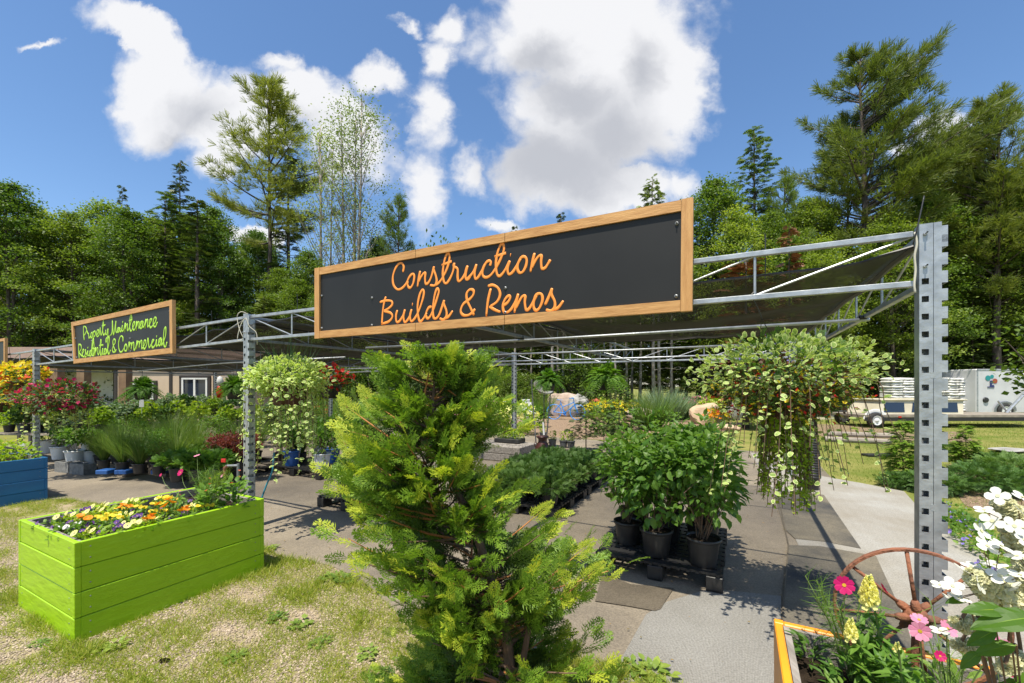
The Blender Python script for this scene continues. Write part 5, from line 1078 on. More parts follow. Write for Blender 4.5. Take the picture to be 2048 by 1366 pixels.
# ================================================================ PLANTER FLOWERS
def flower_proto(name, cat, seed, leafT, ll, lm, nl, hgt, rad, fT, fs, fmats, nf, fh, up=.8, stem=True, facing=None):
    r = np.random.default_rng(seed); t = thing(name, '', cat); f = B(); ch = []
    a = r.uniform(0, 6.28, nl); q = rad*r.uniform(.1, 1, nl)**.6; z = hgt*r.uniform(.05, .9, nl); P = np.c_[np.cos(a)*q, np.sin(a)*q, z]
    f.scat(leafT, P, np.c_[np.cos(a), np.sin(a), np.full(nl, up)]+r.normal(size=(nl, 3))*.4, A([0, 0, 1.])+r.normal(size=(nl, 3))*.3, ll*r.uniform(.6, 1.2, nl)); ch.append(f.build('leaves', L_[lm], t))
    s = B()
    for k in range(nf):
        a = r.uniform(0, 6.28); q = rad*r.uniform(.1, .95); p = A([math.cos(a)*q, math.sin(a)*q, fh*r.uniform(.75, 1.1)]); fc = (A(facing)+r.normal(size=3)*.35) if facing is not None else r.normal(size=3)*.4+A([0, 0, 1]); fc = nrm(fc)
        fb = B(); fb.scat(fT, [p], [np.cross(fc, rdir(1, r)[0])], fc, [fs*r.uniform(.8, 1.15)]); ch.append(fb.build('flower', [L_[fmats[0]], L_[fmats[1]]], t)); s.tube([p*A([.4, .4, 0]), p*A([.8, .8, .6]), p], [.002, .0015, .001], 4)
    ch.append(s.build('stems', M['stem'], t)); kids(t, *ch); return t
TPAN = T_petals(5, 1.0, .08, L_=.5)
pn = [flower_proto('pansy_plant', 'pansy', 101, TLW, .028, 'mid', 80, .08, .08, TPAN, .033, ('yel', 'org'), 6, .085, facing=(-.2, -.7, .7)), flower_proto('pansy_plant', 'pansy', 102, TLW, .028, 'mid', 80, .08, .08, TPAN, .031, ('pur', 'yel'), 5, .085, facing=(-.2, -.7, .7)),
      flower_proto('pansy_plant', 'pansy', 103, TLW, .028, 'mid', 80, .08, .08, TPAN, .031, ('whitef', 'pur'), 4, .085, facing=(-.2, -.7, .7)), flower_proto('pansy_plant', 'pansy', 104, TLW, .028, 'lime', 80, .08, .08, TPAN, .033, ('snap', 'pur'), 5, .085, facing=(-.2, -.7, .7))]
nm_ = ['golden yellow', 'deep purple', 'white faced', 'pale yellow']
k = 0
for bi, bq in enumerate(np.linspace(.42, 1.10, 8)):
    for ai, aq in enumerate(np.linspace(.11, .84, 6)):
        if rng.random() < .16: continue
        c_ = [0, 3, 0, 3, 1, 0, 3, 1][(bi*3+ai*5+k) % 8]; 
        if bi > 5 and ai < 4: c_ = [1, 2, 1, 3][(bi+ai) % 4]
        place(pn[c_], tuple(GP(aq+rng.normal()*.02, bq+rng.normal()*.02, .0)), rng.uniform(-.6, .6), rng.uniform(.8, 1.15), nm_[c_]+' pansy in the bed of the lime green planter', 'pansies in the lime green planter'); k += 1
mg_ = flower_proto('marigold_plant', 'marigold', 105, TLF, .04, 'mid', 60, .12, .08, T_petals(11, .5, .22, L_=.5), .05, ('org', 'org'), 4, .15)
for (a, q, s, l) in ((.22, .62, 1.1, 'orange marigold in the middle of the pansies, tallest'), (.06, .78, .8, 'orange marigold close to the long front board'), (.07, .56, .8, 'orange marigold near the board, right of the other'), (.55, .75, .8, 'small orange marigold on the rear side of the pansies'), (.45, 1.02, .8, 'orange marigold nearest the left front corner')): place(mg_, tuple(GP(a, q)), a*9, s, l, 'marigolds in the lime green planter')
def feathery(name, label, base, hgt, rad, n, mname, flowers, seed, blade=.05, stems_n=9):
    """cosmos: threadlike leaves on thin stems; flowers: (x,y,z, size, petals, centre, facing)"""
    r = np.random.default_rng(seed); base = A(base); th = thing(name, label, 'cosmos', tuple(base)); f = B(); s = B()
    for k in range(stems_n):
        a = r.uniform(0, 6.28); e = base+A([math.cos(a)*rad*r.uniform(.2, 1), math.sin(a)*rad*r.uniform(.2, 1), hgt*r.uniform(.6, 1.05)]); m_ = (base+e)/2+A([0, 0, .03]); pts = smooth_path([base+r.normal(size=3)*A([.015, .015, 0]), m_, e], 8); s.tube(pts, .0022, 4)
        nn = n//stems_n; i = r.integers(2, len(pts), nn); f.scat(T_blade(.035, .3), pts[i], rdir(nn, r)+A([0, 0, .5]), rdir(nn, r), blade*r.uniform(.6, 1.5, nn))
    f.build('feathery_leaves', L_[mname], th)
    for (p, sz, m0, m1, fc) in flowers:
        p = A(p); b = B(); fc = nrm(A(fc)); b.scat(T_round(8, .62, .12, notch=.10), [p], [np.cross(fc, A([.3, .1, .9]))], fc, [sz]); b.build('flower', [L_[m0], L_[m1]], th); s.tube(smooth_path([base, base+(p-base)*A([.8, .8, .5]), p-fc*.004]), .0018, 4)
    s.build('stems', M['stem'], th)
FC = (-.35, -.8, .45)
feathery('cosmos_plant', 'feathery cosmos with a magenta flower at the back of the lime green planter', GP(.32, .30), .36, .15, 1100, 'mid', [(pix(362, 945, 3.95), .075, 'mag', 'core', FC), (pix(394, 912, 4.1), .06, 'pinkf', 'core', (-.2, -.3, 1)), (pix(322, 950, 4.0), .035, 'mag', 'core', FC)], 111, .055, 14)
feathery('cosmos_plant', 'bushy pale cosmos right of centre in the lime green planter', GP(.16, .32), .32, .14, 900, 'lime', [(pix(444, 952, 3.85), .03, 'pinkf', 'core', FC)], 112, .05, 12)
sg = flower_proto('snapdragon_plant', 'snapdragon', 106, TLF, .05, 'dog', 90, .20, .06, T_petals(5, .6, .3), .02, ('coral', 'pinkf'), 3, .22, up=.7)
for (a, q, s, l) in ((.07, .20, 1.35, 'leafy snapdragon at the right end of the lime green planter'), (.12, .36, 1.2, 'leafy snapdragon beside the pale cosmos'), (.35, .50, .8, 'short leafy snapdragon behind the marigold'), (.5, .22, .9, 'leafy snapdragon in the far corner of the lime green planter')): place(sg, tuple(GP(a, q)), a*20, s, l, 'snapdragons in the lime green planter')
lm_ = flower_proto('lime_plant', 'bedding plant', 107, TLW, .055, 'lime', 110, .26, .17, TP5, .03, ('yel', 'yel'), 3, .26)
k = 0
for a in (.2, .5, .8):
    for q in (.2, .55, .9): place(lm_, tuple(BP(a, q)), k, rng.uniform(.9, 1.25), 'lime leafed plant filling the blue planter', 'lime plants in the blue planter'); k += 1
# orange planter: cosmos, snapdragons
def Ppl(px, py, Y): return pix(px, py, Y)
feathery('cosmos_plant', 'feathery cosmos with one big magenta flower at the left of the orange planter', (1.20, 1.52, .55), .34, .17, 760, 'mid', [(Ppl(1688, 1170, 1.42), .064, 'mag', 'core', (-.5, -.85, .25)), (Ppl(1766, 1177, 1.5), .04, 'mag', 'core', (.8, -.3, .4))], 113, .055, 12)
feathery('cosmos_plant', 'cosmos with pale pink flowers before the wheel hub', (1.33, 1.30, .55), .36, .12, 420, 'mid', [(Ppl(1840, 1262, 1.22), .056, 'pinkf', 'core', (-.6, -.75, .2)), (Ppl(1838, 1240, 1.26), .045, 'pinkf', 'core', (-.2, -.3, .9)), (Ppl(1895, 1258, 1.2), .05, 'pinkf', 'core', (.2, -.7, .7)), (Ppl(1880, 1312, 1.2), .03, 'mag', 'core', FC)], 114, .04, 9)
feathery('cosmos_plant', 'cosmos with pink and magenta flowers at the right edge of the photo', (1.50, 1.12, .55), .30, .12, 380, 'mid', [(Ppl(2038, 1345, 1.1), .045, 'mag', 'core', (-.5, -.8, .3)), (Ppl(1985, 1278, 1.15), .035, 'pinkf', 'core', FC), (Ppl(2010, 1290, 1.15), .03, 'pinkf', 'core', FC)], 115, .04, 9)
def snap(label, base, top, seed, sp=.085, wd=.024, n=26):
    r = np.random.default_rng(seed); base = A(base); top = A(top); th = thing('snapdragon_plant', label, 'snapdragon', tuple(base)); s = B(); pts = smooth_path([base, (base+top)/2+A([.01, 0, 0]), top], 10); s.tube(pts, .0028, 5)
    f = B(); m_ = 60; i = r.integers(0, int(len(pts)*.75), m_); f.scat(T_leaf(.32, .08, -.3), pts[i]+r.normal(size=(m_, 3))*.008, rdir(m_, r)*A([1, 1, .4])+A([0, 0, .25]), A([0, 0, 1.]), .062*r.uniform(.6, 1.2, m_))
    for k in range(7): # side shoots
        a = r.uniform(0, 6.28); e = base+A([math.cos(a)*.06, math.sin(a)*.06, r.uniform(.08, .2)]); s.tube([base, e], .002, 4); f.scat(T_leaf(.32, .08, -.3), np.repeat([e], 14, 0)+r.normal(size=(14, 3))*.012, rdir(14, r)+A([0, 0, .4]), A([0, 0, 1.]), .055)
    f.build('leaves', L_['dog'], th); s.build('stem', M['stem'], th)
    for k in range(n):
        q = k/n; a = k*2.4; p = top-A([0, 0, 1.])*sp*q; o = A([math.cos(a), math.sin(a), .15]); b = B(); z_ = wd*(.45+.75*min(1, q*1.6)); p = p+o*z_*.35
        b.scat(T_petals(3, .95, .35, False), [p, p-A([0, 0, z_*.35])], [A([0, 0, 1.]), A([0, 0, -1.])], o, [z_*1.15, z_*1.25]); b.build('floret', L_['snap'], th)
snap('pale yellow snapdragon spike beside the magenta cosmos, taller one', (1.25, 1.45, .55), Ppl(1738, 1152, 1.42), 121)
snap('shorter pale yellow snapdragon spike just below the taller one', (1.20, 1.42, .55), Ppl(1702, 1238, 1.40), 122, .06, .017, 18)
snap('small yellow snapdragon with broad leaves at the bottom of the photo', (1.16, 1.28, .55), Ppl(1795, 1285, 1.25), 123, .02, .010, 5)
sp_ = flower_proto('leafy_seedling', 'bedding plant', 108, T_leaf(.35, .1, -.2), .05, 'mid', 70, .13, .07, TP5, .01, ('snap', 'snap'), 1, .1)
for i, (x, y, s) in enumerate([(1.13, 1.62, .8), (1.12, 1.44, .9), (1.05, 1.36, .8), (1.30, 1.22, 1.2), (1.02, 1.22, .9), (1.42, 1.36, 1.1), (1.10, 1.12, 1.), (1.52, 1.25, 1.)]): place(sp_, (x, y, .55), i, s, 'narrow leafed bedding plant on the dark soil of the orange planter', 'bedding plants in the orange planter')
# rusted wheel
M['rusty'] = mat('rusted_iron', (.30, .115, .06), (.16, .075, .05), scale=16, rough=.85, spec=.3, bump=.5, bscale=60)
def wheel(c, R):
    c = A(c); th = thing('iron_wheel', 'rusted iron spoked wheel standing in the orange planter before the nearest post', 'wheel', tuple(c)); X = -TD; Z = A([0, 0, 1.])
    a = np.linspace(0, 2*PI, 49); b = B(); pts = c+R*(np.cos(a)[:, None]*X+np.sin(a)[:, None]*Z)
    n = 48; V = []
    for k in range(n):
        d = math.cos(a[k])*X+math.sin(a[k])*Z
        for (rr_, w) in ((R, -.011), (R, .011), (R-.008, .011), (R-.008, -.011)): V.append(c+d*rr_+ND*w)
    Fq = [[4*k+i, 4*k+(i+1) % 4, 4*((k+1) % n)+(i+1) % 4, 4*((k+1) % n)+i] for k in range(n) for i in range(4)]
    b.add(V, Fq); b.build('rim', M['rusty'], th, smooth=False)
    b = B(); b.lathe([(.0, -.035), (.022, -.035), (.024, -.02), (.034, -.012), (.036, .012), (.024, .02), (.022, .035), (.0, .035)], c, 16, ax=tuple(ND)); b.build('hub', M['rusty'], th, smooth=True)
    for k in range(8):
        t = PI/2+.12+k*PI/4; d = math.cos(t)*X+math.sin(t)*Z; o = ND*(.012 if k % 2 else -.012); s = B(); s.tube([c+d*.02+o, c+d*(R-.006)+o*.3], .0062, 8); s.tube([c+d*.022+o, c+d*.034+o, c+d*.05+o, c+d*.062+o], [.012, .015, .014, .009], 8); s.build('spoke', M['rusty'], th, smooth=True)
    b = B(); b.tube([c, A([c[0], c[1]+.01, .50])], .012, 8); b.build('stake', M['rusty'], th)
wheel((1.425, 1.515, .785), .238)

# hydrangea close to the camera
def hydrangea():
    r = np.random.default_rng(131); base = A([1.12, .92, 0]); th = thing('hydrangea_bush', 'white panicle hydrangea in flower close to the camera at the right edge', 'hydrangea', tuple(base)); s = B(); lv = B(); cr = B(); cs = B()
    heads = [(pix(1985, 1178, .80), A([-.55, -.1, .35]), .115, .040), (pix(2040, 1055, .84), A([-.45, 0, .6]), .13, .045), (pix(2075, 1160, .78), A([-.2, -.2, .7]), .12, .05), (pix(1935, 1250, .86), A([-.6, 0, .1]), .06, .022), (pix(2020, 1330, .80), A([-.4, -.1, -.1]), .05, .02), (pix(1935, 1292, .9), A([-.6, .1, 0]), .05, .018)]
    for (c, d, l, w) in heads:
        d = nrm(d); s.tube(smooth_path([base, (base+c)/2+A([.05, 0, .02]), c-d*l*.5, c+d*l*.4]), .0032, 6); n = int(5200*l*w/.005*.24); q = r.uniform(0, 1, n); rad = w*(1-q*.75)*r.uniform(.6, 1, n); a = r.uniform(0, 6.28, n); X = nrm(np.cross(d, A([0, 0, 1.]))); Y = np.cross(d, X)
        P = c+d*(l*(q-.5))[:, None]+X*(rad*np.cos(a))[:, None]+Y*(rad*np.sin(a))[:, None]; o = nrm(P-(c-d*l*.3)); cr.scat(T_petals(5, .7, .25, True), P, rdir(n, r), o, r.uniform(.009, .014, n))
        for k in range(0, n, 3): cs.tube([c+d*l*(q[k]-.62), P[k]], .0007, 3, cap=False)
    fl = [(1995,992,.84),(2010,1012,.84),(1968,1020,.80),(2040,1022,.8),(1985,1042,.82),(2028,1052,.78),(1962,1062,.80),(2048,1080,.8),(1975,1092,.78),(2002,1092,.76),(2034,1112,.75),(1990,1130,.8),(1932,1142,.80),(2000,1152,.77),(1905,1172,.80),(1960,1170,.78),(1880,1170,.84),(1918,1196,.80),(2040,1150,.74),(2020,1175,.78),(1898,1198,.84),(1880,1262,.9),(1942,1132,.86),(2045,995,.86)]
    for (px, py, Y) in fl:
        p = pix(px, py, Y); b = B(); fc = nrm(A([-.25, -.45, .85])+r.normal(size=3)*.42); b.scat(T_round(4, .88, .05, .5), [p], [np.cross(fc, r.normal(size=3))], fc, [r.uniform(.030, .040)]); b.build('floret', [L_['whitef'], L_['cream']], th)
        h = min(heads, key=lambda q: np.linalg.norm(q[0]-p)); s.tube([h[0], p-fc*.002], .0008, 4)
    for k in range(14):
        px = r.uniform(2040, 2350); py = r.uniform(1200, 1440); p = pix(px, py, r.uniform(.72, .95)); lv.scat(T_big(.52), [p], [A([-.7, r.normal()*.5, r.uniform(-.5, .2)])], A([0, 0, 1.])+r.normal(size=3)*.25, [r.uniform(.06, .10)]); s.tube([base+A([0, 0, .55]), (p+base)/2+A([0, 0, .35]), p], .0014, 4)
    for (px, py, Y, d, l) in ((1975,1215,.74,(-.9,.0,.15),.09), (2015,1235,.72,(-1,.1,-.05),.13), (1965,1275,.76,(-.8,0,-.5),.07), (1940,1320,.78,(-.7,0,-.6),.06), (1990,1295,.76,(-.9,.2,-.25),.08), (1915,1198,.80,(-.9,0,.0),.05)):
        p = pix(px, py, Y); lv.scat(T_big(.44, -.35), [p-nrm(A(d))*l*.4], [A(d)], A([0, -.6, 1.])+r.normal(size=3)*.25, [l*.72]); s.tube([base+A([0, 0, .6]), p-nrm(A(d))*l*.4], .0018, 4)
    s.build('stems', M['twig'], th); lv.build('leaves', [L_['hyd'], L_['lime']], th); cr.build('small_flowers', L_['cream'], th); cs.build('flower_stalks', M['stem'], th)
hydrangea()

# ================================================================ THINGS AROUND THE SHADE HOUSE
def lathe_thing(name, label, cat, prof, c, m, smooth=True, n=22):
    b = B(); b.lathe(prof, c, n); return tag(b.build(name, m, smooth=smooth), label, cat)
M['rustcan'] = mat('maroon_milk_can', (.075, .022, .015), (.045, .015, .012), scale=4, rough=.35)
c = gnd(1085, 931); th = thing('milk_can', 'dark maroon milk can standing beside the back post', 'milk can', tuple(c)); b = B()
b.lathe([(0, 0), (.145, 0), (.15, .02), (.15, .34), (.148, .37), (.10, .45), (.085, .48), (.085, .53), (.11, .555), (.112, .57), (0, .57)], c, 26); b.build('body', M['rustcan'], th, smooth=True)
for s_ in (-1, 1): b = B(); b.tube([c+A([s_*.10, 0, .44]), c+A([s_*.155, 0, .47]), c+A([s_*.165, 0, .42]), c+A([s_*.14, 0, .37])], .010, 6); b.build('handle', M['rustcan'], th, smooth=True)
b = B(); b.lathe([(.125, .565), (.13, .575), (.12, .59), (.04, .60), (0, .60)], c, 22); b.build('lid', M['rustcan'], th, smooth=True)
smp = potted('potted_seedling', 'potted plant', 81, (.10, .10, .12), .30, 60, TLF, .06, 'lime', .10, .19, 'grey_pot', nst=5)
for i, (px, py, l) in enumerate([(1105, 894, 'grey potted seedling standing nearest the milk can'), (1127, 896, 'middle one of three grey potted seedlings right of the milk can'), (1142, 897, 'right hand one of three grey potted seedlings'), (1086, 878, 'potted seedling behind the milk can')]): place(smp, gpos(px, py), i, 1.05, l, 'grey potted seedlings')
fir = gen_spruce('potted_fir', 'fir', '', 84, 1.0, .22, .28, 46, 'spruce', .8, .0, .10, 12)
for (px, py, s, l) in ((1172, 903, 1.45, 'small sparse fir standing behind the juniper pallets'), (1238, 905, 1.75, 'taller fir directly behind the big dogwoods'), (1208, 893, 1.2, 'small fir between the sparse fir and the dogwoods')): place(fir, gpos(px, py), px, s, l, 'small firs behind the junipers')
# stack of nested black pots
b = B(); c = gnd(1624, 980); th = thing('pot_stack', 'tall leaning stack of nested black nursery pots behind the big basket', 'pot stack', tuple(c))
for k in range(26): z = k*.038; o = c+A([-.05*(k/26)**1.3, 0, z]); b = B(); b.lathe([(.085, 0), (.105-.0006*k, .19), (.115-.0008*k, .192), (.117-.0008*k, .225), (.105, .225)], o, 18); b.build('nested_pot', M['black'], th, smooth=True)
# tap and hose
c = TL(BAY+.02, -.10, 0); th = thing('garden_tap', 'brass garden tap with a red valve on a short pipe by the second post', 'tap', tuple(c)); b = B(); b.tube([c, c+A([0, 0, .74])], .014, 8); b.tube([c+A([0, 0, .72]), c+A([-.12, -.02, .72])], .014, 8); b.build('pipe', M['galv_d'], th)
b = B(); b.tube([c+A([-.10, -.02, .72]), c+A([-.13, -.02, .70]), c+A([-.135, -.02, .62])], [.018, .02, .015], 8); b.build('spout', M['rusty'], th); b = B(); b.box(c+A([-.14, -.03, .78]), (.05, .014, .04), bev=.004); b.build('valve_handle', mat('red_paint', (.55, .02, .015), rough=.4), th)
rope('blue green hose hanging beside the second post', [pix(548, 905, 4.75), pix(545, 940, 4.72), pix(533, 970, 4.70), pix(520, 1005, 4.68), pix(506, 1040, 4.66)], .009, 'hose', 'hose', 'hose') if M.setdefault('hose', mat('blue_hose', (.03, .22, .30), rough=.4)) else None
rope('pale hose curling on the ground beside the milk can', [gnd(1060, 905, .3), gnd(1062, 925, .15), gnd(1075, 935, .03), gnd(1095, 938, .02), gnd(1120, 940, .02)], .012, 'rope', 'hose', 'hose')
# standpipe with nozzle, low timber bed with a tray, chair, barrow by the back post
th = thing('standpipe', 'thin black water pipe with a white nozzle right of the back post', 'standpipe', tuple(gnd(1088, 905))); b = B(); c = gnd(1088, 905); b.tube([c, c+A([0, 0, 1.42])], .013, 6); b.build('pipe', M['black'], th); b = B(); b.tube([c+A([.0, 0, .42]), c+A([-.02, 0, .72])], .022, 8); b.build('nozzle', M['white'], th)
c = gnd(1015, 915); b = B(); R3 = np.stack([-TD, ND, A([0, 0, 1.])], 1)
for k in range(2): b.box(c+A([-.2, 0, .09+k*.155]), (1.5, .9, .15), R3, bev=.01)
tag(b.build('timber_bed', M['old_wood']), 'low grey timber bed left of the back post', 'timber bed')
b = B(); c2 = c+A([.05, .1, .33]); b.box(c2+A([0, 0, .045]), (.62, .34, .09), R3, bev=.01); tag(b.build('plant_tray', M['black']), 'black tray on the grey timber bed', 'tray')
yt = flower_proto('tray_plant', 'bedding plant', 109, TLF, .06, 'lime', 130, .24, .16, TP5, .03, ('yel', 'yel'), 4, .26)
for i in range(3): place(yt, tuple(c2+(-TD)*(i-1)*.19+A([0, 0, .08])), i, .95, ['yellow green plant in the black tray, left of three', 'yellow green plant in the black tray, middle', 'yellow green plant in the black tray beside the back post'][i], 'plants in the black tray')
def chair(c, rz):
    c = A(c); th = thing('garden_chair', 'white garden chair with a slatted back right of the back post', 'chair', tuple(c)); R = A([[math.cos(rz), -math.sin(rz), 0], [math.sin(rz), math.cos(rz), 0], [0, 0, 1.]])
    b = B(); b.box(c+R@A([0, 0, .42]), (.5, .48, .03), R); b.build('seat', M['white'], th); b = B(); Rb = R@A(Matrix.Rotation(-.18, 3, 'X'))
    for k in range(6): b.box(c+R@A([(k-2.5)*.083, .27, .70]), (.062, .02, .58), Rb)
    b.box(c+R@A([0, .30, .98]), (.5, .025, .05), Rb); b.build('backrest', M['white'], th)
    for x in (-.22, .22):
        for y in (-.21, .21): b = B(); b.box(c+R@A([x, y, .205]), (.035, .035, .41), R); b.build('leg', M['white'], th)
chair(gnd(1060, 846), .5)
def barrow(c):
    c = A(c); th = thing('wheelbarrow', 'grey wheelbarrow tipped up against the rack beside the back post', 'wheelbarrow', tuple(c)); b = B()
    b.lathe([(0, 0), (.10, .0), (.20, .06), (.26, .15), (.27, .16), (.25, .16), (.18, .07), (0, .02)], c+A([0, 0, 1.45]), 20, ax=(.3, -.55, .75)); b.build('tray', mat('grey_steel_tray', (.22, .22, .22), (.12, .09, .07), scale=3, rough=.5), th, smooth=True)
    for s_ in (-1, 1): b = B(); b.tube([c+A([s_*.25, 0, 1.75]), c+A([s_*.22, .1, 1.2]), c+A([s_*.12, .15, 0])], .017, 6); b.build('handle', M['galv_d'], th)
barrow(pix(1083, 0, 10.9)*A([1, 1, 0]))

# ================================================================ GARDEN BEHIND
def rock(name, label, c, R, seed, m, cat='boulder', group=None, flat=0.):
    r = np.random.default_rng(seed); n, k = 26, 18; a = np.linspace(0, 2*PI, n, endpoint=False); t = np.linspace(0, PI, k); T_, A_ = np.meshgrid(t, a, indexing='ij'); D = np.stack([np.sin(T_)*np.cos(A_), np.sin(T_)*np.sin(A_), np.cos(T_)], -1)
    h = 1.
    for q in range(9): d = nrm(r.normal(size=3)); cut = r.uniform(.62, .95); pr_ = D@d; D = np.where((pr_ > cut)[..., None], D*(cut/np.maximum(pr_, .01))[..., None], D)
    D = D*(1+.04*np.sin(D[..., :1]*9+seed)+.03*np.sin(D[..., 1:2]*14)); V = A(c)+D*A(R); b = B(); i = np.arange(k-1)[:, None]*n; j = np.arange(n)[None]; b.add(V.reshape(-1, 3), np.stack([i+j, i+n+j, i+n+(j+1) % n, i+(j+1) % n], -1).reshape(-1, 4))
    return tag(b.build(name, m, smooth=False), label, cat, group)
M['rock_p'] = mat('pink_granite', (.50, .40, .33), (.33, .24, .19), scale=2.5, rough=.9, bump=.8); M['rock_g'] = mat('grey_granite', (.42, .41, .38), (.22, .21, .20), scale=3, rough=.9, bump=.8); M['rock_t'] = mat('tan_sandstone', (.52, .38, .25), (.38, .26, .17), scale=2, rough=.9, bump=.8)
def at(px, py, Y): p = pix(px, py, Y); return (p[0], p[1], p[2])
rock('boulder', 'large pale boulder with brown top standing behind the blue bicycle', at(1132, 815, 22.5), (1.15, .6, .85), 1, M['rock_p'])
rock('boulder', 'white faced boulder leaning beside the large pale one', at(1158, 815, 22), (.62, .5, .75), 2, M['rock_g'])
rock('boulder', 'pointed pinkish boulder right of the yellow flowers', at(1283, 832, 19), (.85, .5, .45), 3, M['rock_p'])
rock('boulder', 'upright tan sandstone boulder behind the orange flowers', at(1408, 832, 18), (.78, .5, .62), 4, M['rock_t'])
rock('boulder', 'low flat tan rock right of the orange flowers', at(1448, 858, 15.5), (.62, .4, .18), 5, M['rock_t'])
rock('boulder', 'blue grey leaning rock behind the big basket', at(1466, 822, 20), (.42, .3, .55), 6, M['rock_g'])
rock('paving_slab', 'flat grey stone slab among the evergreens at the right edge', (gnd(2020, 905)[0], gnd(2020, 905)[1], .06), (.42, .3, .05), 7, M['rock_g'], 'stone slab')
b = B(); p, q = gnd(1330, 872, .12), gnd(1395, 866, .12); b.tube([p, (p+q)/2+A([0, 0, .02]), q], [.12, .13, .11], 12); tag(b.build('log', M['old_wood']), 'weathered log lying before the tan boulder', 'log')
for (x0, y0, x1, y1, r_, l) in ((1655, 868, 1790, 872, .09, 'upper long grey log at the edge of the mulch strip'), (1650, 878, 1782, 884, .08, 'lower long grey log at the edge of the mulch strip')):
    b = B(); p, q = gnd(x0, y0, .07), gnd(x1, y1, .07); b.tube([p, (p+q)/2, q], r_, 10); tag(b.build('log', M['bench']), l, 'log')
b = B(); c = gnd(1757, 910, .03); b.box(c, (.62, .22, .05), bev=.01); tag(b.build('plank', M['black']), 'short dark plank lying on the lawn left of the nearest post', 'plank')
def bicycle(label, px, py, Y, paint, flip=1, sc=1., yaw=0., lean=0.):
    c = gnd(px, py); c = A([(px-1024)/F0*Y, Y, 0]); th = thing('bicycle', label, 'bicycle', tuple(c)); X = A([math.cos(yaw)*flip, math.sin(yaw), 0]); Z = A([0, 0, 1.]); Yn = nrm(np.cross(Z, X)); R = .34*sc
    def P(x, z, y=0): return c+X*x*sc+Z*z*sc+Yn*(y*sc+z*lean)
    for x in (-.53, .53):
        b = B(); a = np.linspace(0, 2*PI, 29); b.tube([P(x+math.cos(t)*.33, .345+math.sin(t)*.33) for t in a], .022, 6); w = b.build('wheel', paint, th)
        s = B()
        for k in range(12): t = k*PI/6; s.tube([P(x, .345), P(x+math.cos(t)*.31, .345+math.sin(t)*.31)], .004, 3)
        s.lathe([(.03, -.03), (.03, .03)], P(x, .345), 8, ax=tuple(Yn)); o = s.build('spokes', paint, None, org=tuple(c)); o.parent = w
    b = B(); bb_ = (-.05, .30); st = (-.22, .72); hd = (.36, .78); hb_ = (.39, .66)
    for p, q in ((bb_, st), (bb_, hb_), (bb_, (-.53, .345)), (st, (-.53, .345)), ((-.15, .56), hd), (hd, (.53, .345)), (hb_, (.53, .345))): b.tube([P(*p), P(*q)], .022, 6)
    b.tube([P(*st), P(-.25, .84)], .018, 6); b.tube([P(*hd), P(.34, .93)], .018, 6); b.build('frame', paint, th)
    b = B(); b.tube([P(.20, .97, .26), P(.30, .96, .22), P(.35, .95, 0), P(.30, .96, -.22), P(.20, .97, -.26)], .016, 6); b.build('handlebar', paint, th); b = B(); b.tube([P(-.40, .88), P(-.30, .88), P(-.14, .87)], [.08, .07, .03], 8, flat=Z); b.build('saddle', paint, th)
    b = B(); b.lathe([(.09, -.01), (.09, .01), (0, .01)], P(*bb_), 12, ax=tuple(Yn)); b.tube([P(-.05, .30), P(.03, .16)], .013, 5); b.tube([P(-.05, .30), P(-.13, .44)], .013, 5); b.build('crank', paint, th)
bicycle('cream white painted bicycle standing in the flower garden left of the back post', 1018, 0, 19.5, mat('cream_paint', (.66, .68, .50), rough=.5), 1, 1.0, .15)
bicycle('bright blue painted bicycle leaning before the large boulder', 1131, 0, 20, mat('bright_blue_paint', (.02, .22, .62), rough=.4), 1, 1.05, -.35, .1)
# perennials of the garden: clumps one can tell apart
def clump(name, cat, seed, R, hgt, lm, nl, ls, T, fm=None, nf=0, fs=.06, blades=False):
    r = np.random.default_rng(seed); t = thing(name, '', cat); f = B(); ch = []
    if blades: a = r.uniform(0, 6.28, nl); q = R*r.uniform(0, 1, nl)**.5; f.scat(T_blade(.03, .3), np.c_[np.cos(a)*q*.5, np.sin(a)*q*.5, np.zeros(nl)], np.c_[np.cos(a)*.4, np.sin(a)*.4, np.ones(nl)], rdir(nl, r), hgt*r.uniform(.6, 1.1, nl), wid=hgt)
    else: leaves_ball(f, r, nl, (0, 0, hgt*.5), (R, R, hgt*.5), T, ls)
    ch.append(f.build('foliage', L_[lm], t))
    if fm:
        g = B(); d = rdir(nf, r)*A([1, 1, .6]); d[:, 2] = np.abs(d[:, 2]); P = A([0, 0, hgt*.5])+d*A([R, R, hgt*.62]); g.scat(T_petals(5, .8, .1, False), P, rdir(nf, r), d+A([0, -.5, .5]), fs*r.uniform(.7, 1.3, nf)); o = g.build('blossoms', L_[fm], t); o['kind'] = 'stuff'; ch.append(o)
    kids(t, *ch); return t
CL = dict(yel=clump('yellow_perennial', 'perennial', 141, .5, .85, 'lime', 360, .09, TLF, 'yel', 110, .08), org=clump('orange_perennial', 'perennial', 142, .4, .75, 'lime', 260, .08, TLF, 'org', 60, .085), pink=clump('pink_perennial', 'perennial', 143, .5, 1.0, 'mid', 300, .12, TLF, 'pinkf', 70, .13), grn=clump('green_perennial', 'perennial', 144, .55, .8, 'mid', 320, .13, TLF), gld=clump('golden_shrub', 'shrub', 145, .6, 1.0, 'lime', 420, .13, TLF, 'snap', 60, .1),
      gra=clump('blue_green_grass', 'ornamental grass', 146, .6, 1.2, 'blueg', 420, .1, None, blades=True), grs=clump('tall_grass', 'ornamental grass', 147, .6, 1.1, 'grass', 420, .1, None, blades=True), red=clump('red_perennial', 'perennial', 148, .4, .9, 'mid', 220, .11, TLF, 'coral', 40, .14))
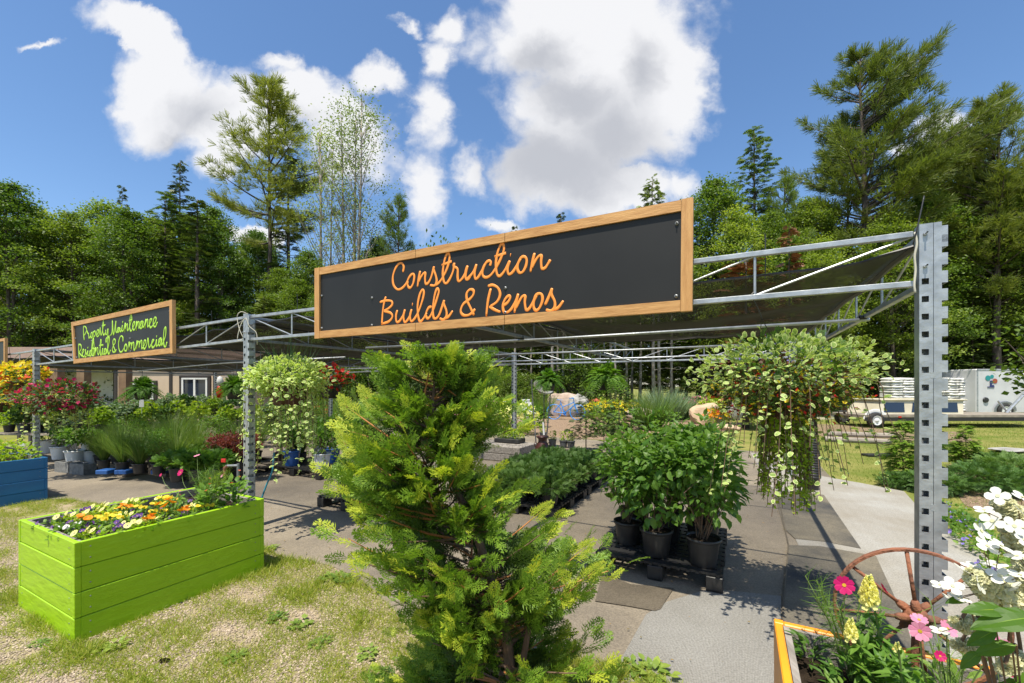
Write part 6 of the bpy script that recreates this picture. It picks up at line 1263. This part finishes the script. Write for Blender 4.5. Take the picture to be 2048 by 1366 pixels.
GL = [('grn', 1205, 0, 14), ('grn', 1245, 0, 15), ('grs', 1300, 0, 15.5), ('grn', 1070, 0, 16.5), ('pink', 1095, 0, 24.8), ('yel', 1225, 0, 18), ('grn', 1330, 0, 15), ('yel', 1185, 838, 21), ('yel', 1212, 836, 20), ('yel', 1238, 838, 21), ('yel', 1262, 836, 22), ('yel', 1205, 828, 24), ('yel', 1090, 834, 24), ('org', 1428, 852, 17), ('org', 1442, 850, 16.5), ('gld', 1420, 838, 20), ('gld', 1450, 834, 21), ('gra', 1335, 842, 19), ('gra', 1352, 840, 20), ('gra', 1320, 838, 21), ('gra', 1370, 836, 20.5), ('gra', 1300, 836, 22),
      ('pink', 955, 0, 17), ('pink', 975, 0, 19), ('pink', 940, 0, 15), ('grn', 985, 0, 21), ('grn', 1000, 0, 22), ('grn', 1040, 0, 22.5), ('grn', 1060, 0, 23), ('red', 1195, 0, 23), ('red', 1250, 0, 23.5), ('grs', 1080, 0, 21), ('grs', 1100, 0, 23), ('grs', 1170, 0, 24), ('gld', 1005, 0, 14.5), ('gld', 1035, 0, 14), ('grn', 930, 0, 18), ('grn', 900, 0, 17), ('grs', 870, 0, 16), ('grn', 1150, 0, 24.5), ('pink', 1375, 0, 24), ('pink', 1400, 0, 23), ('grn', 1480, 0, 22), ('grs', 1500, 0, 21), ('grn', 760, 0, 15), ('grs', 720, 0, 14), ('grn', 690, 0, 16), ('grs', 660, 0, 15), ('red', 640, 0, 17), ('grn', 600, 0, 15), ('grn', 545, 0, 14)]
nmk = dict(yel='clump of yellow flowers in the garden behind the shade house', org='clump of orange flowers beside the tan boulder', pink='clump of tall pink flowers in the garden behind', grn='green leafy perennial in the garden behind', gld='yellow green shrub in the garden behind', gra='blue green ornamental grass clump behind the tan boulder', grs='tall green grass clump in the garden behind', red='perennial with coral red blooms in the garden behind')
for i, (k, px, _, Y) in enumerate(GL): place(CL[k], ((px-1024)/F0*Y, Y, 0), i*1.1, rng.uniform(.95, 1.25), nmk[k], nmk[k].replace('clump', 'clumps', 1))
# sumac coloured dead conifers behind the truss
dead = gen_spruce('dead_cedar', 'dead cedar', '', 151, 5., .1, .34, 90, 'pine', .5, .6, .30, 10); 
KIDS[dead.name][0].data.materials[0] = L_['rust']
place(dead, ((1578-1024)/F0*15, 15, 0), 0, (1, 1, 1.43), 'rust brown dead cedar top standing above the right hand truss'); place(dead, ((1492-1024)/F0*16, 16, 0), 1, (2.2, 2.2, 1.26), 'rust brown dead cedar showing through the netting beside the big sign')
# evergreens on the right lawn
ev = gen_spruce('young_arborvitae', 'arborvitae', '', 152, 1.0, .0, .27, 120, 'pine', .75, .75, .11, 14); KIDS[ev.name][0].data.materials[0] = L_['thuja']
place(ev, gpos(1806, 966), 0, (1., 1., 1.02), 'slim bright arborvitae just left of the nearest post'); place(ev, gpos(1932, 944), 1, (.98, .98, .86), 'small pointed arborvitae on the lawn right of the nearest post')
yw = clump('spreading_yew', 'yew', 153, .5, .5, 'jun', 900, .13, T_frond(5, 2, .055, 7))
for (px, py, s, l) in ((1798, 975, .55, 'dark low yew at the left foot of the nearest post'), (1868, 985, .75, 'rounded dark yew directly behind the nearest post'), (1975, 985, 1.0, 'large spreading yew at the right, nearer left one'), (2035, 975, 1.15, 'large spreading yew at the right edge'), (2000, 950, .9, 'spreading yew behind the two large ones'), (1895, 905, .5, 'tiny yew on the lawn beside the trailer')): place(yw, gpos(px, py), px, (s, s, s*.8), l, 'spreading yews on the right')
md = gen_decid('young_maple', 'maple tree', 'young dark leafed maple overhanging the right edge of the photo', 154, 3.4, .42, .95, 60, 26, .12, m='decid', sp=.22, tr=.05); md.location = ((2085-1024)/F0*8.6, 8.6, 0)
fl_ = clump('ground_flower', 'ground cover', 155, .22, .14, 'mid', 220, .05, TLF, 'blue', 14, .03)
for (px, py) in ((1885, 1025), (1925, 1060), (1955, 1085), (1900, 1045), (1985, 1110), (2030, 1160)): place(fl_, gpos(px, py), px, 1., 'leafy mauve flowered ground cover beside the pale path', 'ground cover along the pale path')
# ================================================================ VEHICLES AND STORES ON THE RIGHT
M['cream'] = mat('cream_fibreglass', (.62, .56, .42), (.5, .45, .34), scale=2, rough=.4); M['glass'] = mat('dark_window', (.02, .03, .05), rough=.08, spec=.7); M['tyre'] = mat('black_rubber', (.02, .02, .02), rough=.8); M['trailer_white'] = mat('white_trailer_panel', (.60, .60, .62), (.52, .52, .54), scale=1.5, rough=.35); M['bag'] = mat('white_plastic_bag', (.78, .77, .75), (.60, .58, .55), scale=5, rough=.35, bump=.5)
def road_wheel(parent, c, r, ax=(0, 1, 0)):
    b = B(); b.lathe([(r*.62, -.09), (r*.95, -.09), (r, -.05), (r, .05), (r*.95, .09), (r*.62, .09), (r*.62, -.09)], c, 26, ax=ax); w = b.build('wheel', M['tyre'], parent, smooth=True)
    b = B(); b.lathe([(0, -.10), (r*.15, -.10), (r*.2, -.07), (r*.5, -.06), (r*.6, -.092), (r*.64, -.088), (r*.64, .08), (0, .08)], c, 22, ax=ax)
    o = b.build('rim', M['white'], None, org=tuple(parent.location), smooth=True); o.parent = w
Y0 = 16.2; z0 = .40; xA, xB = (1728-1024)/F0*Y0, (2120-1024)/F0*Y0
th = thing('flatbed_trailer', 'low flatbed trailer with a pale deck edge parked behind the nearest post', 'trailer', (xA, Y0, 0)); b = B(); b.box(((xA+xB)/2, Y0+.8, z0+.05), (xB-xA, 1.7, .10), bev=.01); b.build('deck', M['bench'], th); b = B(); b.box(((xA+xB)/2, Y0-.03, z0-.07), (xB-xA, .05, .13)); b.build('side_rail', M['tyre'], th)
for yy_ in (Y0-.02, Y0+1.6): road_wheel(th, ((1750-1024)/F0*Y0, yy_, .29), .29)
b = B(); c = ((1750-1024)/F0*Y0, Y0-.02, .29); a = np.linspace(.1, PI-.1, 12); b.tube([A(c)+A([math.cos(t)*.40, 0, math.sin(t)*.36]) for t in a], .07, 6, flat=(0, 1, 0)); b.build('mudguard', M['white'], th)
b = B(); b.box(((1797-1024)/F0*Y0, Y0-.06, .42), (.10, .03, .06)); b.build('side_light', mat('red_light', (.5, .02, .01), rough=.3), th)
xa, xb = (1756-1024)/F0*Y0, (1936-1024)/F0*Y0; zc = z0+.11; hc = EYE+(HY-801)/F0*Y0-zc
th = thing('truck_cap', 'cream truck cap with dark side windows resting on the flatbed trailer', 'truck cap', (xa, Y0, zc)); b = B(); V = []
for y_, i in ((Y0+.05, .0), (Y0+1.55, .0)):
    V += [(xa, y_, zc), (xb-.12, y_, zc), (xb, y_+.12*(1 if y_ < Y0+1 else -1), zc+hc), (xa+.30, y_+.12*(1 if y_ < Y0+1 else -1), zc+hc)]
b.add(V, [[0, 1, 2, 3], [7, 6, 5, 4], [3, 2, 6, 7], [0, 3, 7, 4], [1, 5, 6, 2]]); b.build('shell', M['cream'], th)
b = B(); b.box(((xa+xb)/2+.15, Y0+.80, zc+hc+.02), (xb-xa-.1, 1.4, .05), bev=.02); b.build('roof', M['cream'], th)
def wnd(x0, x1, s0=.16, s1=.84):
    def W_(x, s): return (x, Y0+.05+.12*s-.012, zc+hc*s)
    b = B(); b.add([W_(x0, s0), W_(x1-.05, s0), W_(x1, s1), W_(x0+.12, s1)], [[0, 1, 2, 3]]); w = b.build('window', M['glass'], th)
wnd(xa+.27, (1815-1024)/F0*Y0); wnd((1826-1024)/F0*Y0, xb-.26)
# enclosed trailer
Y1_ = 21.; x0_ = (1953-1024)/F0*Y1_; x1_ = x0_+4.6; zb_ = EYE+(HY-826)/F0*Y1_; zt_ = EYE+(HY-738)/F0*Y1_
th = thing('enclosed_trailer', 'white enclosed cargo trailer with a small coloured emblem at the right edge', 'trailer', (x0_, Y1_, 0)); b = B(); b.box(((x0_+x1_)/2, Y1_+1.05, (zb_+zt_)/2), (x1_-x0_, 2.1, zt_-zb_), bev=.04); b.build('body', M['trailer_white'], th)
b = B()
for (x_, z_) in ((x0_+.03, (zb_+zt_)/2),): b.box((x_+.02, Y1_-.004, z_), (.06, .02, zt_-zb_-.08))
b.box(((x0_+x1_)/2, Y1_-.004, zt_-.04), (x1_-x0_-.02, .02, .06)); b.build('edge_trim', M['galv'], th)
road_wheel(th, ((2008-1024)/F0*Y1_, Y1_-.02, .36), .36); b = B(); a = np.linspace(.0, PI, 12); b.tube([A([(2008-1024)/F0*Y1_+math.cos(t)*.5, Y1_-.06, .36+math.sin(t)*.42]) for t in a], .06, 6, flat=(0, 1, 0)); b.build('mudguard', M['galv_d'], th)
b = B()
def disc(px, py, r, mi): b.lathe([(r, 0), (r, .006), (0, .007)], pix(px, py, Y1_-.012), 12, mi, ax=(0, -1, 0))
disc(1976, 756, .13, 0); disc(1984, 753, .09, 0); disc(1990, 762, .12, 1); disc(1983, 764, .08, 2); disc(1986, 772, .06, 2); b.box(pix(1982, 768, Y1_-.02), (.10, .012, .30), mi=2); b.box(pix(1982, 774, Y1_-.022), (.34, .012, .05), mi=2); b.build('emblem', [mat('teal_vinyl', (.02, .25, .26)), mat('brick_vinyl', (.35, .07, .04)), mat('navy_vinyl', (.03, .04, .14))], th)
b = B(); b.lathe([(.14, 0), (.12, .05), (0, .06)], pix(1971, 800, Y1_-.01), 12, ax=(0, -1, 0)); b.build('side_vent', M['black'], th)
b = B(); c = pix(2040, 822, 17.5); 
th = thing('trailer_hitch', 'grey steel trailer tongue and jack in front of the white trailer', 'trailer hitch', tuple(pix(2020, 828, 17.5))); b.tube([pix(2012, 826, 17.5), pix(2060, 775, 17.5)], .06, 6); b.tube([pix(1996, 802, 17.5), pix(2018, 828, 17.5)], .035, 6); b.tube([pix(2000, 831, 17.5), pix(2100, 831, 17.5)], .05, 6); b.build('tongue', M['galv'], th)
# white bags stacked on pallets
def bagmesh():
    n, k = 16, 9; u = np.linspace(0, 2*PI, n, endpoint=False); v = np.linspace(-PI/2, PI/2, k); V_, U_ = np.meshgrid(v, u, indexing='ij'); sp_f = lambda w, e: np.sign(w)*np.abs(w)**e
    P = np.stack([.30*sp_f(np.cos(V_), .5)*sp_f(np.cos(U_), .35), .42*sp_f(np.cos(V_), .5)*sp_f(np.sin(U_), .35), .070*sp_f(np.sin(V_), .8)*(1+.25*np.sin(U_*5))], -1); b = B(); i = np.arange(k-1)[:, None]*n; j = np.arange(n)[None]; b.add(P.reshape(-1, 3), np.stack([i+j, i+(j+1) % n, i+n+(j+1) % n, i+n+j], -1).reshape(-1, 4)); return b.mesh('bag', M['bag'], smooth=True)
bg_ = bagmesh()
for si, (px, Y, nm) in enumerate(((1793, 22.0, 'the leftmost stack'), (1836, 22.6, 'the stack behind the nearest post'), (1903, 22.0, 'the stack right of the nearest post'), (1958, 22.4, 'the stack beside the white trailer'))):
    x = (px-1024)/F0*Y; b = B()
    for k in range(5): b.box((x, Y+(k-2)*.22, .30), (1.1, .16, .03))
    for k in (-.45, 0, .45): b.box((x+k, Y, .19), (.09, 1.0, .19))
    for k in (-.45, 0, .45): b.box((x+k, Y, .05), (.10, 1.02, .09))
    tag(b.build('wooden_pallet', M['pallet_wood']), 'raised wooden pallets under '+nm+' of white bags', 'pallet')
    for l in range(13):
        for q in (-1, 1):
            o = bpy.data.objects.new('soil_bag', bg_); S.collection.objects.link(o); o.location = (x+q*.285+rng.normal()*.012, Y+rng.normal()*.02, .375+l*.128); o.rotation_euler = (rng.normal()*.02, rng.normal()*.03, rng.normal()*.04); o.scale = (.98, 1.1, 1.1)
            tag(o, 'white plastic bag in '+nm+' of bags', 'bag', 'white bags in '+nm)
# ================================================================ HOUSE AND SHED ON THE LEFT
M['beige'] = mat('beige_siding', (.58, .45, .33), (.53, .41, .30), scale=2, rough=.8); M['brown_roof'] = mat('brown_shingle', (.20, .13, .10), (.13, .09, .07), scale=12, rough=.9, bump=.4); M['porch'] = mat('brown_timber', (.24, .15, .085), (.17, .10, .06), scale=5, rough=.8); M['darktrim'] = mat('dark_trim', (.035, .028, .025), rough=.6)
Yh = 16.5; hx0 = (232-1024)/F0*Yh; hx1 = (472-1024)/F0*Yh; th = thing('beige_house', 'single storey beige house with white framed windows behind the left bays', 'house', (hx0, Yh, 0)); hz = 2.55
b = B(); b.box(((hx0+hx1)/2, Yh+2.5, hz/2), (hx1-hx0, 5, hz)); b.build('wall', M['beige'], th)
b = B(); b.add([(hx0-9.4, Yh-.12, hz-.05), (hx1+.4, Yh-.12, hz-.05), (hx1+.4, Yh+2.5, hz+.75), (hx0-9.4, Yh+2.5, hz+.75), (hx1+.4, Yh+5.5, hz-.05), (hx0-9.4, Yh+5.5, hz-.05)], [[0, 1, 2, 3], [3, 2, 4, 5]]); b.add([(hx1+.3, Yh, hz-.06), (hx1+.3, Yh+5, hz-.06), (hx1+.3, Yh+2.5, hz+.7)], [[0, 1, 2]]); b.add([(hx0-9.4, Yh-.125, hz-.05), (hx1+.4, Yh-.125, hz-.05), (hx1+.4, Yh-.125, hz-.2), (hx0-9.4, Yh-.125, hz-.2)], [[0, 1, 2, 3]]); b.build('roof', M['brown_roof'], th)
def hwin(px0, py0, px1, py1):
    p = pix(px0, py0, Yh); q = pix(px1, py1, Yh); x0, x1, z1, z0 = p[0], q[0], p[2], q[2]; b = B(); w = .09
    for (cx_, cz_, sx, sz) in (((x0+x1)/2, z1+.03, x1-x0+.2, w), ((x0+x1)/2, z0-.03, x1-x0+.2, w), (x0-.05, (z0+z1)/2, w, z1-z0-.0), (x1+.05, (z0+z1)/2, w, z1-z0-.0)): b.box((cx_, Yh-.02, cz_), (sx, .05, sz))
    W_ = b.build('window', M['darktrim'], th); b = B()
    for (cx_, cz_, sx, sz) in (((x0+x1)/2, z1-.045, x1-x0-.02, .06), ((x0+x1)/2, z0+.045, x1-x0-.02, .06), (x0+.04, (z0+z1)/2, .06, z1-z0-.16), (x1-.04, (z0+z1)/2, .06, z1-z0-.16), ((x0+x1)/2, (z0+z1)/2, .07, z1-z0-.16)): b.box((cx_, Yh-.045, cz_), (sx, .05, sz))
    f = b.build('window_frame', M['white'], None, org=tuple(th.location)); f.parent = W_; b = B(); b.box(((x0+x1)/2, Yh-.012, (z0+z1)/2), (x1-x0-.04, .02, z1-z0-.04)); g = b.build('glass', M['glass'], None, org=tuple(th.location)); g.parent = W_
hwin(365, 755, 417, 796); hwin(262, 765, 310, 800)
b = B()
for px in (342, 232, 430): x = (px-1024)/F0*Yh; b.box((x, Yh-.015, hz/2-.1), (.11, .03, hz-.25))
b.build('corner_board', M['darktrim'], th)
for px in (115, 168, 251):
    b = B(); x = (px-1024)/F0*(Yh-1.6); b.box((x, Yh-1.6, 1.3), (.26, .26, 2.6)); b.build('porch_post', M['porch'], th)
th = thing('white_shed', 'long white metal shed behind the porch posts of the beige house', 'shed', ((20-1024)/F0*20, 20, 0)); b = B(); xa_, xb_ = (-60-1024)/F0*20, (226-1024)/F0*20; b.box(((xa_+xb_)/2, 22, 1.25), (xb_-xa_, 4, 2.5)); b.build('wall', M['white'], th); b = B(); b.add([(xa_-.2, 19.7, 2.5), (xb_+.2, 19.7, 2.5), (xb_+.2, 24.3, 3.1), (xa_-.2, 24.3, 3.1), (xa_-.2, 19.7, 2.46), (xb_+.2, 19.7, 2.46), (xb_+.2, 24.3, 2.52), (xa_-.2, 24.3, 2.52)], [[0, 1, 2, 3], [7, 6, 5, 4], [0, 4, 5, 1], [1, 5, 6, 2], [2, 6, 7, 3], [3, 7, 4, 0]]); b.build('roof', M['galv_d'], th)
# red and white figure ornament, tags, notices
c = pix(440, 770, 9.0); th = thing('hanging_ornament', 'small red and white ornament hanging left of the second post', 'ornament', tuple(c)); b = B(); b.lathe([(0, -.28), (.06, -.26), (.07, -.12), (.04, -.02), (0, -.01)], c, 14); b.build('red_part', mat('ornament_red', (.6, .02, .015), rough=.4), th, smooth=True); b = B(); b.lathe([(0, -.02), (.05, 0), (.065, .08), (.045, .16), (0, .19)], c, 14); b.build('white_part', M['white'], th, smooth=True); b = B(); b.tube([c+A([0, 0, .22]), A([c[0], c[1], 2.08])], .004, 4); b.build('cord', M['black'], th)
for (px, py, Y, w, h, rz, l) in ((283, 805, 9.5, .09, .20, .2, 'white price notice below the fern before the beige house'), (795, 833, 8, .10, .13, 0, 'small white notice seen through the left side of the cedar'), (44, 889, 6.2, .06, .06, .3, 'small white plant tag in the blue planter')):
    b = B(); p = pix(px, py, Y); b.box(p, (w, .004, h), A(Matrix.Rotation(rz, 3, 'Z'))); b.tube([p-A([0, -.004, h/2]), p-A([0, -.004, h/2+.15])], .004, 4); tag(b.build('notice', M['white']), l, 'notice')
th = thing('display_table', 'wooden display table seen through the left side of the cedar', 'table', (-2.9, 11.6, 0)); b = B(); b.box((-2.9, 11.6, .72), (2.4, .8, .05)); b.build('table_top', M['bench'], th)
for x in (-3.95, -1.85):
    for y in (11.3, 11.9): b = B(); b.box((x, y, .35), (.07, .07, .69)); b.build('leg', M['bench'], th)
for i in range(7): place(pf[i % 3], (-3.9+i*.33, 11.6, .745), i, .9, 'small potted plant on the display table', 'plants on the display table')
# dry leaves and crumbs of soil blown over the matting
n = 420; T_r = rng.uniform(.3, 7, n); U_r = rng.uniform(-.6, 5.5, n); P_ = P1+T_r[:, None]*TD+U_r[:, None]*ND; P_[:, 2] = .024; ok = ~inpoly(P_[:, :2], gravel); P_ = P_[ok]; n = len(P_)
b = B(); b.scat(T_leaf(.6, .2, .2), P_, rdir(n)*A([1, 1, .1]), A([0, 0, 1.])+rdir(n)*.3, rng.uniform(.008, .028, n)); tag(b.build('dry_leaves', leaf('dry_leaf', (.32, .20, .08), (.16, .13, .05), .1, objvar=0)), 'dry leaves blown over the matting under the shade house', 'dry leaves', kind='stuff')
# ================================================================ LABELS: tell repeats apart by their place
ONES = 'first second third fourth fifth sixth seventh eighth ninth tenth eleventh twelfth thirteenth fourteenth fifteenth sixteenth seventeenth eighteenth nineteenth'.split()
TENS = {2: 'twent', 3: 'thirt', 4: 'fort', 5: 'fift', 6: 'sixt'}
def ordinal(n):
    if n <= 19: return ONES[n-1]
    t, o = divmod(n, 10); return TENS[t]+'ieth' if o == 0 else TENS[t]+'y-'+ONES[o-1]
def relabel():
    g = {}
    for o in S.collection.objects:
        if o.parent is None and o.get('label') and not o.get('kind'): g.setdefault(o['label'], []).append(o)
    for l, os_ in g.items():
        if len(os_) < 2: continue
        if os_[0].name.startswith('soil_bag'):
            os_.sort(key=lambda o: (round(o.location.z, 2), o.location.x))
            for i, o in enumerate(os_): o['label'] = l.replace(' of bags', '')+', '+('left' if i % 2 == 0 else 'right')+' column, '+ordinal(i//2+1)+' layer up'
            continue
        os_.sort(key=lambda o: o.location.x/max(o.location.y, .1))
        for i, o in enumerate(os_): o['label'] = l+', '+ordinal(i+1)+' from the left'
relabel()
